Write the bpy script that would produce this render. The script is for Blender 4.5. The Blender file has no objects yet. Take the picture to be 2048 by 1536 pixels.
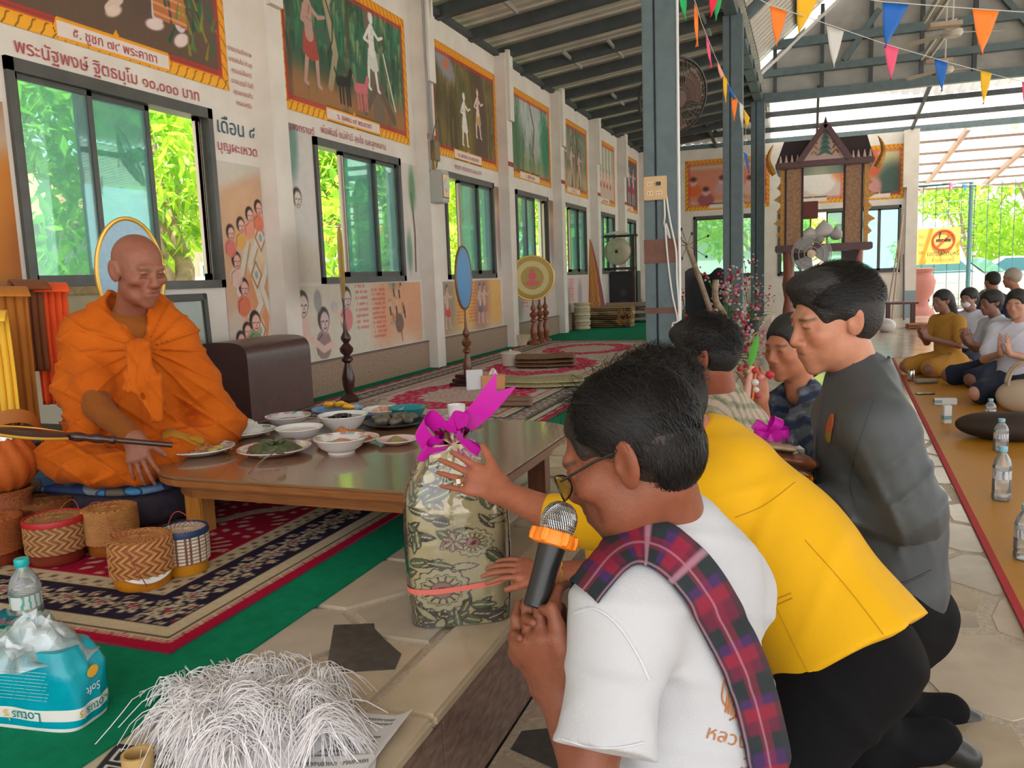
import bpy, bmesh, math, random
import numpy as np
from mathutils import Vector, Matrix, Quaternion
random.seed(7); RNG = np.random.default_rng(11)
SC = bpy.context.scene; COL = SC.collection
# ---------------------------------------------------------------- camera, sky, sun, exposure
CAM_H = 1.25; PLAT = 0.30            # eye height over the lower floor; height of the raised platform
CR = np.array([0.93864, 0.34286, -0.03628]); CF = np.array([-0.34488, 0.92956, -0.13022]); CU = np.cross(CR, CF)
FOC = 1620.0
cam = bpy.data.cameras.new('camera'); cam.sensor_width = 36; cam.lens = 36*FOC/2048; cam.clip_end = 300; cam.clip_start = .05
cam_o = bpy.data.objects.new('camera', cam); COL.objects.link(cam_o)
cam_o.matrix_world = Matrix(((CR[0], CU[0], -CF[0], 0), (CR[1], CU[1], -CF[1], 0), (CR[2], CU[2], -CF[2], CAM_H), (0, 0, 0, 1)))
SC.camera = cam_o
w = bpy.data.worlds.new('sky'); SC.world = w; w.use_nodes = True
w.node_tree.nodes['Background'].inputs[0].default_value = (.975, .985, 1, 1); w.node_tree.nodes['Background'].inputs[1].default_value = 1.0
sun = bpy.data.lights.new('sun', 'SUN'); sun.energy = 7.0; sun.angle = .03; sun.color = (1, .95, .85)
sun_o = bpy.data.objects.new('sun', sun); COL.objects.link(sun_o); sun_o.rotation_euler = (math.radians(20), math.radians(14), 0)
SC.view_settings.view_transform = 'Standard'; SC.view_settings.look = 'None'; SC.view_settings.gamma = 1; SC.view_settings.use_curve_mapping = False
SC.view_settings.exposure = 1.6
SC.cycles.max_bounces = 8; SC.cycles.diffuse_bounces = 5; SC.cycles.glossy_bounces = 4; SC.cycles.transparent_max_bounces = 12; SC.cycles.caustics_reflective = False; SC.cycles.caustics_refractive = False
SC.cycles.sample_clamp_indirect = 6
# ---------------------------------------------------------------- survey helpers: a sight line met with a known plane or distance gives a real point
def ray(x, y): return CR*(x-1024)/FOC - CU*(y-768)/FOC + CF
EYE = np.array([0, 0, CAM_H])
def at_z(x, y, z): d = ray(x, y); return EYE + d*(z-CAM_H)/d[2]
def at_x(x, y, X): d = ray(x, y); return EYE + d*X/d[0]
def at_y(x, y, Y): d = ray(x, y); return EYE + d*Y/d[1]
def at_d(x, y, D): return EYE + ray(x, y)*D
def unit(v): v = np.asarray(v, float); return v/np.linalg.norm(v)
# ---------------------------------------------------------------- materials
MATS = {}
def mat(name, col=(.8, .8, .8), rough=.6, metal=0, nscale=0, namt=.25, col2=None, bump=0, bscale=60, spec=.5, sub=0, attr=False, alpha=None, stretch=None, coat=0, trans=0, emit=0, sheen=0):
    if name in MATS: return MATS[name]
    m = bpy.data.materials.new(name); MATS[name] = m; m.use_nodes = True
    N = m.node_tree.nodes; L = m.node_tree.links; b = N['Principled BSDF']
    c4 = tuple(col[:3])+(1,)
    b.inputs['Base Color'].default_value = c4; b.inputs['Roughness'].default_value = rough; b.inputs['Metallic'].default_value = metal
    b.inputs['Specular IOR Level'].default_value = spec
    if sub: b.inputs['Subsurface Weight'].default_value = sub; b.inputs['Subsurface Radius'].default_value = (.012, .004, .002); b.inputs['Subsurface Scale'].default_value = 1
    if coat: b.inputs['Coat Weight'].default_value = coat; b.inputs['Coat Roughness'].default_value = .08
    if trans: b.inputs['Transmission Weight'].default_value = trans
    if sheen: b.inputs['Sheen Weight'].default_value = sheen
    if emit: b.inputs['Emission Color'].default_value = c4; b.inputs['Emission Strength'].default_value = emit
    tc = N.new('ShaderNodeTexCoord'); src = tc.outputs['Object']
    if stretch:
        mp = N.new('ShaderNodeMapping'); mp.inputs['Scale'].default_value = stretch; L.new(src, mp.inputs['Vector']); src = mp.outputs[0]
    base = None
    if attr:
        a = N.new('ShaderNodeAttribute'); a.attribute_name = 'Col'; base = a.outputs['Color']
    if nscale:
        t = N.new('ShaderNodeTexNoise'); t.inputs['Scale'].default_value = nscale; t.inputs['Detail'].default_value = 5; L.new(src, t.inputs['Vector'])
        rmp = N.new('ShaderNodeMapRange'); rmp.inputs[1].default_value = .3; rmp.inputs[2].default_value = .7; L.new(t.outputs['Fac'], rmp.inputs[0])
        mx = N.new('ShaderNodeMix'); mx.data_type = 'RGBA'
        c2 = col2 if col2 else tuple(max(0, c*(1-namt)) for c in col[:3])
        if base is not None:
            mx.blend_type = 'MULTIPLY'; L.new(base, mx.inputs['A']); v = 1-namt; mx.inputs['B'].default_value = (v, v, v, 1)
        else:
            mx.inputs['A'].default_value = c4; mx.inputs['B'].default_value = tuple(c2[:3])+(1,)
        L.new(rmp.outputs[0], mx.inputs['Factor']); base = mx.outputs['Result']
    if base is not None: L.new(base, b.inputs['Base Color'])
    if bump:
        t2 = N.new('ShaderNodeTexNoise'); t2.inputs['Scale'].default_value = bscale; t2.inputs['Detail'].default_value = 4; L.new(src, t2.inputs['Vector'])
        bp = N.new('ShaderNodeBump'); bp.inputs['Strength'].default_value = bump; bp.inputs['Distance'].default_value = .01; L.new(t2.outputs['Fac'], bp.inputs['Height']); L.new(bp.outputs[0], b.inputs['Normal'])
    return m
def clear_mat(name, tint=(1, 1, 1), refl=.5, rough=.03, opac=0.0, body=(.9, .9, .9)):
    """thin clear sheet: tinted see-through with a Fresnel mirror, partly milky"""
    if name in MATS: return MATS[name]
    m = bpy.data.materials.new(name); MATS[name] = m; m.use_nodes = True; N = m.node_tree.nodes; L = m.node_tree.links
    out = N['Material Output']; N.remove(N['Principled BSDF'])
    t = N.new('ShaderNodeBsdfTransparent'); t.inputs[0].default_value = tuple(tint)+(1,)
    g = N.new('ShaderNodeBsdfGlossy'); g.inputs['Roughness'].default_value = rough; g.inputs[0].default_value = (1, 1, 1, 1)
    fr = N.new('ShaderNodeFresnel'); fr.inputs[0].default_value = 1.5
    mu = N.new('ShaderNodeMath'); mu.operation = 'MULTIPLY'; mu.inputs[1].default_value = refl*2; mu.use_clamp = True; L.new(fr.outputs[0], mu.inputs[0])
    s = t.outputs[0]
    if opac:
        d = N.new('ShaderNodeBsdfDiffuse'); d.inputs[0].default_value = tuple(body)+(1,); mxo = N.new('ShaderNodeMixShader'); mxo.inputs[0].default_value = opac
        L.new(s, mxo.inputs[1]); L.new(d.outputs[0], mxo.inputs[2]); s = mxo.outputs[0]
    mx = N.new('ShaderNodeMixShader'); L.new(mu.outputs[0], mx.inputs[0]); L.new(s, mx.inputs[1]); L.new(g.outputs[0], mx.inputs[2]); L.new(mx.outputs[0], out.inputs[0])
    return m
# ---------------------------------------------------------------- objects
def link(name, me, m=None, parent=None, smooth=False):
    o = bpy.data.objects.new(name, me); COL.objects.link(o)
    if m is not None: me.materials.append(m)
    if parent is not None: o.parent = parent
    if smooth:
        for p in me.polygons: p.use_smooth = True
    return o
def tag(o, label=None, cat=None, group=None, kind=None):
    if label: o['label'] = label
    if cat: o['category'] = cat
    if group: o['group'] = group
    if kind: o['kind'] = kind
    return o
def thing(name, label, cat, loc=(0, 0, 0), rz=0, group=None):
    o = bpy.data.objects.new(name, None); COL.objects.link(o); o.location = tuple(map(float, loc)); o.rotation_euler = (0, 0, rz); o.empty_display_size = .05
    return tag(o, label, cat, group)
def dup(o, loc=None, rz=None, label=None, group=None, parent=None):
    c = o.copy(); COL.objects.link(c)
    if parent is not None: c.parent = parent
    if loc is not None: c.location = tuple(map(float, loc))
    if rz is not None: c.rotation_euler = (0, 0, rz)
    if label: c['label'] = label
    if group: c['group'] = group
    for ch in list(o.children): dup(ch, parent=c)
    return c
class MB:
    """collects simple shapes, then links them as one mesh"""
    def __init__(s): s.v = []; s.f = []; s.c = []
    def add(s, v, f):
        n = len(s.v); s.v += [tuple(map(float, p)) for p in v]; s.f += [tuple(i+n for i in q) for q in f]; return s
    def box(s, lo, hi, M=None):
        (a, b, c), (d, e, g) = lo, hi
        v = [(a, b, c), (d, b, c), (d, e, c), (a, e, c), (a, b, g), (d, b, g), (d, e, g), (a, e, g)]
        if M is not None: v = [M @ Vector(p) for p in v]
        return s.add(v, [(0, 3, 2, 1), (4, 5, 6, 7), (0, 1, 5, 4), (1, 2, 6, 5), (2, 3, 7, 6), (3, 0, 4, 7)])
    def beam(s, a, b, w, h, up=(0, 0, 1)):
        a = np.array(a, float); b = np.array(b, float); t = unit(b-a); x = np.cross(t, up)
        x = unit(x) if np.linalg.norm(x) > 1e-4 else np.array([1., 0, 0]); y = np.cross(x, t)
        v = [p+x*i*w/2+y*j*h/2 for p in (a, b) for i, j in ((-1, -1), (1, -1), (1, 1), (-1, 1))]
        return s.add(v, [(0, 1, 2, 3), (7, 6, 5, 4), (0, 4, 5, 1), (1, 5, 6, 2), (2, 6, 7, 3), (3, 7, 4, 0)])
    def tube(s, pts, r, n=8, closed=False, caps=True):
        pts = [np.array(p, float) for p in pts]; k = len(pts); rr = r if hasattr(r, '__len__') else [r]*k
        base = len(s.v); prev = None
        for i, p in enumerate(pts):
            if closed: t = unit(pts[(i+1) % k]-pts[i-1])
            else: t = unit(pts[min(i+1, k-1)]-pts[max(i-1, 0)])
            if prev is None: x = np.cross(t, (0, 0, 1)); x = np.cross(t, (0, 1, 0)) if np.linalg.norm(x) < .1 else x
            else: x = prev-t*np.dot(prev, t)
            x = unit(x); prev = x; y = np.cross(t, x)
            for j in range(n):
                a = 2*math.pi*j/n; s.v.append(tuple(p+(x*math.cos(a)+y*math.sin(a))*rr[i]))
        for i in range(k if closed else k-1):
            for j in range(n):
                a = base+i*n+j; b = base+i*n+(j+1) % n; c = base+((i+1) % k)*n; s.f.append((a, b, c+(j+1) % n, c+j))
        if caps and not closed:
            s.f.append(tuple(base+j for j in range(n))[::-1]); s.f.append(tuple(base+(k-1)*n+j for j in range(n)))
        return s
    def lathe(s, prof, n=24, c=(0, 0, 0), sx=1, sy=1, M=None, caps=True):
        base = len(s.v); k = len(prof)
        for r, z in prof:
            for j in range(n):
                a = 2*math.pi*j/n; p = (c[0]+r*math.cos(a)*sx, c[1]+r*math.sin(a)*sy, c[2]+z); s.v.append(tuple(M @ Vector(p)) if M is not None else p)
        for i in range(k-1):
            for j in range(n):
                a = base+i*n+j; b = base+i*n+(j+1) % n; s.f.append((a, b, b+n, a+n))
        if caps and prof[0][0] > 1e-5: s.f.append(tuple(base+j for j in range(n))[::-1])
        if caps and prof[-1][0] > 1e-5: s.f.append(tuple(base+(k-1)*n+j for j in range(n)))
        return s
    def prism(s, pts, a, b, axis='z', M=None):
        """outline extruded from a to b along an axis"""
        n = len(pts)
        def P(p, t):
            q = {'z': (p[0], p[1], t), 'x': (t, p[0], p[1]), 'y': (p[0], t, p[1])}[axis]
            return M @ Vector(q) if M is not None else q
        v = [P(p, a) for p in pts]+[P(p, b) for p in pts]
        return s.add(v, [tuple(range(n))[::-1], tuple(range(n, 2*n))]+[(i, (i+1) % n, n+(i+1) % n, n+i) for i in range(n)])
    def grid(s, fn, nu, nv, wrapu=False):
        base = len(s.v); U = nu if wrapu else nu+1
        for j in range(nv+1):
            for i in range(U): s.v.append(tuple(map(float, fn(i/nu, j/nv))))
        for j in range(nv):
            for i in range(nu):
                a = base+j*U+i; b = base+j*U+(i+1) % U if wrapu else a+1; s.f.append((a, b, b+U, a+U))
        return s
    def mesh(s, name='m'):
        me = bpy.data.meshes.new(name); me.from_pydata(s.v, [], s.f); me.update(); return me
    def build(s, name, m, parent=None, smooth=False, fix=True, sharp=None, bevel=0):
        me = s.mesh(name)
        if fix or bevel:
            bm = bmesh.new(); bm.from_mesh(me); bmesh.ops.recalc_face_normals(bm, faces=bm.faces)
            if bevel: bmesh.ops.bevel(bm, geom=[e for e in bm.edges if len(e.link_faces) == 2 and e.calc_face_angle(0) > .6], offset=bevel, segments=2, affect='EDGES')
            bm.to_mesh(me); bm.free()
        o = link(name, me, m, parent, smooth)
        if smooth:
            try: me.set_sharp_from_angle(angle=sharp if sharp else .7)
            except Exception: pass
        return o
def colored(name, V, F, colors, m, parent=None, smooth=True):
    me = bpy.data.meshes.new(name); nv = len(V); F = np.asarray(F, np.int32)
    me.vertices.add(nv); me.vertices.foreach_set('co', np.asarray(V, np.float32).ravel())
    k = F.shape[1]; me.loops.add(F.size); me.loops.foreach_set('vertex_index', F.ravel()); me.polygons.add(len(F)); me.polygons.foreach_set('loop_start', np.arange(0, F.size, k, dtype=np.int32))
    me.polygons.foreach_set('use_smooth', np.full(len(F), smooth)); me.update(calc_edges=True); me.validate()
    if colors is not None:
        at = me.color_attributes.new('Col', 'FLOAT_COLOR', 'POINT'); c = np.ones((nv, 4), np.float32); c[:, :3] = colors; at.data.foreach_set('color', c.ravel())
    return link(name, me, m, parent)
def text_mesh(s, size, name='lettering'):
    cu = bpy.data.curves.new(name, 'FONT'); cu.body = s; cu.size = size; cu.align_x = 'CENTER'; cu.resolution_u = 3
    o = bpy.data.objects.new(name, cu); COL.objects.link(o); dg = bpy.context.evaluated_depsgraph_get(); dg.update()
    me = bpy.data.meshes.new_from_object(o.evaluated_get(dg)); bpy.data.objects.remove(o); bpy.data.curves.remove(cu); return me
def lettering(s, size, M, m, parent, name='lettering', sx=1):
    me = text_mesh(s, size); co = [tuple(v.co) for v in me.vertices]; fs = sorted([tuple(p.vertices) for p in me.polygons], key=lambda f: min(co[i][0] for i in f)); words = []; right = -1e9
    for f in fs:                                     # one object for each word
        if min(co[i][0] for i in f) > right+.16*size: words.append([])
        words[-1].append(f); right = max(right, max(co[i][0] for i in f))
    for w_ in words:
        ix = sorted({i for f in w_ for i in f}); k = {j: n for n, j in enumerate(ix)}; w2 = bpy.data.meshes.new(name); w2.from_pydata([co[i] for i in ix], [], [tuple(k[i] for i in f) for f in w_]); w2.transform(M @ Matrix.Diagonal((sx, 1, 1, 1))); o = link(name, w2, m, parent)
    return o
# ---------------------------------------------------------------- rounded bodies: distance fields blended smoothly and meshed by surface nets
def frame(y, z):
    """3x3 with columns x,y,z from a forward and an approximate up"""
    y = unit(y); x = unit(np.cross(y, z)); z = np.cross(x, y); return np.stack([x, y, z], 1)
class Body:
    def __init__(s): s.p = []
    def _add(s, fn, c, rad, k, op): s.p.append((fn, np.asarray(c, np.float32), float(rad), float(k), op)); return s
    def cone(s, a, b, r0, r1, k=.02, op=1):
        a = np.asarray(a, np.float32); b = np.asarray(b, np.float32); ba = b-a; L = float(ba@ba)+1e-9
        def fn(P):
            q = P-a; h = q@ba; t = np.clip(h/L, 0, 1); return np.sqrt(np.maximum(np.einsum('ij,ij->i', q, q)-2*t*h+t*t*L, 0))-(r0+(r1-r0)*t)
        return s._add(fn, (a+b)/2, math.sqrt(L)/2+max(r0, r1), k, op)
    def chain(s, pts, rs, k=.02, op=1):
        for i in range(len(pts)-1): s.cone(pts[i], pts[i+1], rs[i], rs[i+1], k if i == 0 else min(k, min(rs[i], rs[i+1])*.5), op)
        return s
    def ell(s, c, r, R=None, k=.02, op=1):
        c = np.asarray(c, np.float32); r = np.asarray(r, np.float32); R = np.eye(3, dtype=np.float32) if R is None else np.asarray(R, np.float32)
        def fn(P):
            q = (P-c)@R/r; k0 = np.sqrt(np.einsum('ij,ij->i', q, q)); q = q/r; k1 = np.sqrt(np.einsum('ij,ij->i', q, q))+1e-9; return k0*(k0-1)/k1
        return s._add(fn, c, r.max(), k, op)
    def eseg(s, a, b, w, ra, rb, k=.03, op=1, flat=0):
        """flattened limb from a to b; w = width axis, ra/rb = (half width, half thickness)"""
        a = np.asarray(a, np.float32); b = np.asarray(b, np.float32); t = unit(b-a).astype(np.float32); L = float(np.linalg.norm(b-a))
        w = np.asarray(w, float); w = unit(w-t*np.dot(w, t)).astype(np.float32); n = np.cross(t, w)
        def fn(P):
            q = P-a; h = q@t; u = np.clip(h/L, 0, 1); rw = ra[0]+(rb[0]-ra[0])*u; rn = ra[1]+(rb[1]-ra[1])*u; e = h-u*L; m = np.minimum(rw, rn)
            if flat == 2: e = np.minimum(e, 0)          # flat at the far end only
            r = (np.sqrt((q@w/rw)**2+(q@n/rn)**2+(0 if flat == 1 else (e/m)**2))-1)*m
            if flat == 1: r = np.maximum(r, np.abs(h-L/2)-L/2)
            if flat == 2: r = np.maximum(r, h-L)
            return r
        return s._add(fn, (a+b)/2, L/2+max(ra+rb), k, op)
    def half(s, p, n, k=.01, op=-1):
        """cut away everything on the n side of p"""
        p = np.asarray(p, np.float32); n = unit(n).astype(np.float32)
        def fn(P): return -((P-p)@n)
        return s._add(fn, p, 1e3, k, op)
    def eval(s, P, prims=None):
        d = np.full(len(P), .12, np.float32)
        for fn, c, rad, k, op in (s.p if prims is None else prims):
            e = fn(P)
            if op > 0:
                h = np.maximum(k-np.abs(d-e), 0)/k; d = np.minimum(d, e)-h*h*k*.25
            else:
                e = -e; h = np.maximum(k-np.abs(d-e), 0)/k; d = np.maximum(d, e)+h*h*k*.25
        return d
    def mesh(s, vox, disp=None, dmax=0.0):
        """-> vertices, quads"""
        pos = [(c, r) for fn, c, r, k, op in s.p if op > 0]
        lo = np.min([c-r for c, r in pos], 0)-3*vox-.01; hi = np.max([c+r for c, r in pos], 0)+3*vox+.01
        B = 14; bs = B*vox; nb = np.ceil((hi-lo)/bs).astype(int)+1
        I = np.stack(np.meshgrid(*[np.arange(n) for n in nb], indexing='ij'), -1).reshape(-1, 3)
        ctr = (lo+(I+.5)*bs).astype(np.float32); hd = bs*.5*math.sqrt(3)
        keep = np.abs(s.eval(ctr)) < hd*1.15+dmax+.008
        I = I[keep]; ctr = ctr[keep]
        g = np.stack(np.meshgrid(*[np.arange(-1, B+1)]*3, indexing='ij'), -1).reshape(-1, 3).astype(np.float32); G = B+2
        big = nb*B+4; cid = lambda q: (q[..., 0]*big[1]+q[..., 1])*big[2]+q[..., 2]
        ids = []; vs = []; fs = []
        pc = np.array([p[1] for p in s.p]); near = np.sqrt(((ctr[:, None]-pc[None])**2).sum(-1)) < np.array([p[2]+hd+p[3]+2*vox+dmax for p in s.p])[None]
        for bi, nz in zip(I, near):
            pr = [s.p[i] for i in np.flatnonzero(nz)]
            if not any(p[4] > 0 for p in pr): continue
            P = (lo+(bi*B+g)*vox).astype(np.float32); d = s.eval(P, pr)
            if disp is not None:
                nr = np.abs(d) < dmax+2.5*vox
                if nr.any(): d[nr] += disp(P[nr])
            d = d.reshape(G, G, G)
            if d.min() > 0 or d.max() < 0: continue
            sg = d < 0
            c8 = [(i, j, k) for i in (0, 1) for j in (0, 1) for k in (0, 1)]
            D = np.stack([d[i:G-1+i, j:G-1+j, k:G-1+k] for i, j, k in c8], -1)   # cells -1..B-1
            SG = D < 0; act = SG.any(-1) & ~SG.all(-1)
            own = act.copy(); own[0] = 0; own[:, 0] = 0; own[:, :, 0] = 0
            q = np.argwhere(own)
            if len(q):
                dd = D[own]; acc = np.zeros((len(q), 3)); n = np.zeros(len(q)); off = np.array(c8, float)
                for a in range(8):
                    for b in range(a+1, 8):
                        if bin(a ^ b).count('1') != 1: continue
                        x = (dd[:, a] < 0) != (dd[:, b] < 0)
                        if not x.any(): continue
                        t = np.where(x, dd[:, a]/np.where(x, dd[:, a]-dd[:, b], 1), 0); pt = off[a]+(off[b]-off[a])*t[:, None]
                        acc += np.where(x[:, None], pt, 0); n += x
                gq = bi*B+q-1
                vs.append(lo+(gq+acc/n[:, None])*vox); ids.append(cid(gq+1))
            # quads for lattice edges owned by this block (corner index 0..B-1)
            for ax in range(3):
                e = np.eye(3, dtype=int)[ax]
                A = sg[1:B+1, 1:B+1, 1:B+1]; Bq = sg[1+e[0]:B+1+e[0], 1+e[1]:B+1+e[1], 1+e[2]:B+1+e[2]]
                x = np.argwhere(A != Bq)
                if not len(x): continue
                fl = A[tuple(x.T)]; u = np.eye(3, dtype=int)[(ax+1) % 3]; v = np.eye(3, dtype=int)[(ax+2) % 3]
                c = bi*B+x+1
                qd = np.stack([cid(c-u-v), cid(c-v), cid(c), cid(c-u)], 1); qd[~fl] = qd[~fl][:, ::-1]; fs.append(qd)
        ids = np.concatenate(ids); vs = np.concatenate(vs); fs = np.concatenate(fs)
        o = np.argsort(ids); ids = ids[o]; vs = vs[o]; ix = np.searchsorted(ids, fs); ix = np.clip(ix, 0, len(ids)-1)
        good = (ids[ix] == fs).all(1); return vs, ix[good]
def relax(V, F, it=1, lam=.5):
    e = np.concatenate([F[:, [0, 1]], F[:, [1, 2]], F[:, [2, 3]], F[:, [3, 0]]]); n = len(V)
    for _ in range(it):
        acc = np.zeros_like(V); c = np.bincount(e[:, 0], minlength=n)+np.bincount(e[:, 1], minlength=n)
        for k in range(3): acc[:, k] = np.bincount(e[:, 0], V[e[:, 1], k], n)+np.bincount(e[:, 1], V[e[:, 0], k], n)
        V = V+(acc/np.maximum(c, 1)[:, None]-V)*lam
    return V
def smoothstep(a, b, x): t = np.clip((x-a)/(b-a), 0, 1); return t*t*(3-2*t)
def vnoise(P, f, seed=0):
    """cheap smooth noise in -1..1"""
    r = np.random.default_rng(seed); d = np.zeros(len(P))
    for i in range(5):
        k = r.normal(size=3); k = k/np.linalg.norm(k)*f*(.7+.6*r.random()); d = d+np.sin(P@k+r.random()*6.28)
    return d/3
SKIN_IN = .5
def add_head(b, T, c, s=1.0, full=True, nose=1.0, age=0.0, round_=1.0, ears=1.0):
    """head in a frame T (x to the person's left... columns x,y=face,z=up) centred at c"""
    p = lambda x, y, z: c+T@np.array([x, y, z])*s
    E = lambda x, y, z, a, bb, d, k=.02, op=1, R=None: b.ell(p(x, y, z), np.array([a, bb, d])*s, T if R is None else T@R, k*s, op)
    E(0, -.014, .036, .0755, .096, .084)
    E(0, .028, -.03, .062*round_, .062, .084, .03)
    E(0, .022, -.066, .054*round_, .054, .044, .03)
    E(0, .074, -.103, .019, .016, .017, .03)
    if full:
        b.cone(p(-.034, .082, .023), p(.034, .082, .023), .0105*s, .0105*s, .02*s)
        for q in (-1, 1):
            E(q*.044, .058, -.022, .022, .026, .02, .025)
            E(q*.031, .103, .004, .0155, .0135, .0095, .012, -1)
            E(q*.031, .0765, .003, .0135, .0125, .0115, .003)
            b.cone(p(q*.017, .0875, .0045), p(q*.031, .0905, .009), .0026*s, .0032*s, .004*s); b.cone(p(q*.031, .0905, .009), p(q*.046, .081, .0035), .0032*s, .0026*s, .004*s)
            b.cone(p(q*.018, .0865, -.006), p(q*.043, .0815, -.006), .003*s, .0028*s, .006*s)
        b.cone(p(0, .088, .012), p(0, .107, -.029), .0075*s, .0115*s*nose, .014*s)
        for q in (-1, 1): E(q*.0125*nose, .1, -.034, .0085*nose, .011, .0075, .007)
        E(0, .082, -.062, .028, .019, .026, .02)
        b.cone(p(-.017, .093, -.0575), p(.017, .093, -.0575), .0052*s, .0052*s, .006*s); b.cone(p(-.015, .0925, -.069), p(.015, .0925, -.069), .0062*s, .0062*s, .006*s)
        b.cone(p(-.024, .099, -.0628), p(.024, .099, -.0628), .0022*s, .0022*s, .004*s, -1)
        if age:
            for q in (-1, 1):
                b.cone(p(q*.02, .104, -.035), p(q*.036, .088, -.07), .003*s, .003*s, .008*s, -1)
                E(q*.05, .07, -.06, .014, .014, .018, .02, -1)
                b.cone(p(q*.02, .09, -.013), p(q*.042, .084, -.012), .0025*s, .0025*s, .006*s, -1)
            for z in (.04, .052, .064): b.cone(p(-.036, .089-.35*(z-.04), z), p(.036, .089-.35*(z-.04), z), .0016*s, .0016*s, .004*s, -1)
    for q in (-1, 1):
        a = .28; R = np.array([[1, 0, 0], [0, math.cos(a), -math.sin(a)], [0, math.sin(a), math.cos(a)]])
        Rz = lambda t: np.array([[math.cos(t), -math.sin(t), 0], [math.sin(t), math.cos(t), 0], [0, 0, 1]])
        RR = Rz(q*.45)@R
        E(q*.081, -.012, -.004, .0075*ears, .019*ears, .034*ears, .006, 1, RR)
        E(q*.091, -.006, .002, .0065*ears, .0115*ears, .022*ears, .004, -1, RR)
        E(q*.078, .002, -.006, .005, .006, .008, .004)
    return p
def head_paint(V, T, c, s, skin, lips=(.42, .16, .13), brow=(.03, .02, .018), white=(.75, .7, .66), stubble=0, eyes=1):
    q = (V-c)@T/s; x, y, z = q.T; ax = np.abs(x); col = np.tile(np.array(skin, float), (len(V), 1))
    def mixc(m, c2): m = np.clip(m, 0, 1)[:, None]; col[:] = col*(1-m)+np.array(c2)*m
    front = smoothstep(.05, .07, y)
    mixc(.55*front*np.exp(-((x/.022)**2+((z+.063)/.0105)**2)**2), lips)
    mixc(.25*np.exp(-((ax-.045)/.025)**2-((z+.022)/.022)**2)*front, (skin[0]*1.15, skin[1]*.7, skin[2]*.65))
    mixc(.3*np.exp(-(x/.016)**2-((z+.03)/.015)**2)*front, (skin[0]*1.1, skin[1]*.75, skin[2]*.7))
    if eyes:
        arc = .0235-.12*np.maximum(ax-.031, 0)
        mixc(.85*front*smoothstep(.013, .018, ax)*(1-smoothstep(.047, .053, ax))*np.exp(-((z-arc)/.0042)**2), brow)
        mixc(.8*front*np.exp(-((ax-.031)/.0135)**4-((z-.0015)/.0026)**2), (.05, .03, .025))
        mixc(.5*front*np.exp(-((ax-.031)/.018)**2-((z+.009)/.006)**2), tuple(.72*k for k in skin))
    if stubble: mixc(stubble*smoothstep(-.04, -.06, z)*smoothstep(.0, .05, y), tuple(.5*k for k in skin))
    mixc(.35*smoothstep(.083, .09, ax)*np.exp(-((z)/.04)**2-((y+.01)/.03)**2), (skin[0]*.8, skin[1]*.5, skin[2]*.45))
    return col
def add_hand(b, w, d, n, s=1.0, curl=(.3, .35, .35, .4, .45), spread=.12, thumb=(.55, .2), side=1, sp=None, bend2=None):
    """hand from wrist w; d = along the fingers, n = back of the hand; side=+1 thumb on cross(d,n) side. curl: thumb, index..little (radians per joint)"""
    d = unit(d); n = unit(n-d*np.dot(n, d)); t = np.cross(d, n)*side
    b.eseg(w+d*.012*s, w+d*.082*s, t, (.028*s, .016*s), (.04*s, .0135*s), .02*s)
    b.cone(w+d*.01*s+t*.02*s, w+d*.045*s+t*.032*s-n*.006*s, .018*s, .014*s, .02*s)
    L = [(.044, .027, .022), (.049, .031, .024), (.046, .029, .023), (.037, .021, .02)]; R = [.0088, .0091, .0086, .0077]
    for i in range(4):
        o = (.031-.0205*i)*s; base = w+d*(.085-.004*abs(i-1))*s+t*o; ang = (1.2-i)*spread*(1 if sp is None else sp)
        dd = unit(d*math.cos(ang)+t*math.sin(ang)); pt = base; a = 0; pts = [base-dd*.012*s, base]; rr = [R[i]*1.1*s, R[i]*1.1*s]
        for j in range(3):
            a += curl[i+1]*(1 if bend2 is None or j == 0 else bend2); q = dd*math.cos(a)-n*math.sin(a); pt = pt+q*L[i][j]*s; pts.append(pt); rr.append(R[i]*(1-.1*(j+1))*s)
        b.chain(pts, rr, .007*s)
    th = unit(d*math.cos(thumb[0])+t*math.sin(thumb[0])-n*thumb[1]); p0 = w+d*.03*s+t*.03*s; pts = [p0]; q = th
    for j, l in enumerate((.036, .03, .026)):
        q = unit(q+(d*.5-n*.6-t*.3)*curl[0]*(j > 0)); pts.append(pts[-1]+q*l*s)
    b.chain(pts, [.014*s, .0115*s, .0105*s, .0085*s], .012*s)
def skin_mat(): return mat('skin', rough=.48, attr=True, nscale=45, namt=.16, bump=.12, bscale=220, sub=.12, spec=.4)
# ================================================================ THE SETTING
XW = -3.955; YF = 20.83; EAVE = 4.16
M_wall = mat('limewash', (.74, .70, .64), .85, nscale=3.5, col2=(.65, .60, .54), bump=.1, bscale=30)
M_steel = mat('blue_grey_paint', (.115, .165, .18), .5, nscale=9, col2=(.085, .125, .14), bump=.05, bscale=40)
M_dark = mat('dark_steel_paint', (.035, .045, .05), .6, nscale=6, col2=(.06, .07, .075))
M_galv = mat('galvanised_sheet', (.62, .60, .55), .34, metal=.3, nscale=2.5, col2=(.74, .72, .67), bump=.05, bscale=12)
M_gran = mat('pink_granite', (.40, .28, .19), .5, nscale=55, col2=(.22, .14, .10))
M_alu = mat('bronze_aluminium', (.055, .055, .05), .4, nscale=8, col2=(.08, .078, .07))
M_tan = mat('tan_aluminium', (.45, .37, .29), .4)
M_glass = clear_mat('green_tinted_glass', (.62, .90, .87), .24, .01, .24, (.42, .66, .66))
def struct(o): o['kind'] = 'structure'; return o
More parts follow.
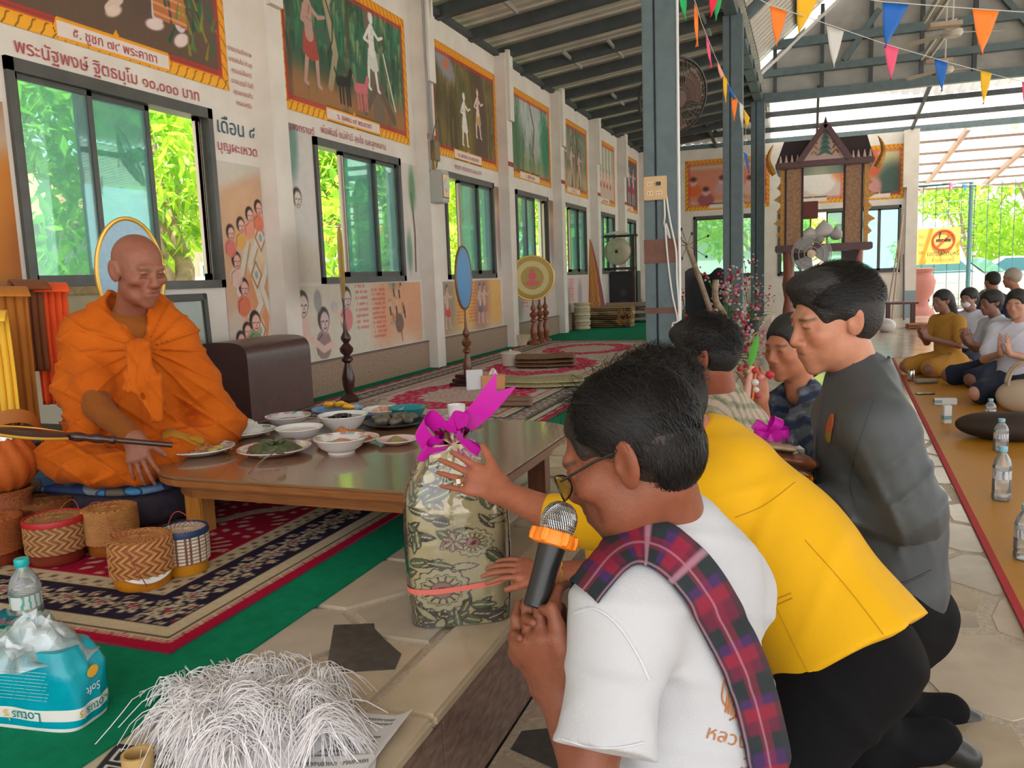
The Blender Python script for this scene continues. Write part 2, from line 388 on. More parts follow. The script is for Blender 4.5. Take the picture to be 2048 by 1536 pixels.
def seg_wall(name, axis_pos, t, lo, hi, z0, z1, holes, m, axis='x'):
    """wall slab with rectangular openings; lo..hi along the wall"""
    b = MB(); cur = lo
    def bx(a, c, e, f):
        if c-a < 1e-4 or f-e < 1e-4: return
        if axis == 'x': b.box((axis_pos-t, a, e), (axis_pos, c, f))
        else: b.box((a, axis_pos, e), (c, axis_pos+t, f))
    for h0, h1, s, tp in holes:
        bx(cur, h0, z0, z1); bx(h0, h1, z0, s); bx(h0, h1, tp, z1); cur = h1
    bx(cur, hi, z0, z1); return struct(b.build(name, m, fix=True))
WIN = [(3.23, 4.79), (6.04, 7.58), (8.66, 10.19), (11.07, 12.57), (13.48, 14.93), (15.9, 17.3), (18.25, 19.55)]
SILL, TOP = 1.255, 2.49
seg_wall('wall_left', XW, .16, -8, YF+.15, 0, EAVE, [(a, b, SILL, TOP) for a, b in WIN], M_wall)
FWIN = [(-2.75, -1.15, 1.05, 2.58), (-.75, .75, 1.05, 2.58), (1.02, 1.93, 1.05, 2.58)]
seg_wall('wall_far', YF, .16, XW-.16, 2.22, 0, 4.2, FWIN, M_wall, 'y')
bb = MB().box((XW-.01, -8, PLAT), (XW+.045, YF, .585)); bl = struct(bb.build('baseboard_left', M_gran))
MB().box((XW-.01, -8, .585), (XW+.052, YF, .60)).build('cap', mat('brown_cap', (.17, .12, .09), .6), bl)
for i, y in enumerate([5.30, 7.98, 10.43, 12.9, 15.32, 17.72, 20.05]):
    o = struct(MB().box((XW, y, PLAT), (XW+.15, y+.20, EAVE+.02)).build('pilaster', M_wall)); tag(o, None)
    MB().box((XW+.15, y+.02, 3.32), (XW+.20, y+.17, EAVE+.06)).build('bracket', M_wall, o)
    if i: MB().box((XW+.15, y-.004, 2.73), (XW+.154, y+.204, 2.79)).build('red_mark', mat('red_band', (.35, .04, .04), .7), o)
# ---- windows: dark sliding frames, tinted panes, some pushed open
def window(n, ax, a0, a1, z0, z1, sashes, axis='x', inner=True):
    w = thing('window_%d' % n, None, None); struct(w)
    def B(name, m, u0, v0, u1, v1, d0, d1, parent=w):
        if axis == 'x': return MB().box((ax+d0, u0, v0), (ax+d1, u1, v1)).build(name, m, parent)
        return MB().box((u0, ax-d1, v0), (u1, ax-d0, v1)).build(name, m, parent)
    f = .045
    B('frame', M_alu, a0, z1-.07, a1, z1, -.10, .025); B('frame', M_alu, a0, z0, a1, z0+.055, -.10, .025)
    B('frame', M_alu, a0, z0, a0+f, z1, -.10, .025); B('frame', M_alu, a1-f, z0, a1, z1, -.10, .025)
    for k, (s0, s1, dep, glass) in enumerate(sashes):
        u0 = a0+(a1-a0)*s0; u1 = a0+(a1-a0)*s1; m = M_alu if glass else M_tan; d = -.02-.028*dep
        t = .035
        sb = MB()
        for q in ((u0, z0+.05, u0+t, z1-.06), (u1-t, z0+.05, u1, z1-.06), (u0, z1-.1, u1, z1-.06), (u0, z0+.05, u1, z0+.1)):
            if axis == 'x': sb.box((ax+d-.012, q[0], q[1]), (ax+d+.012, q[2], q[3]))
            else: sb.box((q[0], ax-d-.012, q[1]), (q[2], ax-d+.012, q[3]))
        so = sb.build('sash', m, w)
        B('pane', M_glass, u0+t, z0+.1, u1-t, z1-.1, d-.003, d+.003, so)
    return w
S_open_r = [(.03, .36, 0, 1), (.30, .345, 1, 1), (.34, .66, 1, 1), (.345, .67, 2, 1), (.905, .93, 0, 0), (.935, .96, 1, 0)]
S_open_l = [(.33, .70, 1, 1), (.34, .70, 2, 1), (.68, .97, 0, 1), (.275, .315, 0, 0)]
S_shut = [(.03, .36, 0, 1), (.33, .68, 1, 1), (.66, .97, 0, 1)]
for n, ((a, b), s) in enumerate(zip(WIN, [S_open_r, S_open_l, S_open_l, S_open_r, S_open_l, S_shut, S_shut]), 1): window(n, XW, a, b, SILL, TOP, s)
window(8, YF, -2.75, -1.15, 1.05, 2.58, [(.03, .5, 0, 1), (.5, .97, 1, 1)], 'y')
window(9, YF, -.75, .75, 1.05, 2.58, [(.03, .5, 0, 1), (.72, .97, 1, 1)], 'y')
window(10, YF, 1.02, 1.93, 1.05, 2.58, [(.03, .5, 0, 1), (.5, .97, 1, 1)], 'y')
# ---- end pillar
o = struct(MB().box((2.02, YF-.12, 0), (2.26, YF+.16, 4.22)).build('pillar', M_wall))
MB().box((2.015, YF-.125, 0), (2.265, YF+.1, .62)).build('painted_foot', mat('blue_grey_foot', (.22, .30, .34), .7), o)
MB().box((1.94, YF-.16, 2.95), (2.03, YF-.02, 4.2)).build('bracket', M_wall, o)
# ---- roofs; aisle and hall sheets extended behind the camera to dim the foreground
def sheet_roof(name, y0, y1, pitch, pt, axis, m, rib=.032, thick=.004):
    """ribbed metal sheet; pt(s,t,h): s along ribs 0..1, t across in metres, h = rib height"""
    b = MB(); t = y0; prof = []
    while t < y1:
        prof += [(t, 0), (t+pitch*.55, 0), (t+pitch*.66, rib), (t+pitch*.89, rib)]; t += pitch
    prof.append((y1, 0)); n = len(prof)
    v = [pt(0, a, h) for a, h in prof]+[pt(1, a, h) for a, h in prof]
    b.add(v, [(i, i+1, n+i+1, n+i) for i in range(n-1)]); return b.build(name, m, fix=False)
sl = .12
roof = struct(sheet_roof('roof_left_aisle', -5.5, 20.9, .19, lambda s, t, h: (-4.5+s*3.65, t, EAVE+.12+(-4.5+s*3.65+3.955)*sl+h), 'x', M_galv))
for k in range(-16, 12):
    y = 10.57+.95*k
    MB().beam((-4.4, y, EAVE+.035-.445*sl), (-.9, y, EAVE+.035+3.055*sl), .10, .13).build('rafter', M_dark, roof)
MB().beam((XW+.03, -8, EAVE+.02), (XW+.03, YF, EAVE+.02), .09, .06).build('eave_rail', M_dark, roof)
for k in range(4):
    x = -3.2+.62*k; 
    for y in (8.3, 11.1, 14.0): MB().beam((x, y, EAVE+.02+(x-XW)*sl), (x, y+.95, EAVE+.02+(x-XW)*sl), .03, .05).build('purlin_clip', mat('pale_steel', (.35, .34, .32), .5, metal=.4), roof)
MB().beam((-1.0, -5.5, 4.62), (-1.0, 17.3, 4.62), .16, .26).build('edge_beam', M_steel, roof)
# main hall roof, steep
main = struct(sheet_roof('roof_hall', -5.5, 17.3, .24, lambda s, t, h: (-1.35+s*4.95, t, 4.95+s*4.95*.85+h), 'x', M_galv))
main2 = struct(sheet_roof('roof_hall_far_slope', -5.5, 17.3, .24, lambda s, t, h: (8.55-s*4.95, t, 4.95+s*4.95*.85+h), 'x', M_galv))
for k in range(7):
    x = -1.0+.75*k; MB().beam((x, -5.5, 4.88+(x+1.35)*.85), (x, 17.3, 4.88+(x+1.35)*.85), .06, .1).build('purlin', M_dark, main)
for k in range(6):
    y = 17.2-3.45*k
    if k: MB().beam((-1.1, y, 5.05), (3.6, y, 9.05), .1, .14).build('rafter', M_steel, main)
# gable end truss with grey sheeting above the far lean-to
G = thing('gable_truss', None, None); struct(G)
gs = MB()
for i in range(24):
    x0 = -1.2+i*.4; h = lambda x: min(9.0, 4.95+(min(x, 7.2-x)+1.35)*.85)-.12
    gs.add([(x0, 17.42+.004*(i % 2), 4.66), (x0+.41, 17.42+.004*(i % 2), 4.66), (x0+.41, 17.42+.004*(i % 2), max(4.7, h(x0+.4))), (x0, 17.42+.004*(i % 2), max(4.7, h(x0)))], [(0, 1, 2, 3)])
gs.build('gable_sheet', mat('grey_board', (.34, .33, .31), .8, nscale=5, col2=(.42, .41, .38)), G)
for z, hh in ((5.54, .16), (5.02, .13), (4.56, .17)): MB().beam((-1.15, 17.3, z), (8.2, 17.3, z), .12, hh).build('chord', M_steel, G)
for k in range(11):
    x = -.70+.86*k; MB().beam((x, 17.32, 4.5), (x, 17.32, min(8.8, 4.9+(min(x, 7.2-x)+1.35)*.85)), .09, .07, (1, 0, 0)).build('upright', M_dark, G)
for a, b in (((-.7, 5.55), (-.1, 6.2)), ((.55, 5.1), (1.15, 5.95)), ((3.1, 5.95), (3.75, 5.1))): MB().beam((a[0], 17.3, a[1]), (b[0], 17.3, b[1]), .1, .1, (0, 1, 0)).build('diagonal', M_steel, G)
MB().beam((-1.0, 17.28, 4.98), (3.2, 17.28, 8.55), .05, .09, (0, 1, 0)).build('rake_trim', mat('gap_light_white', (.8, .8, .78), .6), G)  # white strip stands in for daylight in the gap between gable sheet and roof
def translucent(name, col, tr):
    m = bpy.data.materials.new(name); m.use_nodes = True; N = m.node_tree.nodes; L = m.node_tree.links; o = N['Material Output']; N.remove(N['Principled BSDF'])
    d = N.new('ShaderNodeBsdfDiffuse'); d.inputs[0].default_value = col+(1,); t = N.new('ShaderNodeBsdfTranslucent'); t.inputs[0].default_value = col+(1,)
    x = N.new('ShaderNodeMixShader'); x.inputs[0].default_value = tr; L.new(d.outputs[0], x.inputs[1]); L.new(t.outputs[0], x.inputs[2]); L.new(x.outputs[0], o.inputs[0]); MATS[name] = m; return m
M_fibre = translucent('pale_fibre_sheet', (.85, .83, .80), .28)
far = struct(sheet_roof('roof_far_aisle', -4.4, 9, .21, lambda s, t, h: (t, 17.45+s*3.6, 4.80-s*.50+h), 'y', M_fibre))
for y, z in ((17.75, 4.66), (18.9, 4.52), (20.0, 4.37)): MB().beam((-4.2, y, z), (9, y, z), .07, .1).build('purlin', M_dark, far)
MB().beam((-4.2, YF+.08, 4.24), (9, YF+.08, 4.24), .14, .13).build('eave_beam', M_steel, far)
for x in (-2.2, .1, 2.1, 4.6): MB().beam((x, 17.3, 4.66), (x, 20.95, 4.22), .05, .09).build('rafter', M_dark, far)
aw = struct(sheet_roof('roof_outer_awning', 2.3, 12, .26, lambda s, t, h: (t, 22.2+s*7.5, 4.22-s*.62+h), 'y', M_fibre))
for k in range(6): MB().beam((2.3, 22.5+k*1.4, 4.14-k*.115), (12, 22.5+k*1.4, 4.14-k*.115), .04, .06).build('purlin', mat('brown_steel', (.22, .16, .13), .6), aw)
for x in (3.3, 5.0, 6.7): MB().beam((x, 21.2, 4.22), (x, 29.6, 3.52), .09, .13).build('rafter', mat('pink_brown_steel', (.42, .26, .21), .6), aw)
# ---- steel columns on the platform
def column(x, y, w, d, label, rust=True):
    c = thing('steel_column', label, 'column', (x, y, PLAT), group='steel columns along the platform'); c['kind'] = 'structure'
    h = 4.2
    MB().box((-w/2, -d/2, 0), (-w/2+.34*w, d/2, h)).build('channel', M_steel, c, bevel=.006)
    MB().box((-w/2+.40*w, -d/2, 0), (w/2, d/2, h)).build('channel', M_steel, c, bevel=.006)
    MB().box((-w/2+.3*w, -d/2+.035, 0), (-w/2+.45*w, d/2-.035, h)).build('web', M_dark, c)
    MB().box((-w/2-.05, -d/2-.05, 0), (w/2+.05, d/2+.05, .012)).build('foot_plate', M_steel, c)
    return c
c1a, c1b = at_y(1296, 600, 6.2), at_y(1359, 600, 6.2); C1 = ((c1a[0]+c1b[0])/2, 6.2); C1W = c1b[0]-c1a[0]
col1 = column(C1[0], 6.2, C1W, .2, 'nearest blue-grey steel column with socket box and brown bands')
M_rust = mat('rust_brown_tape', (.19, .085, .06), .7, nscale=14, col2=(.13, .06, .045))
for a, b in ((478, 526), (615, 627)):
    z0, z1 = at_y(1330, b, 6.1)[2]-PLAT, at_y(1330, a, 6.1)[2]-PLAT
    MB().box((-C1W/2-.004, -.104, z0), (C1W/2+.004, .104, z1)).build('band', M_rust, col1)
MB().tube([(C1W/2+.014, -.07, 0), (C1W/2+.014, -.07, 4.2)], .011, 8).build('conduit', mat('white_conduit', (.75, .76, .76), .5), col1)
c2x = (at_y(1448, 600, 11.4)[0]+at_y(1486, 600, 11.4)[0])/2
column(c2x, 11.4, .25, .2, 'second steel column, behind the bowed checked shirt')
main3 = struct(sheet_roof('roof_right_aisle', -5.5, 20.9, .24, lambda s, t, h: (8.0+s*3.6, t, 4.78-s*.43+h), 'x', M_galv))  # unseen roof added on the right to lessen light on the foreground
c3x = (at_y(1503, 560, 17.25)[0]+at_y(1528, 560, 17.25)[0])/2
column(c3x, 17.25, .26, .2, 'farthest steel column, beside the carved pulpit')
for y in (0.4, 5.6, 11.4, 17.2):
    cc = thing('steel_column', 'steel column on the open side of the hall', 'column', (8.2, y, 0), group='steel columns on the open side'); cc['kind'] = 'structure'
    MB().box((-.12, -.1, 0), (.12, .1, 4.9)).build('channel', M_steel, cc)
# ---- ground, floor, platform
struct(MB().box((-40, -30, -.25), (60, 90, -.13)).build('ground_outside', mat('pale_concrete', (.5, .47, .42), .9, nscale=1.2, col2=(.40, .37, .32))))
def voronoi_mat(name, cols, scale, grout=(.55, .5, .42), rough=.16):
    m = bpy.data.materials.new(name); MATS[name] = m; m.use_nodes = True; N = m.node_tree.nodes; L = m.node_tree.links; b = N['Principled BSDF']
    tc = N.new('ShaderNodeTexCoord'); v = N.new('ShaderNodeTexVoronoi'); v.inputs['Scale'].default_value = scale; v2 = N.new('ShaderNodeTexVoronoi'); v2.feature = 'DISTANCE_TO_EDGE'; v2.inputs['Scale'].default_value = scale
    L.new(tc.outputs['Object'], v.inputs['Vector']); L.new(tc.outputs['Object'], v2.inputs['Vector'])
    r = N.new('ShaderNodeValToRGB'); sp = N.new('ShaderNodeSeparateColor'); L.new(v.outputs['Color'], sp.inputs[0]); L.new(sp.outputs[0], r.inputs[0])
    e = r.color_ramp.elements; e[0].color = cols[0]+(1,); e[1].color = cols[-1]+(1,)
    for i, c in enumerate(cols[1:-1], 1): x = e.new(i/(len(cols)-1)); x.color = c+(1,)
    n = N.new('ShaderNodeTexNoise'); n.inputs['Scale'].default_value = 7; n.inputs['Detail'].default_value = 6; L.new(tc.outputs['Object'], n.inputs['Vector'])
    mx = N.new('ShaderNodeMix'); mx.data_type = 'RGBA'; mx.blend_type = 'OVERLAY'; mx.inputs['Factor'].default_value = .5; L.new(r.outputs[0], mx.inputs['A']); L.new(n.outputs['Color'], mx.inputs['B'])
    st = N.new('ShaderNodeMath'); st.operation = 'LESS_THAN'; st.inputs[1].default_value = .03; L.new(v2.outputs[0], st.inputs[0])
    m2 = N.new('ShaderNodeMix'); m2.data_type = 'RGBA'; L.new(st.outputs[0], m2.inputs['Factor']); L.new(mx.outputs['Result'], m2.inputs['A']); m2.inputs['B'].default_value = grout+(1,)
    L.new(m2.outputs['Result'], b.inputs['Base Color']); b.inputs['Roughness'].default_value = rough; return m
SW = [(.60, .49, .36), (.52, .41, .28), (.64, .54, .42), (.48, .40, .31), (.60, .45, .35), (.55, .48, .39)]
M_far_floor = voronoi_mat('crazy_paving_marble', [(.58, .48, .37), (.50, .40, .30), (.64, .54, .44), (.54, .43, .34)], 1.9)
M_mortar = mat('speckled_mortar', (.60, .53, .43), .5, nscale=90, col2=(.38, .31, .23), bump=.08, bscale=120)
FLX0, FLY0, FLX1, FLY1 = -.77, .35, 1.75, 7.0
floor = struct(MB().box((-.77, -8, -.15), (9, FLY0, 0)).box((-.77, FLY1, -.15), (9, 24, 0)).box((FLX1, FLY0, -.15), (9, FLY1, 0)).box((-4.1, 20.9, -.15), (-.77, 24, 0)).build('floor', M_far_floor))
MB().box((FLX0, FLY0, -.15), (FLX1, FLY1, -.004)).build('mortar_bed', M_mortar, floor)
M_stone = [mat('marble_%s' % n, c, .2, nscale=6, col2=tuple(k*.78 for k in c), bump=.02, bscale=20) for n, c in zip(('sand', 'ochre', 'cream', 'grey', 'rose', 'fog'), SW)]
M_black = mat('marble_black', (.055, .055, .052), .22, nscale=30, col2=(.09, .085, .08))
def voronoi_cells(x0, y0, x1, y1, n, seed, relax_it=2, extra=None):
    r = np.random.default_rng(seed); S = np.stack([r.uniform(x0, x1, n), r.uniform(y0, y1, n)], 1); polys = []
    for it in range(relax_it+1):
        polys = []
        for i in range(len(S)):
            P = [(x0, y0), (x1, y0), (x1, y1), (x0, y1)]
            for j in np.argsort(((S-S[i])**2).sum(1))[1:22]:
                m = (S[i]+S[j])/2; d = S[j]-S[i]; Q = []
                for k in range(len(P)):
                    a = np.array(P[k]); b = np.array(P[(k+1) % len(P)]); da = (a-m)@d; db = (b-m)@d
                    if da <= 0: Q.append(tuple(a))
                    if (da < 0 < db) or (db < 0 < da): Q.append(tuple(a+(b-a)*da/(da-db)))
                P = Q
                if len(P) < 3: break
            polys.append(P)
        if it < relax_it: S = np.array([np.mean(P, 0)*.6+S[i]*.4 for i, P in enumerate(polys)])
    return polys, S
def inset(P, g, r):
    P = [np.array(p) for p in P]; c = np.mean(P, 0); Q = []
    for i in range(len(P)):
        a, b, d = P[i-1], P[i], P[(i+1) % len(P)]
        if np.linalg.norm(b-a) < .02: continue
        e1 = unit(b-a); e2 = unit(d-b); n1 = np.array([-e1[1], e1[0]]); n2 = np.array([-e2[1], e2[0]]); n = n1+n2
        den = max(.35, n@n/2); Q.append(b+n/den*g)
    return Q if len(Q) > 2 else [tuple(p) for p in (c+(np.array(P)-c)*.8)]
def lay(polys, parent, z0, z1, gap, seed, pick):
    r = np.random.default_rng(seed)
    for i, P in enumerate(polys):
        if len(P) < 3: continue
        Q = inset(P, gap*(.6+.8*r.random()), r); m = pick(i, P, r); h = z1-.002*r.random()
        MB().prism([tuple(q) for q in Q], z0, h).build('paving_stone', m, parent)
polys, _ = voronoi_cells(FLX0, FLY0, FLX1, FLY1, 105, 5)
lay(polys, floor, -.02, .0, .024, 3, lambda i, P, r: M_black if r.random() < .03 and np.mean(P, 0)[0] < 0 else M_stone[r.integers(6)])
M_plat = mat('platform_stone', (.36, .27, .22), .4, nscale=8, col2=(.28, .2, .16))
plat = struct(MB().box((XW, -8, 0), (-.79, YF, PLAT-.012)).build('platform', M_mortar))
M_redm = mat('red_brown_marble', (.30, .20, .16), .25, nscale=9, col2=(.16, .10, .085), stretch=(1, 2.2, 7), bump=.03)
for k in range(26): MB().box((-.79, -.6+k*.72, 0), (-.775, -.6+k*.72+.71, PLAT-.03)).build('facing_slab', M_redm, plat)
M_edge = mat('edge_marble', (.60, .50, .36), .16, nscale=5, col2=(.48, .39, .27))
for k in range(22):
    y0 = -.4+k*.95; MB().box((-.92, y0, PLAT-.032), (-.765, y0+.944, PLAT)).build('edge_slab', M_edge, plat, bevel=.008)
pp, S = voronoi_cells(-1.40, .55, -.925, 4.6, 26, 21, 2)
bs = [at_z(x, y, PLAT)[:2] for x, y in ((668, 1250), (748, 1247), (750, 1262), (803, 1308), (790, 1338), (652, 1346))]
bs = [tuple(p) for p in bs][::-1]; bc = np.mean(bs, 0)
def pick2(i, P, r): return [M_stone[0], M_stone[2], M_stone[1], M_stone[5], M_edge][r.integers(5)]
def shove(P):   # keep the other stones clear of the dark one
    c = np.mean(P, 0); return np.linalg.norm(c-bc) > .155
lay([P for P in pp if len(P) > 2 and shove(P)], plat, PLAT-.02, PLAT, .016, 9, pick2)
MB().prism(bs, PLAT-.02, PLAT+.0005).build('dark_paving_stone', M_black, plat)
px, _ = voronoi_cells(-1.40, 4.6, -.925, 17, 44, 23, 2)
lay(px, plat, PLAT-.02, PLAT, .012, 10, pick2)
# ================================================================ painted surfaces: every painting is a flat sheet of small coloured facets
def lin(c): c = np.asarray(c, float)/255.; return np.where(c <= .04045, c/12.92, ((c+.055)/1.055)**2.4)
class Paint:
    def __init__(s, w, h, res, bg, seed=0):
        s.w, s.h = w, h; s.nx = max(2, int(round(w/res))); s.ny = max(2, int(round(h/res)))
        s.X, s.Y = np.meshgrid(np.linspace(0, w, s.nx+1), np.linspace(0, h, s.ny+1)); s.C = np.tile(np.array(bg, float), s.X.shape+(1,)); s.seed = seed; s.res = res
    def put(s, m, col, a=1.0): m = np.clip(m*a, 0, 1)[..., None]; s.C = s.C*(1-m)+np.array(col, float)*m; return s
    def n(s, f, seed=0, ax=1, ay=1):
        P = np.stack([s.X.ravel()*ax, s.Y.ravel()*ay, np.zeros(s.X.size)], 1); return vnoise(P, f, s.seed*31+seed).reshape(s.X.shape)
    def wash(s, col, f, seed=0, a=.6, lo=0., hi=.7, ax=1, ay=1): return s.put(smoothstep(lo, hi, s.n(f, seed, ax, ay)), col, a)
    def sub(s, x0, y0, x1, y1):
        """part of the sheet inside a box"""
        i0 = int(max(0, math.floor(x0/s.w*s.nx)-1)); i1 = int(min(s.nx+1, math.ceil(x1/s.w*s.nx)+2)); j0 = int(max(0, math.floor(y0/s.h*s.ny)-1)); j1 = int(min(s.ny+1, math.ceil(y1/s.h*s.ny)+2))
        if i1 <= i0 or j1 <= j0: return None
        return (slice(j0, j1), slice(i0, i1))
    def sput(s, k, m, col, a): m = np.clip(m*a, 0, 1)[..., None]; s.C[k] = s.C[k]*(1-m)+np.array(col, float)*m; return s
    def ell(s, x, y, rx, ry, col, a=1., rot=0, soft=None):
        w = soft if soft else s.res/min(rx, ry)*1.2; R = max(rx, ry)*(1+w); k = s.sub(x-R, y-R, x+R, y+R)
        if k is None: return s
        c, q = math.cos(rot), math.sin(rot); dx, dy = s.X[k]-x, s.Y[k]-y; u, v = dx*c+dy*q, -dx*q+dy*c; d = np.sqrt((u/rx)**2+(v/ry)**2)
        return s.sput(k, 1-smoothstep(1-w, 1+w, d), col, a)
    def line(s, pts, wd, col, a=1., taper=None, soft=1.0):
        e = max(wd, taper or 0)+s.res*soft; xs = [p[0] for p in pts]; ys = [p[1] for p in pts]; k = s.sub(min(xs)-e, min(ys)-e, max(xs)+e, max(ys)+e)
        if k is None: return s
        X, Y = s.X[k], s.Y[k]; D = np.full(X.shape, 9.)
        for i in range(len(pts)-1):
            (x0, y0), (x1, y1) = pts[i], pts[i+1]; dx, dy = x1-x0, y1-y0; t = np.clip(((X-x0)*dx+(Y-y0)*dy)/(dx*dx+dy*dy+1e-9), 0, 1)
            ww = wd if taper is None else wd+(taper-wd)*(i+t)/(len(pts)-1)
            D = np.minimum(D, np.hypot(X-x0-t*dx, Y-y0-t*dy)-ww)
        return s.sput(k, 1-smoothstep(-s.res*.6*soft, s.res*.6*soft, D), col, a)
    def rect(s, x0, y0, x1, y1, col, a=1., soft=0):
        e = soft if soft else s.res*.6; k = s.sub(x0-e, y0-e, x1+e, y1+e)
        if k is None: return s
        X, Y = s.X[k], s.Y[k]
        return s.sput(k, smoothstep(x0-e, x0+e, X)*(1-smoothstep(x1-e, x1+e, X))*smoothstep(y0-e, y0+e, Y)*(1-smoothstep(y1-e, y1+e, Y)), col, a)
    def poly(s, pts, col, a=1.):
        xs = [p[0] for p in pts]; ys = [p[1] for p in pts]; k = s.sub(min(xs), min(ys), max(xs), max(ys))
        if k is None: return s
        X, Y = s.X[k], s.Y[k]; ins = np.zeros(X.shape, bool); n = len(pts); j = n-1
        for i in range(n):
            xi, yi = pts[i]; xj, yj = pts[j]; c = ((yi > Y) != (yj > Y)) & (X < (xj-xi)*(Y-yi)/(yj-yi+1e-12)+xi); ins ^= c; j = i
        return s.sput(k, ins.astype(float), col, a)
    def face(s, x, y, r, skin, hair, tilt=0, shirt=None, line=(60, 45, 45)):
        """small painted head and shoulders"""
        if shirt is not None: s.ell(x-.2*r, y-2.1*r, 1.25*r, 1.35*r, shirt, .9); s.line([(x-1.2*r, y-2.9*r), (x-1.1*r, y-1.6*r), (x-.3*r, y-1.1*r)], .05*r, line, .7)
        s.ell(x, y+.25*r, .95*r, 1.12*r, hair); s.ell(x+.18*r, y-.1*r, .72*r, 1.0*r, skin)
        for q in (-.12, .5): s.line([(x+(q-.14)*r, y+.02*r), (x+(q+.14)*r, y+.04*r)], .05*r, line)
        s.line([(x+.22*r, y-.05*r), (x+.3*r, y-.3*r), (x+.15*r, y-.33*r)], .035*r, line, .7); s.line([(x-.02*r, y-.58*r), (x+.2*r, y-.66*r), (x+.42*r, y-.56*r)], .06*r, (150, 50, 50))
        s.line([(x-.45*r, y+.1*r), (x-.42*r, y-.6*r), (x+.1*r, y-1.05*r), (x+.6*r, y-.75*r), (x+.85*r, y)], .035*r, line, .8); return s
    def thai(s, x, y, w, h, col, seed=0, a=1.):
        """a line of small handwriting too small to read"""
        r = np.random.default_rng(seed); n = max(3, int(w/(h*.8))); st = w/n
        for i in range(n):
            if r.random() < .14: continue
            q = x+i*st; s.line([(q, y+h*.5*r.random()), (q+.1*st, y+h*.8), (q+.55*st, y+h*(.7+.3*r.random())), (q+.6*st, y)], h*.11, col, a)
        return s
    def build(s, name, M, m, parent=None):
        """M maps (x right, y up, z out) to the world"""
        V = np.stack([s.X.ravel(), s.Y.ravel(), np.zeros(s.X.size)], 1); R = np.array(M.to_3x3()); t = np.array(M.translation); V = V@R.T+t
        nx = s.nx+1; i = np.arange(s.ny)[:, None]*nx+np.arange(s.nx)[None]; i = i.ravel(); F = np.stack([i, i+1, i+nx+1, i+nx], 1)
        return colored(name, V, F, lin(np.clip(s.C.reshape(-1, 3), 0, 255)), m, parent, False)
M_paint = mat('mural_paint', rough=.65, attr=True, nscale=14, namt=.08, spec=.35)
def on_wall(y, z, off=.004): return Matrix(((0, 0, 1, XW+off), (1, 0, 0, y), (0, 1, 0, z), (0, 0, 0, 1)))
def on_far(x, z, off=.004): return Matrix(((1, 0, 0, x), (0, 0, -1, YF-off), (0, 1, 0, z), (0, 0, 0, 1)))
GOLD, RED, DRED = (238, 158, 34), (196, 52, 48), (120, 20, 30)
def ornate(p, bw=.085, plaque=True):
    """golden flame border with red inner lines, painted round the picture"""
    w, h = p.w, p.h
    for x0, y0, x1, y1 in ((0, 0, w, bw), (0, h-bw, w, h), (0, 0, bw*.75, h), (w-bw*.75, 0, w, h)): p.rect(x0, y0, x1, y1, GOLD)
    p.put(((p.Y < bw)*smoothstep(bw, 0, np.abs(p.Y-bw*.3))).astype(float), (248, 190, 60), .5)
    for y0 in (bw, bw*1.28): p.rect(bw*.8, y0, w-bw*.8, y0+bw*.16, RED); p.rect(bw*.8, h-y0-bw*.16, w-bw*.8, h-y0, RED)
    for x0 in (bw*.78, bw*1.02): p.rect(x0, bw*.8, x0+bw*.13, h-bw*.8, RED); p.rect(w-x0-bw*.13, bw*.8, w-x0, h-bw*.8, RED)
    n = int(w/(bw*.9))
    for i in range(n):
        x = (i+.5)*w/n
        for y0, q in ((0, 1), (h, -1)): p.line([(x-.3*bw, y0+q*.06*bw), (x-.05*bw, y0+q*.35*bw), (x+.1*bw, y0+q*.78*bw), (x+.3*bw, y0+q*.85*bw)], bw*.035, (60, 30, 10), .85)
    n = int(h/(bw*1.1))
    for i in range(n):
        y = (i+.5)*h/n
        for x0, q in ((0, 1), (w, -1)): p.line([(x0+q*.08*bw, y-.4*bw), (x0+q*.3*bw, y), (x0+q*.6*bw, y+.2*bw), (x0+q*.66*bw, y+.4*bw)], bw*.035, (60, 30, 10), .8)
    if plaque:
        x, y, a, b = w*.5, bw*.80, w*.21, bw*.50
        P = lambda k: [(x-a-k*1.5, y), (x-a, y+b+k), (x+a, y+b+k), (x+a+k*1.5, y), (x+a, y-b-k), (x-a, y-b-k)]
        p.poly(P(bw*.22), (60, 30, 10)); p.poly(P(bw*.18), GOLD); p.poly(P(0), (226, 214, 205))
        p.poly([(x-.3*bw, y+b+bw*.15), (x, y+b+bw*.6), (x+.3*bw, y+b+bw*.15)], GOLD); p.poly([(x-.3*bw, y-b-bw*.15), (x, y-b-bw*.6), (x+.3*bw, y-b-bw*.15)], GOLD)
def forest(p, x0, y0, x1, y1, base, greens, ground, n=200, trunks=3, seed=1, sz=.07):
    r = np.random.default_rng(seed); p.rect(x0, y0, x1, y1, base); h = y1-y0
    p.rect(x0, y0, x1, y0+h*.3, ground, .9, h*.12)
    for i in range(trunks):
        x = r.uniform(x0, x1); w0 = r.uniform(.02, .05); p.line([(x, y0+h*.1), (x+r.uniform(-.1, .1), y0+h*.5), (x+r.uniform(-.2, .2), y1)], w0, (92, 78, 62), .85, w0*.4)
    for i in range(n):
        x, y = r.uniform(x0, x1), y0+h*(r.random()**.6*.8+.2); c = greens[r.integers(len(greens))]; a = r.uniform(-.5, .5); k = sz*r.uniform(.5, 1.3)
        p.line([(x, y), (x+a*k*.4, y-k)], k*.16, c, r.uniform(.35, .8), k*.03, 2.5)
    p.wash(tuple(.6*k for k in base), 9, seed+5, .35)
def inside(p, bw, fn):
    """paint only inside the border"""
    keep = p.C.copy(); fn(); m = ((p.X > bw) & (p.X < p.w-bw) & (p.Y > bw*1.4) & (p.Y < p.h-bw*1.4))[..., None]; p.C = np.where(m, p.C, keep)
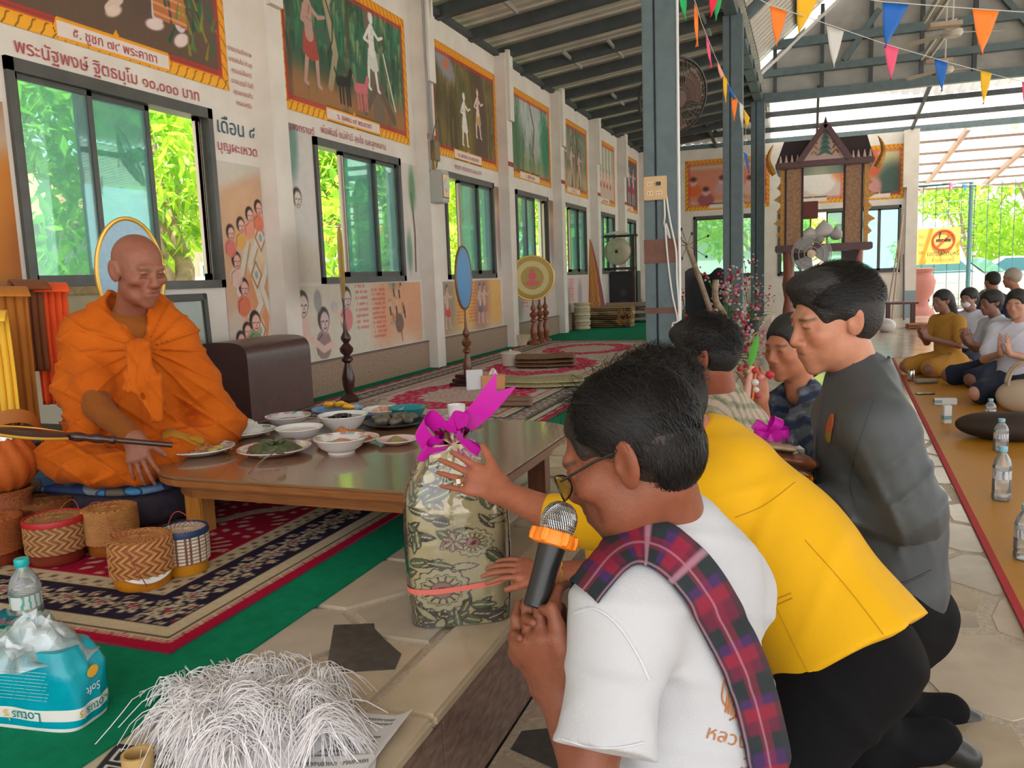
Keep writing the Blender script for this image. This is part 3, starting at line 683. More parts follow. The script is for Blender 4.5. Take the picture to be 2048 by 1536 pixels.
def person_paint(p, x, y, h, skin, cloth, pose=0, hair=(60, 50, 45), line=(110, 80, 70)):
    """simple painted figure standing at x,y with height h"""
    k = h
    for q in (-1, 1): p.line([(x+q*.05*k, y+.5*k), (x+q*.09*k+pose*.06*k, y+.26*k), (x+q*.12*k, y+.02*k), (x+q*.12*k+.05*k, y)], .042*k, skin, 1, .018*k)
    p.poly([(x-.1*k, y+.52*k), (x+.1*k, y+.52*k), (x+.16*k, y+.28*k), (x+.02*k, y+.24*k), (x-.14*k, y+.3*k)], cloth)
    p.line([(x, y+.5*k), (x-.01*k, y+.66*k), (x, y+.78*k)], .075*k, skin, 1, .07*k)
    p.line([(x-.07*k, y+.76*k), (x-.16*k+pose*.1*k, y+.62*k), (x-.05*k+pose*.12*k, y+.6*k)], .028*k, skin, 1, .018*k); p.line([(x+.07*k, y+.76*k), (x+.18*k, y+.7*k+pose*.02*k), (x+.3*k, y+.74*k)], .028*k, skin, 1, .018*k)
    p.ell(x, y+.93*k, .062*k, .078*k, hair); p.ell(x+.015*k, y+.905*k, .045*k, .062*k, skin); p.line([(x+.03*k, y+.79*k), (x+.0*k, y+.7*k)], .008*k, line, .6); p.line([(x-.05*k, y+.66*k), (x+.05*k, y+.64*k)], .006*k, line, .5)
GR = [(30, 112, 84), (60, 140, 100), (24, 84, 62), (120, 158, 110), (150, 165, 110)]
# ---- seven framed murals along the wall, two on the far wall
def mural(name, label, M, w, h, res, scene, bw=.085):
    p = Paint(w, h, res, (120, 110, 90), seed=len(label)); scene(p); keep = p.C.copy(); ornate(p, bw)
    o = thing(name, label, 'mural', tuple(M.translation), group='framed scenes painted along the walls')
    p.build('painting', Matrix.Translation(-M.translation) @ M, M_paint, o); return o
def sc1(p):
    p.rect(0, 0, 9, 9, (92, 76, 66)); p.wash((70, 56, 52), 5, 1, .7); p.wash((112, 94, 80), 7, 2, .5); p.rect(0, 0, 9, .32, (104, 82, 66), .8, .12)
    x0 = p.w*.42
    for a in (((x0-.12, .75), (x0-.11, .48), (x0-.05, .38), (x0-.2, .37)), ((x0+.02, .75), (x0+.13, .5), (x0+.21, .36), (x0+.12, .27))): p.line(a, .045, (214, 190, 172), 1, .028)
    p.line([(x0-.3, .8), (x0-.25, .45), (x0-.14, .4)], .009, (210, 185, 160)); p.ell(x0+.16, .27, .07, .03, (222, 200, 184), 1, .5)
    x1 = x0+.52
    p.line([(x1, .85), (x1+.02, .55), (x1+.0, .34)], .05, (206, 198, 206)); p.line([(x1+.15, .85), (x1+.17, .55), (x1+.2, .34)], .05, (206, 198, 206))
    for q in (0, .16): p.poly([(x1-.05+q, .62), (x1+.08+q, .62), (x1+.11+q, .32), (x1-.03+q, .33)], (190, 110, 70)); p.wash((150, 70, 50), 40, 3, .0)
    for q in (.36, .42, .48, .54): p.line([(x1-.04, q), (x1+.26, q-.01)], .008, (226, 190, 120), .6)
    p.ell(x1-.03, .28, .08, .035, (226, 204, 200), 1, .2); p.ell(x1+.2, .24, .075, .04, (226, 204, 200), 1, .5)
    r = np.random.default_rng(3)
    for i in range(90):
        x, y = p.w-.34+r.normal()*.12, .15+r.random()*1.0; p.line([(x, y), (x+r.normal()*.05, y+.1)], .014, [(40, 110, 80), (24, 84, 66), (90, 130, 70), (150, 140, 50)][r.integers(4)], .8, .004)
def sc2(p):
    forest(p, 0, 0, p.w, p.h, (70, 100, 78), GR, (150, 110, 76), 320, 4, 5, .14)
    p.line([(p.w*.33, .3), (p.w*.38, .6), (p.w*.33, 1.0), (p.w*.42, 1.3)], .04, (196, 172, 140), .75, .05)
    p.rect(.1, .1, p.w, .3, (168, 116, 72), .7, .12)
    p.line([(p.w*.72, .18), (p.w*.70, .6), (p.w*.62, 1.3)], .12, (120, 104, 86), .95, .05); p.line([(p.w*.85, .2), (p.w*.72, .5)], .05, (110, 92, 78)); p.line([(p.w*.6, .2), (p.w*.7, .45)], .04, (110, 92, 78))
    person_paint(p, p.w*.2, .26, .82, (186, 148, 136), (168, 78, 66), .4, (120, 70, 60)); p.line([(p.w*.33, 1.02), (p.w*.37, .86), (p.w*.36, .7), (p.w*.32, .55)], .009, (70, 50, 40))
    person_paint(p, p.w*.68, .42, .72, (226, 224, 216), (210, 212, 204), -.3, (214, 210, 204), (150, 150, 140)); p.line([(p.w*.78, .8), (p.w*.87, .3)], .012, (220, 220, 210))
    for x, c in ((p.w*.42, (46, 44, 42)), (p.w*.56, (206, 112, 122))):
        p.line([(x-.06, .38), (x+.1, .4)], .045, c); p.line([(x+.1, .4), (x+.15, .5)], .03, c)
        for q in (-.05, .0, .07, .11): p.line([(x+q, .36), (x+q+.01, .2)], .014, c)
        p.line([(x-.08, .4), (x-.12, .48)], .01, c)
def sc3(p):
    forest(p, 0, 0, p.w, p.h, (110, 98, 62), [(132, 112, 60), (96, 92, 50), (80, 84, 56), (150, 130, 76)], (128, 108, 58), 160, 5, 8, .16)
    p.ell(p.w*.2, 1.05, .3, .14, (150, 150, 158), .9, -.4, .4); p.ell(p.w*.22, 1.05, .08, .06, (206, 110, 80), .9, 0, .5)
    p.line([(p.w*.72, .15), (p.w*.74, .6), (p.w*.68, 1.2)], .22, (92, 74, 62), .9, .12); person_paint(p, p.w*.68, .35, .6, (226, 200, 188), (196, 160, 110), -.3, (196, 150, 90)); person_paint(p, p.w*.46, .2, .62, (230, 226, 220), (224, 218, 210), 0, (226, 220, 214))
def sc4(p):
    forest(p, 0, 0, p.w, p.h, (170, 178, 168), GR[:3]+[(90, 140, 96)], (140, 150, 100), 200, 2, 12, .15); p.rect(p.w*.3, p.h*.55, p.w*.75, p.h, (200, 202, 200), .7, .15); p.ell(p.w*.2, .5, .35, .4, (70, 110, 76), .8, 0, .5); p.ell(p.w*.87, .6, .22, .4, (36, 120, 84), .8, 0, .4); p.line([(p.w*.5, 1.2), (p.w*.62, .8), (p.w*.56, .4)], .02, (110, 80, 70))
def sc5(p):
    forest(p, 0, 0, p.w, p.h, (140, 132, 110), GR[:3]+[(200, 180, 170)], (180, 160, 120), 160, 3, 15, .13)
    for x in (.2, .45, .7): person_paint(p, p.w*x, .2, .75-.2*x, (214, 176, 160), (190, 150, 120))
def sc6(p):
    p.rect(0, 0, 9, 9, (198, 184, 168)); p.rect(.1, .65, p.w, 1.2, (160, 170, 150), .8, .1)
    for x in (.2, .35, .5, .65, .8): p.line([(p.w*x, .5), (p.w*x, 1.15)], .03, (232, 224, 214)); person_paint(p, p.w*x-.06, .2, .5, (222, 170, 150), (206, 90, 80))
def sc7(p):
    p.rect(0, 0, 9, 9, (96, 92, 96))
    for x in (.25, .5, .75): person_paint(p, p.w*x, .2, .85, (218, 190, 190), (190, 50, 80))
MUR = [(3.0, 5.02, sc1, 'mural of two walkers\' bare legs, golden border, above the nearest window', .0065), (5.66, 7.85, sc2, 'mural of a bowman with dogs facing a pale figure in a tree', .0075), (8.42, 10.42, sc3, 'brown forest mural of two pale figures by a hollow tree', .010),
       (10.72, 12.82, sc4, 'mural of misty green trees with a twisting branch', .016), (13.18, 15.14, sc5, 'mural of pink figures under trees, left of the column', .02), (15.58, 17.42, sc6, 'mural of white pillars and a seated crowd', .022), (17.96, 19.85, sc7, 'dark mural with magenta robed figures at the far corner', .025)]
M_redink = mat('red_sign_paint', (.42, .05, .07), .6); M_blueink = mat('blue_sign_paint', (.02, .08, .14), .6); M_greyink = mat('grey_sign_paint', (.12, .12, .13), .6)
murs = [mural('framed_mural', lb, on_wall(a, 2.655), b-a, 1.255, rs, sc) for a, b, sc, lb, rs in MUR]
def wall_text(s, size, y, z, m, parent, sx=1, off=.008, rot=0):
    M = on_wall(y, z, off) @ Matrix.Rotation(rot, 4, 'Z'); o = lettering(s, size, Matrix.Translation(-Vector(parent.location)) @ M, m, parent, sx=sx); return o
wall_text('๕. ชูชก ๗๙ พระคาถา', .080, 4.01, 2.693, M_redink, murs[0]); wall_text('๖. จุลพน ๓๕ พระคาถา', .07, 6.755, 2.70, M_redink, murs[1]); wall_text('๗. มหาพน ๘๐ พระคาถา', .07, 9.42, 2.70, M_redink, murs[2])
for k, s in enumerate(('๘. กุมาร ๑๐๑', '๙. มัทรี ๙๐', '๑๐. สักกบรรพ', '๑๑. มหาราช')): wall_text(s, .08, (MUR[k+3][0]+MUR[k+3][1])/2, 2.70, M_redink, murs[k+3])
def inscription(lines, label):
    o = thing('wall_inscription', label, 'lettering', (XW, lines[0][2], lines[0][3]))
    for s, size, y, z, m in lines: wall_text(s, size, y, z, m, o)
inscription([('พระนัฐพงษ์ ฐิตธมฺโม ๑๐,๐๐๐ บาท', .105, 4.0, 2.525, M_redink)], 'line of red handwritten lettering between nearest mural and window')
inscription([('เดือน ๔', .15, 5.06, 2.35, M_blueink)], 'dark blue lettering right of the nearest window')
inscription([('บุญผะเหวด', .10, 5.06, 2.225, M_redink)], 'red lettering under the dark blue words')
inscription([(s, .046, 5.17, 2.95-.075*k, M_redink) for k, s in enumerate(('รายนามเจ้าภาพ', 'นายสมใจ คำสุข', 'คุณแม่จันทร์', 'นายบุญมี ใจดี', 'คุณยายแก้ว', 'ครอบครัว'))], 'small block of red names beside the nearest mural')
inscription([('พ่อพันธ์ แม่คำมี สุขใจ และลูกหลาน', .085, 6.75, 2.54, M_redink)], 'red lettering above the second window'); inscription([('คุณตา คุณยาย ๕,๐๐๐ บาท', .08, 9.4, 2.55, M_redink)], 'red lettering above the third window')
inscription([('บุญสงกรานต์', .085, 5.85, 2.50, M_redink)], 'short red words left of the second window')
# ---- the pictures brushed onto the wall below and beside the windows
def picture(name, label, M, w, h, res, fn, bg=(206, 200, 190)):
    p = Paint(w, h, res, bg, seed=int(w*100)); p.wash((190, 180, 168), 6, 1, .4); fn(p); o = p.build(name, M, M_paint); return tag(o, label, 'wall painting', 'pictures brushed on the wall between windows')
SK = (226, 176, 160)
def pa(p):   # left of the first window
    p.rect(0, 0, 9, .95, (206, 132, 50), 1, .1); p.wash((150, 80, 40), 8, 3, .8)
    for k in range(7): p.line([(-.05, .75-.1*k), (.15, .8-.09*k), (.25, .6-.09*k), (.1, .4-.1*k)], .012, (226, 180, 110), .8)
    p.rect(0, 0, 9, .25, (96, 80, 70), .8, .1)
def pb(p):   # tall tree of faces between first window and pilaster
    p.rect(0, .6, 9, 1.35, (222, 196, 150), .55, .2); p.rect(.2, 0, 9, .75, (214, 140, 96), .8, .12); p.wash((206, 120, 70), 9, 4, .35)
    for pts in (((.25, 0), (.22, .25), (.40, .5), (.30, .8), (.45, 1.05), (.52, 1.3)), ((.1, .1), (.3, .35), (.15, .6), (.28, .95)), ((.46, .1), (.52, .4), (.42, .62), (.55, .9))):
        p.line(pts, .045, (214, 206, 196), .95, .025); p.line([(x+.03, y) for x, y in pts], .008, (170, 140, 90), .8)
    for x, y in ((.36, .3), (.36, .72), (.44, 1.0)): p.ell(x, y, .06, .1, (222, 200, 196)); p.line([(x-.06, y), (x, y+.1), (x+.06, y), (x, y-.1), (x-.06, y)], .008, (160, 130, 80)); p.ell(x, y, .02, .03, (110, 160, 140), .7)
    for x, y, r, c in ((.12, .24, .055, (230, 226, 220)), (.2, .3, .055, (150, 50, 60)), (.3, .36, .07, (110, 150, 100)), (.2, .62, .06, (216, 110, 80)), (.14, .82, .055, (224, 190, 180)), (.1, 1.02, .05, (220, 120, 110)), (.22, 1.08, .05, (226, 170, 90)), (.33, 1.16, .05, (230, 150, 130)), (.44, 1.22, .05, (220, 120, 90)), (.55, 1.3, .05, (222, 140, 110)), (.62, .75, .045, (120, 50, 60))): p.face(x, y, r, SK, (50, 42, 42), 0, c)
def pc(p):   # left of and under the second window
    p.rect(0, 0, 9, .3, (226, 206, 176), .5, .15); p.ell(.16, 1.15, .1, .32, (96, 140, 130), .8, 0, .4); p.ell(.1, 1.75, .05, .2, (130, 110, 96)); p.line([(.1, 1.7), (.13, 2.0), (.22, 1.95), (.2, 1.7)], .02, (120, 100, 110), .6)
    p.face(.2, .68, .07, (216, 206, 196), (70, 66, 66))
def pd(p):
    p.rect(0, 0, 9, 9, (216, 208, 186), .6); p.rect(1.35, 0, 9, 9, (220, 150, 110), .75, .2); p.wash((230, 220, 200), 6, 2, .4)
    p.face(.17, .47, .095, (222, 206, 196), (80, 76, 78), 0, (222, 190, 180)); p.face(.47, .32, .095, (214, 190, 190), (80, 70, 74), 0, (150, 120, 120)); p.ell(.4, .5, .06, .1, (150, 150, 150), .8); p.face(.86, .5, .085, (222, 200, 196), (60, 54, 56), 0, (216, 130, 130))
    p.line([(.25, .2), (.45, .08), (.6, .12)], .03, (222, 190, 180)); p.ell(.65, .44, .06, .05, (190, 190, 190)); p.line([(.66, .42), (.8, .28)], .02, (222, 190, 180))
    for k in range(8): p.thai(1.02, .6-.055*k, .22, .026, (206, 80, 80), k); 
    for k in range(11): p.thai(1.32, .56-.045*k, .26, .024, (206, 80, 80), 20+k)
    r = np.random.default_rng(4)
    for i in range(26): x, y = 1.62+.36*r.random(), .08+.6*r.random(); p.ell(x, y, .014, .018, (60, 50, 46)); p.line([(x, y), (x+.01, y-.06)], .014, [(190, 120, 80), (80, 70, 60), (210, 180, 160)][r.integers(3)])
    p.ell(1.85, .22, .09, .1, (120, 96, 86), .9); p.ell(1.75, .68, .1, .12, (110, 140, 110), .6, 0, .5)
def pe(p):   # narrow strip right of second window
    p.rect(0, 0, 9, 9, (208, 202, 196), .6); p.line([(.22, .1), (.24, .5), (.2, .9)], .018, (110, 90, 80)); p.ell(.22, .95, .07, .22, (90, 140, 100), .8, 0, .5); p.ell(.1, .3, .06, .2, (80, 130, 110), .7, 0, .5)
def pf(p):
    p.rect(0, 0, 9, 9, (228, 168, 80), .75, .2); p.ell(.3, .4, .35, .4, (150, 140, 130), .8, 0, .5); p.ell(1.35, .45, .3, .5, (150, 110, 116), .7, 0, .5); p.ell(.9, .5, .3, .4, (240, 190, 90), .8, 0, .5)
    for k in range(12): p.thai(.62, .58-.042*k, .24, .022, (200, 90, 80), 40+k); p.thai(.98, .58-.042*k, .26, .022, (200, 90, 80), 60+k)
    for x, c in ((.15, (90, 90, 90)), (.35, (210, 80, 90)), (1.35, (120, 110, 120)), (1.5, (180, 120, 120))): person_paint(p, x, .08, .5, (214, 180, 170), c)
def pg(p):
    p.rect(0, 0, 9, 9, (210, 186, 180), .6, .2); p.ell(.3, .25, .25, .25, (120, 140, 120), .7, 0, .5); p.ell(1.2, .3, .14, .24, (140, 140, 150), .7, 0, .5)
    for k in range(8): p.thai(.5, .55-.05*k, .3, .026, (206, 90, 110), 80+k)
def ph(p):
    p.rect(0, .4, 9, 9, (200, 150, 110), .7, .2); p.rect(0, 1.0, 9, 1.3, (120, 90, 80), .7, .15); p.ell(.17, .5, .1, .35, (150, 130, 140), .7, 0, .4)
picture('wall_painting', 'orange drapery brushed on the wall behind the backrest chair', on_wall(2.6, 1.05), .6, 1.2, .009, pa)
picture('wall_painting', 'painting of many small faces climbing a pale tree', on_wall(4.805, .62), .49, 1.53, .0055, pb)
picture('wall_painting', 'narrow painting of a pale bearded face left of second window', on_wall(5.56, 1.27), .46, 1.28, .008, pc, (208, 204, 200))
picture('wall_painting', 'painting of people splashing water under the second window', on_wall(5.56, .61), 2.36, .63, .008, pd)
picture('wall_painting', 'thin painting of a tree right of the second window', on_wall(7.62, 1.26), .34, 1.2, .01, pe)
picture('wall_painting', 'orange painting of monks and red verses under the third window', on_wall(8.25, .61), 2.1, .62, .011, pf)
picture('wall_painting', 'painting with brown sky right of the third window', on_wall(10.21, 1.26), .2, 1.2, .014, ph)
picture('wall_painting', 'faded painting with verses under the fourth window', on_wall(10.7, .61), 2.15, .62, .015, pg)
picture('wall_painting', 'lilac painting with verses under the fifth window', on_wall(13.2, .61), 2.05, .62, .02, pg)
picture('wall_painting', 'warm painted strip right of the fourth window', on_wall(12.6, 1.26), .28, 1.2, .016, ph)
def sf1(p):
    p.rect(0, 0, 9, 9, (196, 186, 160)); p.rect(0, .2, 9, 1.0, (206, 118, 92), .8, .08)
    for x, y, c in ((.5, .25, (150, 80, 90)), (.9, .5, (190, 150, 150)), (1.2, .35, (170, 60, 60)), (1.55, .45, (206, 170, 160)), (1.9, .3, (200, 90, 60)), (.2, .5, (210, 100, 50))): p.ell(x, y, .2, .16, c, .9); p.ell(x, y+.2, .09, .1, (216, 170, 160)); p.ell(x, y+.26, .08, .06, (90, 50, 50))
def sf2(p):
    p.rect(0, 0, 9, 9, (200, 190, 140)); p.ell(.85, .35, .45, .5, (60, 84, 80), .9, .3, .4); p.ell(.35, .8, .2, .3, (206, 90, 60), .9, 0, .3); p.ell(.4, .3, .15, .2, (200, 140, 140), .9, 0, .3); p.ell(.75, 1.2, .06, .05, (220, 90, 50))
def sf3(p):
    p.rect(0, 0, 9, 9, (206, 190, 180)); p.ell(.85, .6, .4, .4, (224, 220, 214), .95); p.ell(.6, .8, .15, .2, (224, 218, 214)); p.ell(1.3, .8, .2, .3, (214, 120, 70), .8, 0, .4); p.ell(.3, .5, .15, .3, (190, 110, 120), .7, 0, .4)
for a, b, fn, lb in ((-2.95, -.95, sf1, 'red and white crowd mural between two columns on the far wall'), (-.7, .75, sf3, 'white elephant mural seen through the carved pulpit'), (.95, 1.98, sf2, 'small mural of a figure by a dark hill, right of pulpit')):
    mural('framed_mural', lb, on_far(a, 2.72), b-a, 1.22, .03, fn, .1)
# ---- carpets
def rug_field(p, bw, field, bandc, motif, edge, seed, med, ring=None, spec=.55):
    ring = ring or field
    w, h = p.w, p.h; d = np.minimum(np.minimum(p.X, w-p.X), np.minimum(p.Y, h-p.Y)); r = np.random.default_rng(seed)
    p.C[:] = np.array(edge, float)
    p.put((d > .035).astype(float), motif); fr = (np.sin((p.X+p.Y)*420) > 0)*(d > .035)*(d < .055); p.put(fr.astype(float), edge, .7)
    p.put(((d > .06) & (d < .075)).astype(float), (60, 44, 40)); p.put(((d > .12) & (d < .13)).astype(float), (50, 40, 50))
    p.put(((d > .13) & (d < .13+bw)).astype(float), bandc)
    # flowers along the band
    n = .13; t = (np.abs(p.Y-h/2) if False else p.Y)
    for ax, L in ((0, h), (1, w)):
        k = int(L/n)
        for i in range(k):
            c = (i+.5)*L/k
            for q in (0, 1):
                for off, ra in ((0, .042), (.5, .017)):
                    cc = c+off*L/k
                    for e in ((.0,) if off == 0 else (-.05, .0, .05)):
                        z = .13+bw/2+e; x, y = ((z if q == 0 else w-z), cc) if ax == 0 else (cc, (z if q == 0 else h-z))
                        if ax == 1 and not (.13 < x < w-.13): continue
                        k2 = p.sub(x-ra*1.4, y-ra*1.4, x+ra*1.4, y+ra*1.4)
                        if k2 is None: continue
                        dx, dy = p.X[k2]-x, p.Y[k2]-y; rr = np.hypot(dx, dy); an = np.arctan2(dy, dx); pet = ra*(1+.28*np.cos(7*an)); ok = (d[k2] > .13)*(d[k2] < .13+bw)
                        p.sput(k2, ((rr < pet)*ok).astype(float), motif, .95); p.sput(k2, ((rr < pet*.62)*(rr > pet*.38)*ok).astype(float), bandc, .8); p.sput(k2, (rr < pet*.25).astype(float), edge, .8)
    i0 = .13+bw; p.put(((d > i0) & (d < i0+.09)).astype(float), motif); p.put((((np.sin(p.X*95)*np.sin(p.Y*95) > .3)) & (d > i0+.02) & (d < i0+.07)).astype(float), (120, 80, 60), .8)
    p.put(((d > i0) & (d < i0+.008)).astype(float), (60, 44, 40)); p.put(((d > i0+.085) & (d < i0+.1)).astype(float), edge)
    inn = (d > i0+.1); cx = np.abs(p.X-w/2)/(w/2-i0); cy = np.abs(p.Y-h/2)/(h/2-i0)
    p.put(inn.astype(float), field)
    corner = inn & (np.maximum(1-cx, 0)**.8+np.maximum(1-cy, 0)**.8 < .62+.06*np.sin(p.X*28)+.06*np.sin(p.Y*28)); p.put(corner.astype(float), motif)
    sp = np.sin(p.X*62+2*np.sin(p.Y*21))*np.sin(p.Y*58+2*np.sin(p.X*17)); p.put((inn & ~corner & (sp > spec)).astype(float), motif if ring is field else (190, 150, 146), .8); p.put((corner & (np.abs(sp) > .55)).astype(float), (110, 60, 56), .75); p.put((corner & (np.abs(sp-.3) < .08)).astype(float), (70, 50, 50), .6)
    for y, ry in med:
        q = np.sqrt(((p.X-w/2)/(w*.30))**2+((p.Y-y)/ry)**2)+.03*np.sin(14*np.arctan2(p.Y-y, p.X-w/2))
        p.put((inn & (q < 1)).astype(float), motif, .85); p.put((inn & (q < .9) & (q > .55)).astype(float), ring); p.put((inn & (q < .9) & (q > .55) & (sp > .6)).astype(float), motif, .8); p.put((inn & (q < .5) & (np.abs(sp) > .6)).astype(float), ring, .5)
def rug(label, x0, y0, x1, y1, res, **k):
    o = thing('rug', label, 'rug', (x0, y0, PLAT+.004)); p = Paint(x1-x0, y1-y0, res, (0, 0, 0), 3); rug_field(p, **k)
    m = mat('rug_pile', rough=.95, attr=True, nscale=60, namt=.15, bump=.35, bscale=260, spec=.1)
    p.build('pile', Matrix.Translation((0, 0, .0075)), m, o); MB().box((0, 0, 0), (x1-x0, y1-y0, .007)).build('backing', mat('rug_edge', (.32, .015, .05), .9), o); return o
M_green = mat('green_felt', (.005, .235, .12), .95, nscale=25, col2=(.004, .185, .09), bump=.2, bscale=200, spec=.1)
tag(MB().box((XW+.045, -.9, PLAT), (-1.372, 19.2, PLAT+.004)).build('green_carpet', M_green), 'bright green felt carpet covering the raised platform', 'carpet')
rug('crimson rug with navy flower border under the food table', -3.72, 1.57, -1.565, 4.72, .0085, bw=.17, field=(158, 20, 52), bandc=(44, 36, 58), motif=(206, 190, 160), edge=(176, 20, 58), seed=1, med=[(1.6, .75)])
rug('cream rug with pink oval medallions, farther along the platform', -3.72, 4.75, -1.63, 11.3, .016, bw=.17, field=(208, 196, 180), ring=(214, 60, 100), spec=.72, bandc=(120, 112, 112), motif=(214, 204, 190), edge=(206, 50, 90), seed=2, med=[(1.35, .85), (3.4, .95), (5.3, .85)])
# ================================================================ NEAR THINGS ON THE PLATFORM
def wood(name, c, c2, rough=.3, st=(3, 40, 40), coat=0): return mat(name, c, rough, nscale=3, col2=c2, stretch=st, coat=coat)
M_top = wood('varnished_brown_wood', (.27, .15, .08), (.20, .105, .05), .22, (2, 26, 26), .5)
M_edgew = wood('orange_brown_wood', (.30, .11, .03), (.2, .07, .02), .35, (3, 30, 30))
M_legw = wood('golden_wood', (.52, .22, .035), (.38, .14, .02), .4, (30, 30, 3)); M_legr = wood('red_brown_wood', (.20, .06, .025), (.13, .035, .015), .4, (30, 30, 3))
def rrect(x0, y0, x1, y1, r, n=8):
    P = []
    for cx, cy, a0 in ((x1-r, y0+r, -90), (x1-r, y1-r, 0), (x0+r, y1-r, 90), (x0+r, y0+r, 180)):
        for i in range(n+1): a = math.radians(a0+90*i/n); P.append((cx+r*math.cos(a), cy+r*math.sin(a)))
    return P
TX0, TY0, TX1, TY1, TZ = -2.36, 2.24, -.97, 3.52, PLAT+.285
tb = thing('low_table', 'low brown wooden dining table with rounded corners, laden with dishes', 'table', (0, 0, PLAT))
MB().prism(rrect(TX0, TY0, TX1, TY1, .25), .285-.008, .285).build('tabletop', M_top, tb, bevel=.003)
MB().prism(rrect(TX0+.004, TY0+.004, TX1-.004, TY1-.004, .25), .245, .277).build('top_edge', M_edgew, tb, bevel=.006)
MB().prism(rrect(TX0+.07, TY0+.07, TX1-.07, TY1-.07, .2), .19, .245).build('apron', M_edgew, tb)
for x, y, m in ((TX0+.13, TY0+.22, M_legw), (TX1-.16, TY0+.2, M_legr), (TX1-.15, TY1-.2, M_legr), (TX0+.13, TY1-.2, M_legw)):
    MB().box((x-.04, y-.04, .0), (x+.04, y+.04, .245)).build('leg', m, tb, bevel=.005)
# ---- dishes
M_china = mat('white_china', (.78, .77, .76), .12, spec=.6); M_pinkch = mat('pink_china', (.74, .52, .53), .15, spec=.6); M_bluech = mat('blue_enamel', (.20, .36, .66), .2); M_tealch = mat('teal_enamel', (.03, .25, .28), .2); M_blackpl = mat('dark_plate', (.04, .028, .025), .3)
def lathed(name, prof, m, parent, n=36, sm=True, **k): return MB().lathe(prof, n, **k).build(name, m, parent, smooth=sm, fix=False)
def plate_prof(r, h): return [(r*.45, 0), (r*.62, .004), (r*.9, h*.75), (r, h), (r*1.0, h+.004), (r*.95, h+.004), (r*.86, h*.8), (r*.6, .010), (0.0001, .009)]
def bowl_prof(r, h): return [(r*.5, 0), (r*.52, .008), (r*.8, h*.45), (r*.97, h*.92), (r*1.03, h), (r*1.03, h+.003), (r*.95, h*.96), (r*.76, h*.5), (r*.5, .012), (.0001, .011)]
def rim_flowers(o, r, h, cols, seed, n=9, wide=.12, z=.0):
    rr = random.Random(seed)
    for k in range(n):
        a = 2*math.pi*k/n+rr.random()*.3; R = r*(.90-.02*rr.random()); c = cols[k % len(cols)]; b = MB()
        for q in range(5):
            t = 2*math.pi*q/5; x = R*math.cos(a)+.009*math.cos(t); y = R*math.sin(a)+.009*math.sin(t); hh = h*.97+.0035+z
            b.add([(x+.008*math.cos(u), y+.008*math.sin(u), hh+.0005*q) for u in np.linspace(0, 5.24, 6)], [tuple(range(6))])
        b.build('flower_print', mat('print_%s' % '_'.join(str(int(x*99)) for x in c), c, .3), o)
def heap(name, r, h, m, parent, z=.012, amp=.25, f=60, seed=0, n=36, col=None):
    b = MB(); P = []
    for j in range(12):
        for i in range(n): a = 2*math.pi*i/n; q = r*(j/11)**.8; P.append((q*math.cos(a), q*math.sin(a), 0))
    P = np.array(P); R = np.hypot(P[:, 0], P[:, 1])/r; P[:, 2] = z+h*(1-R**2.2)*(1+amp*vnoise(P, f, seed))+h*.12*vnoise(P, f*3, seed+1)*(1-R)
    P[:, :2] *= (1+.06*vnoise(P, f*.5, seed+3))[:, None]
    b.add(P, [(j*n+i, j*n+(i+1) % n, (j+1)*n+(i+1) % n, (j+1)*n+i) for j in range(11) for i in range(n)]); return b.build(name, m, parent, smooth=True)
def strands(name, m, parent, r, h, n, rad, seed, z=.012, L=.05):
    rr = random.Random(seed); b = MB()
    for k in range(n):
        a = rr.random()*6.28; q = r*math.sqrt(rr.random()); x, y = q*math.cos(a), q*math.sin(a); th = rr.random()*6.28; pts = []
        for i in range(5):
            th += rr.uniform(-.7, .7); x += L/4*math.cos(th); y += L/4*math.sin(th); R = min(1, math.hypot(x, y)/r); pts.append((x, y, z+h*(1-R*R)*(.5+.6*rr.random())+rad))
        b.tube(pts, rad, 5)
    o = b.build(name, m, parent, smooth=True); o['kind'] = 'stuff'; return o
def leaf_mesh(b, c, d, up, L, W, bend=.2):
    c = np.array(c, float); d = unit(d); s = unit(np.cross(d, up)); u = np.cross(s, d); v = []
    for i in range(6):
        t = i/5; wv = W*math.sin(math.pi*min(.97, t*.9+.08))**.8; p = c+d*L*t+u*(-bend*L*t*t)
        v += [p-s*wv+u*W*.25, p, p+s*wv+u*W*.25]
    b.add(v, [(3*i+a, 3*i+a+1, 3*i+a+4, 3*i+a+3) for i in range(5) for a in (0, 1)])
def dish(px, py, r, kind, h, m, label, cat='plate'):
    p = at_z(px, py, TZ); p[1] = min(p[1], TY1-r*.6); o = thing('served_%s' % cat, label, cat, (p[0], p[1], TZ), random.random()*6, 'dishes on the low table')
    lathed(cat, plate_prof(r, h) if kind == 'p' else bowl_prof(r, h), m, o); return o
M_rice = mat('cooked_rice', (.80, .80, .76), .45, bump=.6, bscale=500); M_nood = mat('fried_noodle', (.50, .24, .08), .4, nscale=30, col2=(.36, .15, .05)); M_leafd = mat('wilted_leaf', (.06, .10, .035), .4, nscale=20, col2=(.03, .05, .02)); M_lime = mat('lime_flesh', (.62, .72, .25), .35); M_shred = mat('shredded_pork', (.48, .19, .05), .55, nscale=60, col2=(.32, .11, .03)); M_mango = mat('ripe_mango', (.85, .42, .02), .35); M_fish = mat('grilled_fish', (.20, .17, .12), .4, nscale=25, col2=(.07, .055, .04)); M_soup = mat('dark_broth', (.10, .045, .02), .08); M_milk = mat('coconut_soup', (.62, .55, .46), .15)
GREYP = [(.30, .36, .36), (.45, .5, .5)]; PINKP = [(.75, .16, .2), (.8, .35, .38), (.15, .4, .18)]
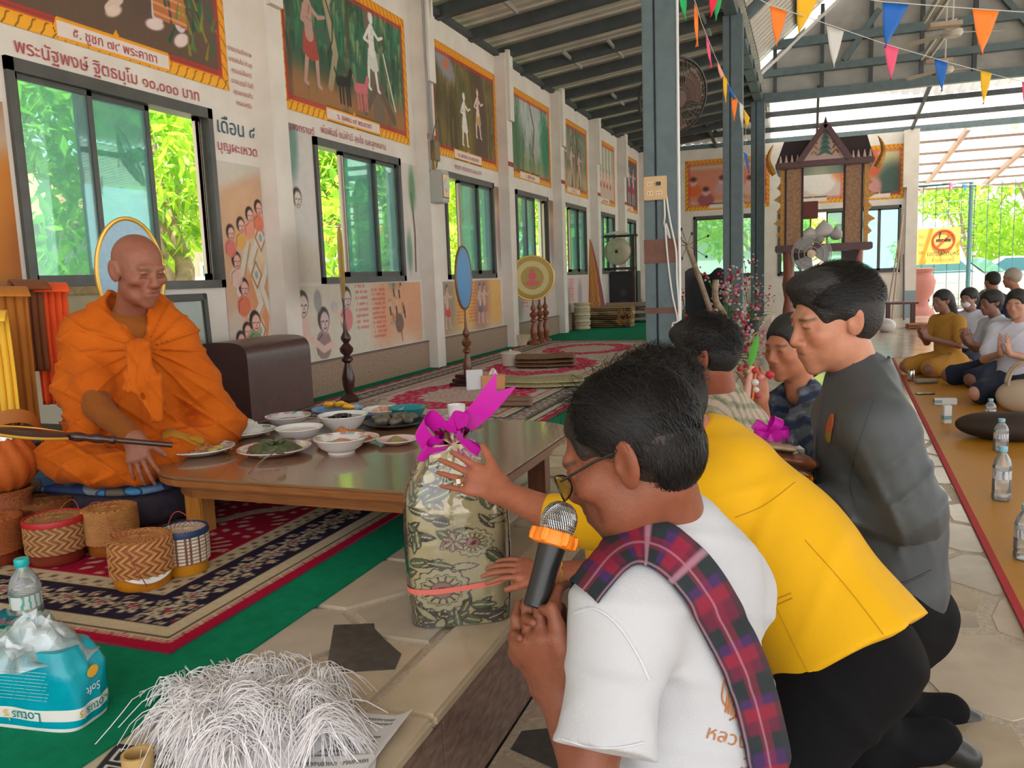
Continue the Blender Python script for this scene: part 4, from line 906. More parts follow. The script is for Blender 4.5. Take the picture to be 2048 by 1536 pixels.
d = dish(402, 908, .135, 'p', .026, M_china, 'grey-flowered white plate of fried noodles with lime slices'); rim_flowers(d, .135, .026, GREYP, 1, 14)
strands('noodles', M_nood, d, .075, .022, 90, .0042, 1)
for k in range(3):
    a = 4.2+k*.45; lathed('lime_slice', [(.0001, 0), (.021, .001), (.022, .005), (.0001, .007)], M_lime, d, 14, c=(.07*math.cos(a)-.0, .07*math.sin(a), .02))
d = dish(492, 872, .135, 'p', .026, M_china, 'white plate heaped with steamed rice'); heap('rice', .095, .06, M_rice, d, .012, .2, 70, 3); strands('rice_grains', M_rice, d, .09, .062, 160, .0028, 5, .012, .009); rim_flowers(d, .135, .026, GREYP, 2, 12)
d = dish(550, 908, .145, 'p', .026, M_pinkch, 'pinkish plate piled with steamed green leaves and roots'); rr = random.Random(5)
for k in range(15):
    b = MB(); a = rr.random()*6.28; leaf_mesh(b, (.06*math.cos(a), .06*math.sin(a), .02+.03*rr.random()), (math.cos(a+rr.uniform(1.5, 4)), math.sin(a+rr.uniform(1.5, 4)), .35), (0, 0, 1), .085, .026, .5); b.build('leaf', M_leafd, d, smooth=True)
heap('cooked_greens', .11, .045, mat('cooked_greens', (.05, .06, .03), .4, nscale=30, col2=(.12, .14, .06)), d, .012, .4, 60, 8); strands('roots', mat('grey_roots', (.22, .21, .17), .5, nscale=30, col2=(.08, .08, .06)), d, .1, .035, 26, .007, 7)
d = dish(683, 905, .105, 'b', .06, M_china, 'small white bowl with red and green flower rim, front of the table', 'bowl'); rim_flowers(d, .105, .06, PINKP, 3, 12); heap('vegetables', .07, .02, mat('mixed_salad', (.45, .42, .25), .4, nscale=60, col2=(.5, .15, .08)), d, .03, .4, 70, 4)
d = dish(600, 880, .10, 'b', .055, M_china, 'plain white bowl of pale soup', 'bowl'); lathed('soup', [(.088, .042), (.0001, .043)], M_milk, d)
d = dish(578, 852, .105, 'b', .05, M_china, 'white bowl with pink flower rim and brown dip', 'bowl'); rim_flowers(d, .105, .05, PINKP, 4, 12); lathed('dip', [(.08, .03), (.0001, .031)], M_soup, d)
d = dish(688, 862, .11, 'b', .075, M_china, 'deep white bowl of dark broth', 'bowl'); lathed('broth', [(.1, .062), (.0001, .063)], M_soup, d); strands('mushrooms', mat('black_mushroom', (.03, .025, .02), .4), d, .05, .01, 14, .007, 9, .06, .03)
d = dish(697, 888, .13, 'p', .024, M_pinkch, 'pink plate of golden shredded pork'); heap('shredded_pork_heap', .1, .045, M_shred, d, .012, .45, 80, 6); strands('shredded_pork', M_shred, d, .1, .045, 120, .004, 8, .012, .03)
d = dish(795, 888, .085, 'p', .02, M_pinkch, 'pale pink plate partly behind the wrapped gift'); heap('chopped_herbs', .05, .018, mat('dry_herbs', (.42, .34, .14), .5, nscale=60, col2=(.2, .22, .08)), d, .01, .4, 80, 2)
d = dish(790, 852, .145, 'p', .022, M_blackpl, 'dark brown platter of grilled fish pieces')
for k in range(7):
    a = k*.9; b = Body(); b.ell((.07*math.cos(a), .07*math.sin(a), .035), (.045, .022, .02), frame((math.cos(a+1), math.sin(a+1), .2), (0, 0, 1)), .01); V, F = b.mesh(.006, lambda P: .003*vnoise(P, 160, 4)); colored('fish_piece', V, F, None, M_fish, d)
d = dish(690, 832, .125, 'b', .05, M_bluech, 'pale blue bowl of yellow mango slices', 'bowl')
for k in range(6):
    b = Body(); a = -.5+.2*k; b.ell((.05*math.cos(k), .04*math.sin(k), .055+.004*k), (.06, .022, .016), frame((math.cos(a), math.sin(a), .1), (0, .3, 1)), .005); V, F = b.mesh(.006); colored('mango_slice', V, F, None, M_mango, d)
d = dish(775, 835, .1, 'b', .05, M_china, 'white bowl of red and green salad behind the mango bowl', 'bowl'); heap('salad', .075, .03, mat('red_salad', (.55, .09, .04), .35, nscale=50, col2=(.7, .6, .5)), d, .03, .4, 80, 12); 
d = dish(785, 822, .105, 'b', .035, M_bluech, 'shallow blue enamel dish at the far side of table', 'bowl')
d = dish(845, 828, .09, 'b', .06, M_tealch, 'teal bowl behind the magenta bow', 'bowl')
d = dish(925, 845, .1, 'p', .025, M_pinkch, 'pale plate right of the magenta bow'); lathed('cup', [(.03, .01), (.04, .05), (.043, .085), (.04, .085), (.028, .015), (.0001, .014)], M_china, d, c=(-.02, .02, 0))
# fork and spoon
M_ss = mat('stainless_steel', (.55, .55, .56), .2, metal=1)
sp = thing('spoon', 'steel spoon leaning from the plate of greens onto the table', 'spoon', at_z(498, 950, TZ+.004)); p1 = at_z(552, 905, TZ+.055)-np.array(sp.location)
q = lambda t: p1*t+np.array([0, 0, .012*math.sin(math.pi*t)])
MB().grid(lambda u, v: q(v)+np.array([(u-.5)*.016*(1.1-v*.6), 0, .002*math.cos((u-.5)*3)]), 4, 14).build('handle', M_ss, sp, smooth=True)
MB().grid(lambda u, v: p1+np.array([(u-.5)*.036*math.sin(math.pi*(.1+.9*v)), .05*v, -.006*math.sin(math.pi*u)-.01*v]), 6, 8).build('bowl', M_ss, sp, smooth=True)
# ---- six sticky-rice baskets
def zigzag(i, j, c1, c2, k=6):
    a = (i+(j % (2*k) if (j % (2*k)) < k else 2*k-(j % (2*k)))) % 6; return c1 if a < 3 else c2
def basket(px, py, r, h, label, c1, c2, basec, rim=None, style=0, lean=0, tall=.72):
    p = at_z(px, py, PLAT+.0); o = thing('sticky_rice_basket', label, 'basket', (p[0], p[1], PLAT+.0125), 0, 'woven sticky-rice baskets on the crimson rug'); o.rotation_euler = (lean, lean*.5, random.random()*6)
    nb = 132; V = []; C = []; hb = h*(1-tall); rows = 36
    c1, c2 = lin(c1), lin(c2)
    def R(z): return r*(1-.04*abs(z-.5))
    for j in range(rows+1):
        z = hb+(h-hb)*j/rows
        for i in range(nb):
            if style == 0: up = ((i+(j % 12 if j % 12 < 6 else 12-j % 12)) % 6) < 3
            elif style == 1: up = ((i//2)+(j//1)) % 2 == 0
            else: up = ((i % 8 > 1) and (j % 4 > 0))
            a = 2*math.pi*i/nb; q = R(j/rows)+(.0016 if up else -.0012); V.append((q*math.cos(a), q*math.sin(a), z)); C.append(c1 if up else c2)
    for k in range(1, 9):
        q0 = 1-k/8
        for i in range(nb):
            a = 2*math.pi*i/nb; up = ((i//3)+k) % 2 == 0; V.append((R(1)*q0*math.cos(a), R(1)*q0*math.sin(a), h+(.003, .002, -.003, -.003, -.001, .001, .001, .001)[k-1]+(.001 if up else 0))); C.append(c1*.9 if up else c2)
    n = rows+8; F = [(j*nb+i, j*nb+(i+1) % nb, (j+1)*nb+(i+1) % nb, (j+1)*nb+i) for j in range(n) for i in range(nb)]
    colored('woven_lid', V, F, C, mat('woven_bamboo', rough=.55, attr=True, nscale=30, namt=.2), o, False)
    lathed('base_ring', [(r*.82, 0), (r*.86, .004), (r*.88, hb*.5), (r*.90, hb), (r*.93, hb+.012), (r*.8, hb+.02), (r*.6, hb*.5), (r*.6, 0)], mat('base_%d_%d' % (basec[0], basec[1]), tuple(lin(basec)), .35, nscale=10, namt=.2), o, 40)
    if rim: lathed('rim_band', [(r*.985, h-.012), (r*1.02, h-.014), (r*1.03, h-.004), (r*1.0, h+.006), (r*.94, h+.006), (r*.93, h-.002), (r*.985, h-.012)], mat('rim_%d' % rim[0], tuple(lin(rim)), .5), o, 48, caps=False)
    st = MB(); a0 = random.random()*6
    st.tube([((r+.006+.012*math.sin(3.1*t))*math.cos(a0+.5*t), (r+.006+.012*math.sin(3.1*t))*math.sin(a0+.5*t), h*.95-h*.8*t) for t in np.linspace(0, 1, 12)], .0016, 5); st.tube([((r*.8+.02*math.sin(3.14*t))*math.cos(a0-1+1.2*t), (r*.8)*math.sin(a0-1+1.2*t), h+.01+.03*math.sin(3.14*t)) for t in np.linspace(0, 1, 12)], .0016, 5)
    st.build('red_string', mat('red_cord', (.35, .06, .04), .7), o); return o
BR = ((206, 150, 88), (150, 92, 44)); DK = ((176, 112, 58), (120, 66, 30))
b1 = basket(288, 1174, .098, .158, 'pale bamboo rice basket with yellow base, nearest the camera', (206, 146, 88), (148, 84, 40), (206, 130, 30), None, 0, .02)
basket(374, 1148, .080, .145, 'white and brown checked rice basket with dark blue rim', (226, 210, 190), (120, 76, 58), (210, 140, 30), (24, 52, 90), 2)
basket(118, 1126, .100, .155, 'rice basket with bright red rim and brown base', (190, 140, 88), (132, 84, 48), (120, 44, 28), (176, 26, 32), 0)
basket(228, 1108, .094, .165, 'tall brown rice basket between table leg and red-rimmed basket', *BR, (150, 84, 30), None, 1)
basket(92, 1078, .115, .15, 'wide brown rice basket behind the red-rimmed one', *DK, (120, 60, 30), None, 1)
basket(-12, 1130, .105, .16, 'reddish rice basket cut off by the picture edge', (196, 116, 62), (134, 66, 30), (130, 54, 30), None, 1)
pp_ = MB(); pp_.grid(lambda u, v: (.096*math.cos(3.6+1.6*u)*(1+.04*v), .096*math.sin(3.6+1.6*u)*(1+.04*v), .048-.018*math.sin(math.pi*u)*v), 12, 3); pp_.build('paper_liner', mat('white_paper', (.75, .75, .74), .8), b1, smooth=True)
# ---- water bottle
M_pet = clear_mat('clear_plastic', (.98, .99, 1), .6, .03, .16, (.8, .86, .9)); M_water = clear_mat('clear_water', (.93, .97, .98), .3, .02)
def bottle(p, h, r, label, cap, lab, group=None, name='water_bottle'):
    o = thing(name, label, 'bottle', p, random.random()*6, group); k = h/.22
    lathed('bottle_body', [(r*.8, 0), (r, .008*k), (r, .03*k), (r*.94, .034*k), (r, .04*k), (r, .085*k), (r*.95, .09*k), (r*.95, .125*k), (r, .13*k), (r*.98, .145*k), (r*.8, .168*k), (r*.5, .188*k), (r*.36, .195*k), (r*.36, .205*k)], M_pet, o, 24)
    lathed('cap', [(r*.44, .2*k), (r*.46, .203*k), (r*.46, .218*k), (r*.42, .221*k), (.0001, .221*k)], mat('cap_%d' % int(cap[2]*99), cap, .4), o, 20)
    lathed('label_wrap', [(r*.965, .09*k), (r*.965, .125*k)], lab, o, 24)
    lathed('water', [(r*.75, .004*k), (r*.93, .012*k), (r*.93, .12*k), (.0001, .12*k)], M_water, o, 20); return o
def label_mat(name, c1, c2, c3):
    m = mat(name, c1, .4); N = m.node_tree.nodes; L = m.node_tree.links; t = N.new('ShaderNodeTexWave'); t.inputs['Scale'].default_value = 22; t.inputs['Distortion'].default_value = 6; t.inputs['Detail'].default_value = 3; tc = N.new('ShaderNodeTexCoord'); L.new(tc.outputs['Object'], t.inputs[0])
    r = N.new('ShaderNodeValToRGB'); e = r.color_ramp.elements; e[0].color = c1+(1,); e[0].position = .3; e[1].color = c3+(1,); x = e.new(.6); x.color = c2+(1,); L.new(t.outputs[0], r.inputs[0]); L.new(r.outputs[0], N['Principled BSDF'].inputs['Base Color']); return m
L_teal = label_mat('teal_bottle_label', (.72, .74, .74), (.70, .73, .72), (.08, .40, .36)); L_blue = label_mat('blue_bottle_label', (.6, .68, .78), (.72, .6, .5), (.15, .2, .3))
p = at_z(62, 1282, PLAT); bottle((p[0], p[1], PLAT+.0125), .225, .041, 'clear water bottle with turquoise cap beside the tissue pack', (.01, .45, .46), L_teal)
# ---- tissue pack, upside down, with crumpled clear wrap
A = at_z(152, 1476, PLAT); B_ = at_z(-60, 1452, PLAT); Cc = at_z(207, 1447, PLAT)
ex = unit((A-B_)*np.array([1, 1, 0])); ey = np.array([-ex[1], ex[0], 0]); LX = .27; LY = .13; LZ = .175
tp = thing('tissue_pack', 'turquoise soft tissue pack with white band, opened plastic on top', 'tissue pack', (A[0], A[1], PLAT+.0045), math.atan2(ex[1], ex[0]))
def sq(u, v):
    a = 2*math.pi*u; c, s_ = math.cos(a), math.sin(a); n = 5; R = (abs(c)**n+abs(s_)**n)**(-1/n); z = v
    k = 1-.05*(2*v-1)**4-(.16*max(0, v-.72)/.28 if v > .72 else 0); return np.array([-LX/2+LX/2*R*c*k, LY/2+LY/2*R*s_*k, LZ*v])
M_turq = mat('turquoise_film', (.0, .36, .46), .28, nscale=14, col2=(.0, .28, .38), bump=.25, bscale=18); M_wfilm = mat('white_film', (.78, .76, .72), .35)
def zone(z0, z1, m, name, off=0.):
    return MB().grid(lambda u, v: (lambda p: p+np.array([(p[0]+LX/2)*off, (p[1]-LY/2)*off, 0])+np.append(.003*np.array([math.sin(9*u*6.28), math.cos(7*u*6.28)])*math.sin(6*(z0+(z1-z0)*v)), 0))(sq(u, z0+(z1-z0)*v)), 72, 10, True).build(name, m, tp, smooth=True, sharp=3)
zone(.0, .045, M_wfilm, 'bottom_film'); zone(.045, .14, M_turq, 'film'); zone(.14, .29, M_wfilm, 'white_band'); zone(.29, 1.0, M_turq, 'film')
MB().grid(lambda u, v: sq(u, 1.0)*np.array([1, 1, 1])*(1, 1, 1)+np.array([(-LX/2-sq(u, 1)[0])*v, (LY/2-sq(u, 1)[1])*v, .012*math.sin(9*u+7*v)*v]), 48, 8, True).build('crumpled_top', M_turq, tp, smooth=True)
def put_on_pack(s, size, face, x, z, m, flip=True, sx=1):
    R = Matrix.Rotation(math.pi, 4, 'Z') if flip else Matrix.Identity(4)
    if face == 'f': M = Matrix(((1, 0, 0, x), (0, 0, -1, -.0035), (0, 1, 0, z), (0, 0, 0, 1)))
    else: M = Matrix(((0, 0, 1, .0035), (1, 0, 0, x), (0, 1, 0, z), (0, 0, 0, 1)))
    return lettering(s, size, M @ R, m, tp, sx=sx)
M_tq2 = mat('teal_print', (.0, .22, .24), .4); M_org = mat('orange_print', (.85, .42, .03), .4); M_wpr = mat('white_print', (.8, .85, .86), .4)
put_on_pack('Lotus', .034, 'f', -.12, .046, M_tq2); put_on_pack("'s", .034, 'f', -.172, .046, M_org); put_on_pack('Lotus', .03, 's', .068, .046, M_tq2); put_on_pack("'s", .03, 's', .022, .046, M_org)
put_on_pack('Soft', .026, 's', .06, .088, M_wpr)
for k in range(9): put_on_pack('— ———— ——— ———————', .010, 'f', -.14+.004*(k % 3), .078+.008*k, M_wpr)
MB().add([(.0042, .062+.017*math.cos(t), .118+.013*math.sin(t)) for t in np.linspace(0, 5.98, 20)], [tuple(range(20))]).build('sun_print', M_org, tp)
cw = MB(); rr = np.random.default_rng(4); wv_ = lambda p: p+np.array([vnoise(p[None]*np.array([1, 1, 1]), 70, k)[0] for k in (1, 2, 3)])*.010
cw.grid(lambda u, v: wv_((np.array([-LX*.58+.16*(1-.55*v)*math.cos(6.28*u), LY/2+.085*(1-.55*v)*math.sin(6.28*u), LZ*.80+.085*v+.012*math.sin(23*u)*math.cos(9*v)]))) , 70, 20, True)
cw.build('clear_wrap', clear_mat('crumpled_wrap', (.93, .97, .97), 1.0, .08, .22, (.8, .86, .88)), tp, smooth=True)
cw = MB(); cw.grid(lambda u, v: np.array([-LX*.55+.07*(1-v)*math.cos(6.28*u), LY/2+.06*(1-v)*math.sin(6.28*u), LZ*.95+.07*v**.5])+rr.normal(size=3)*.006, 16, 6, True); cw.build('tissue_sheet', mat('pale_tissue', (.62, .72, .76), .8), tp)
# ---- alms bowl in orange cloth, long-handled fan
p = at_d(-4, 925, 3.06); za = p[2]-.24-PLAT+.06
o = thing('low_stool', 'low dark stool carrying the orange alms bowl', 'stool', (p[0], p[1], PLAT+.013)); MB().box((-.14, -.14, za-.06), (.14, .14, za-.015)).build('seat', M_legr, o, bevel=.006)
for x in (-.1, .1):
    for y in (-.1, .1): MB().box((x-.02, y-.02, 0), (x+.02, y+.02, za-.06)).build('leg', M_legr, o)
ab = thing('alms_bowl', 'alms bowl in orange cloth cover with brown strap, at picture edge', 'alms bowl', (p[0], p[1], PLAT+za))
lathed('stand_ring', [(.085, 0), (.10, .005), (.095, .04), (.115, .075), (.1, .08), (.08, .05), (.075, 0), (.085, 0)], mat('woven_ring', (.34, .10, .03), .6, bump=.8, bscale=90), ab)
b = Body(); b.ell((0, 0, .18), (.14, .14, .12)); b.ell((0, 0, .275), (.10, .10, .03), None, .03); V, F = b.mesh(.007, lambda P: .003*np.sin(np.arctan2(P[:, 1], P[:, 0])*14+P[:, 2]*30)); colored('cloth_cover', V, F, None, mat('orange_cloth', (.50, .105, .008), .75, bump=.3, bscale=60), ab)
lathed('metal_lid', [(.095, .27), (.105, .275), (.1, .30), (.05, .312), (.0001, .315)], M_ss, ab)
st = MB(); st.grid(lambda u, v: np.array([(.145+.02*math.sin(math.pi*v))*math.cos(-2.0+3.4*v), (.145+.02*math.sin(math.pi*v))*math.sin(-2.0+3.4*v), .15+.22*math.sin(math.pi*v)+(u-.5)*.05]), 3, 24); st.build('strap', mat('ochre_strap', (.40, .13, .02), .6), ab, smooth=True)
MB().box((-.05, -.152, .17), (.05, -.138, .22)).build('silver_tag', mat('silver_tag', (.5, .5, .48), .4, metal=.5), ab)
h0 = at_d(135, 872, 2.75); h1 = at_d(345, 890, 2.85); hf = thing('long_handled_fan', 'dark wooden long-handled fan lying in front of the seated monk', 'fan', h0); dv = h1-h0; L = np.linalg.norm(dv); du = unit(dv)
MB().tube([du*L*t for t in np.linspace(0, 1, 40)], [.011+.006*abs(math.sin(t*17)) if t < .45 else .010 for t in np.linspace(0, 1, 40)], 12).build('handle', mat('dark_turned_wood', (.05, .02, .016), .2), hf, smooth=True)
e = at_d(-40, 858, 2.62)-h0; eu = unit(e); en = unit(np.array([0, -.12, 1])-eu*np.dot(eu, (0, -.12, 1))); 
def blade(u, v, s=1):
    w_ = .075*math.sin(math.pi*(.12+.80*v))**.7*s; return e*v+np.cross(en, eu)*(u-.5)*2*w_
MB().grid(lambda u, v: blade(u, v)+en*.012*math.sin(math.pi*u), 8, 14).grid(lambda u, v: blade(u, v)-en*.006, 8, 14).build('blade', mat('dark_brown_lacquer', (.06, .022, .018), .25), hf, smooth=True)
MB().tube([blade(1, t, 1.02) for t in np.linspace(0, 1, 16)], .005, 6).tube([blade(0, t, 1.02) for t in np.linspace(0, 1, 16)], .005, 6).build('gilt_edge', mat('gilt', (.75, .40, .06), .35, metal=.4), hf)
# ---- seat cushion with blue cloth under the monk
cu = thing('seat_cushion', 'dark quilted seat cushion under the monk', 'cushion', (-2.78, 2.79, PLAT+.012))
def pad(name, sx, sy, sz, z, m, parent, n=6, puff=.02):
    def f(u, v):
        a = 2*math.pi*u; c, s_ = math.cos(a), math.sin(a); R = (abs(c)**n+abs(s_)**n)**(-1/n); ph = math.pi*(v-.5); k = abs(math.cos(ph))**.35; return (sx*R*c*k, sy*R*s_*k, z+sz*(.5+.5*math.copysign(abs(math.sin(ph))**.6, ph)))
    return MB().grid(f, 56, 18, True).build(name, m, parent, smooth=True, sharp=3)
pad('padding', .43, .50, .19, 0, mat('dark_quilt', (.022, .016, .026), .8, nscale=30, col2=(.04, .03, .05), bump=.4, bscale=40), cu)
cl = tag(pad('seat_cloth', .445, .515, .05, 0, voronoi_mat('blue_batik', [(.01, .02, .10), (.02, .12, .30), (.05, .22, .42), (.30, .22, .10), (.012, .015, .05)], 9, (.02, .03, .09), .8), None), 'blue patterned cloth spread over the dark seat cushion', 'cloth'); cl.location = (-2.78, 2.79, PLAT+.165)
# ---- chair with robes thrown over its back
ch = thing('backrest_chair', 'low black chair with steel frame behind the monk', 'chair', (-3.45, 2.62, PLAT+.012))
M_blk = mat('black_vinyl', (.018, .016, .017), .45); M_chrome = mat('chrome', (.6, .6, .6), .12, metal=1)
bx = at_d(60, 600, 3.42); bx2 = at_d(128, 600, 3.55)
pad('seat', .24, .24, .08, .25, M_blk, ch)
MB().box((-.26, -.24, .3), (-.21, .24, .92)).build('backrest', M_blk, ch, bevel=.02)
for y in (-.22, .22): MB().tube([(.22, y, 0), (.22, y, .27), (-.22, y, .27), (-.24, y, .95)], .012, 10).build('frame', M_chrome, ch, smooth=True); MB().tube([(-.2, y, .27), (-.26, y, 0)], .012, 10).build('leg', M_chrome, ch)
def drape(name, label, x0, x1, ytop, ybot, D0, D1, colr, seed, fold=.02, top=.04, freq=5, n=30, rough=.75):
    """cloth hung over an edge: upper line between two surveyed points, falling straight down"""
    m = mat('cloth_%s' % seed, colr, rough, bump=.2, bscale=90, sheen=.04); a = at_d(x0, ytop, D0); b_ = at_d(x1, ytop, D1); zb = at_d((x0+x1)/2, ybot, (D0+D1)/2)[2]; L = b_-a; nn = unit(np.cross(L, (0, 0, 1)))
    def f(u, v):
        p = a+L*u; w_ = fold*(math.sin(freq*6.28*u+seed)+.5*math.sin(freq*13*u+2*seed)+.4*math.sin(4*v+seed))*(.25+.75*v)
        if v < .2: t = v/.2; q = p+nn*(.06*math.cos(math.pi/2*(1-t))-.06)*(-1)*0+np.array([0, 0, top*math.sin(math.pi*.5*t)])+nn*.09*(1-t); return q+nn*w_*.3
        t = (v-.2)/.8; q = p+np.array([0, 0, top])*(1-t)+np.array([0, 0, (zb-a[2])*t]); return q-nn*.03*math.sin(t*2)+nn*w_
    o = MB().grid(f, n, 26).build(name, m, None, smooth=True, sharp=3); md = o.modifiers.new('thickness', 'SOLIDIFY'); md.thickness = .004; return tag(o, label, 'cloth')
drape('robe_cloth', 'bright orange-red robe cloth hung over the chair back', 62, 134, 583, 812, 3.42, 3.5, (.86, .09, .008), 3, .014)
drape('robe_cloth', 'brown robe cloth hung over the chair back', 18, 88, 578, 745, 3.32, 3.42, (.20, .055, .012), 5, .014)
drape('robe_cloth', 'ochre robe cloth hanging at the picture edge', -40, 55, 592, 858, 3.15, 3.25, (.44, .15, .012), 7, .014)
drape('robe_cloth', 'yellow cloth hanging at the very edge of the picture', -60, 18, 640, 842, 3.05, 3.1, (.80, .46, .03), 9, .014)
# ---- leather bolster seat by the wall
ot = thing('leather_bolster', 'brown leather bolster box with rounded top by the wall', 'ottoman', (-3.80, 4.26, PLAT))
W_, H_, D_ = .42, .53, .70
def arch(u):
    if u < .3: return (W_, H_*.72*u/.3)
    if u > .7: return (0, H_*.72*(1-u)/.3)
    a = (u-.3)/.4*math.pi; c, s_ = math.cos(a), math.sin(a); return (W_/2+W_/2*math.copysign(abs(c)**.55, c), H_*.72+H_*.28*abs(s_)**.55)
M_lea = mat('brown_leather', (.085, .042, .038), .33, nscale=20, col2=(.065, .032, .03), bump=.12, bscale=150)
MB().grid(lambda u, v: (arch(u)[0], D_*v, .07+arch(u)[1]), 48, 6).build('cover', M_lea, ot, smooth=True, sharp=1.2)
for y in (0.0, D_): MB().add([(arch(u)[0], y, .07+arch(u)[1]) for u in np.linspace(0, 1, 49)], [tuple(range(49))]).build('end_panel', mat('shaded_leather', (.05, .02, .018), .4, bump=.1, bscale=150), ot)  # end panels: shade put into a darker leather colour than the lit side
MB().tube([(W_+.004, -.004, .07), (W_+.004, D_+.004, .07)], .012, 8).build('piping', M_lea, ot); MB().box((0, 0, 0), (W_-.02, D_, .07)).build('plinth', M_blk, ot)
# ---- framed pictures leaning on the wall
def framed(label, y0, y1, h, fr, gl, z=PLAT, lean=.16, x=XW+.05):
    o = thing('picture_frame', label, 'picture frame', (x+lean+.03, y0, z)); o.rotation_euler = (0, -math.atan2(lean, h), 0); w_ = y1-y0; t = .05
    for lo, hi in (((0, 0, 0), (.025, w_, t)), ((0, 0, h-t), (.025, w_, h)), ((0, 0, 0), (.025, t, h)), ((0, w_-t, 0), (.025, w_, h))): MB().box(lo, hi).build('frame', fr, o, bevel=.006)
    MB().box((.004, t, t), (.012, w_-t, h-t)).build('glass', gl, o); return o
framed('dark framed glass picture leaning right of the monk', 4.02, 4.50, .92, mat('dark_frame', (.05, .05, .045), .5), mat('greenish_print', (.20, .24, .19), .15, nscale=3, col2=(.28, .33, .27)), PLAT, .03, XW+.045)
framed('gold framed picture standing behind the monk and chair', 2.95, 3.75, .80, mat('gold_frame', (.36, .25, .10), .4, nscale=30, col2=(.2, .13, .05)), mat('faded_print', (.42, .36, .2), .2, nscale=3, col2=(.3, .28, .2)), PLAT+.2)
for lo, hi, nm in (((XW+.05, 2.9, PLAT), (XW+.32, 3.98, PLAT+.2), 'wide'), ((XW+.05, 4.40, PLAT), (XW+.05, 4.41, PLAT), 'none')):
    if nm == 'wide': tag(MB().box(lo, hi).build('storage_box', mat('brown_box', (.12, .07, .05), .7)), 'low brown box behind the seat, carrying the gold frame', 'box')
# ---- monks' fans on turned stands
M_darkw = mat('dark_stand_wood', (.045, .016, .014), .25); M_midw = mat('brown_stand_wood', (.17, .06, .025), .3, nscale=20, col2=(.10, .03, .015))
TURN = [(.075, 0), (.08, .02), (.06, .05), (.028, .07), (.045, .12), (.052, .19), (.03, .28), (.022, .31), (.045, .33), (.045, .35), (.022, .37), (.05, .40), (.055, .43), (.02, .47), (.04, .50), (.04, .52), (.018, .56), (.014, .62), (.009, .66)]
def fan_stand(p, label, m, rod, disc, base=1.0, k=1.0, dz=0., group='ceremonial fans on turned stands'):
    o = thing('fan_stand', label, 'fan stand', p, group=group); lathed('turned_post', [(r*base, z*k) for r, z in TURN], m, o, 20)
    if rod: MB().tube([(0, 0, .6*k), (0, 0, rod)], .008, 8).build('rod', m, o)
    if disc:
        r, zc, ang, m1, m2, sx = disc; R = Matrix.Translation((0, 0, zc)) @ Matrix.Rotation(ang, 4, 'Z') @ Matrix.Rotation(math.pi/2, 4, 'X')
        prof = [(.0001, .012), (r*.9, .010), (r, .004), (r, -.004), (r*.9, -.010), (.0001, -.012)]
        def oval(p_): return p_
        MB().lathe(prof, 40, sx=sx, M=R).build('fan_disc', m1, o, smooth=True); MB().tube([R @ Vector((r*sx*1.01*math.cos(a), r*1.01*math.sin(a), 0)) for a in np.linspace(0, 6.28, 49)[:-1]], .012, 8, True).build('rim', m2, o, smooth=True)
    return o
M_goldc = mat('gold_brocade', (.42, .30, .06), .5, nscale=60, col2=(.30, .20, .03)); M_gold = mat('gold_paint', (.62, .38, .07), .35, metal=.5); M_bluef = mat('blue_satin', (.015, .22, .55), .45, sheen=.3); M_pale = mat('pale_blue_satin', (.25, .42, .55), .6, nscale=50, col2=(.32, .48, .58))
p = at_z(700, 806, PLAT); f1 = fan_stand((p[0], p[1], PLAT+.012), 'dark turned stand holding a fan seen edge-on, gold rim', M_darkw, 1.0, None)
ea = math.atan2(p[1], p[0])
MB().lathe([(.0001, .012), (.27, .010), (.29, 0), (.27, -.010), (.0001, -.012)], 40, M=Matrix.Translation((0, 0, 1.1)) @ Matrix.Rotation(ea+.05, 4, 'Z') @ Matrix.Rotation(math.pi/2, 4, 'X')).build('fan_disc', M_gold, f1, smooth=True)
p = at_z(937, 772, PLAT)
f2 = fan_stand((p[0], p[1], PLAT+.012), 'brown turned stand holding a tall blue oval fan', M_midw, .82, (.27, .95, math.atan2(p[1], p[0])-.26, M_bluef, mat('bronze_rim', (.16, .10, .05), .4), .95), .8, .9)
for k, (a, z) in enumerate(((.13, 0), (.11, .035), (.09, .07))): MB().box((-a, -a, z-.0), (a, a, z+.03)).build('step_base', M_darkw, f2, bevel=.006)
X3 = -3.62
for px, lab, dd in ((1068, 'reddish turned stand holding the round gold brocade fan', 1), (1081, 'middle bare reddish turned stand behind the gold fan', 0), (1092, 'rightmost bare reddish turned stand behind the gold fan', 0)):
    y = 11.3+.35*(px-1068)/12*1.5; p = at_x(px, 660, X3-.0); 
    f = fan_stand((p[0], p[1], PLAT+.004), lab, mat('red_stand_wood', (.24, .075, .035), .3), 0.75, (.30, .93, .42, M_goldc, M_gold, 1.0) if dd else None, 1.0, 1.0)
    if dd:
        R = Matrix.Translation((0, 0, .93)) @ Matrix.Rotation(.42, 4, 'Z') @ Matrix.Rotation(math.pi/2, 4, 'X')
        for rr_, m in ((.235, mat('brocade_pale', (.55, .45, .18), .5)), (.16, M_goldc)): MB().lathe([(rr_, .0125+.001*(rr_ < .2)), (.0001, .0128+.001*(rr_ < .2))], 32, M=R).build('brocade_ring', m, f)
        MB().lathe([(.055, .0150), (.0001, .0152)], 16, M=R @ Matrix.Translation((0, .03, 0))).lathe([(.10, .0148), (.0001, .0150)], 16, sy=.35, M=R @ Matrix.Translation((0, -.07, 0))).lathe([(.025, .0152), (.0001, .0154)], 12, M=R @ Matrix.Translation((0, .10, 0))).build('pink_emblem', mat('pink_embroidery', (.62, .10, .12), .6), f)
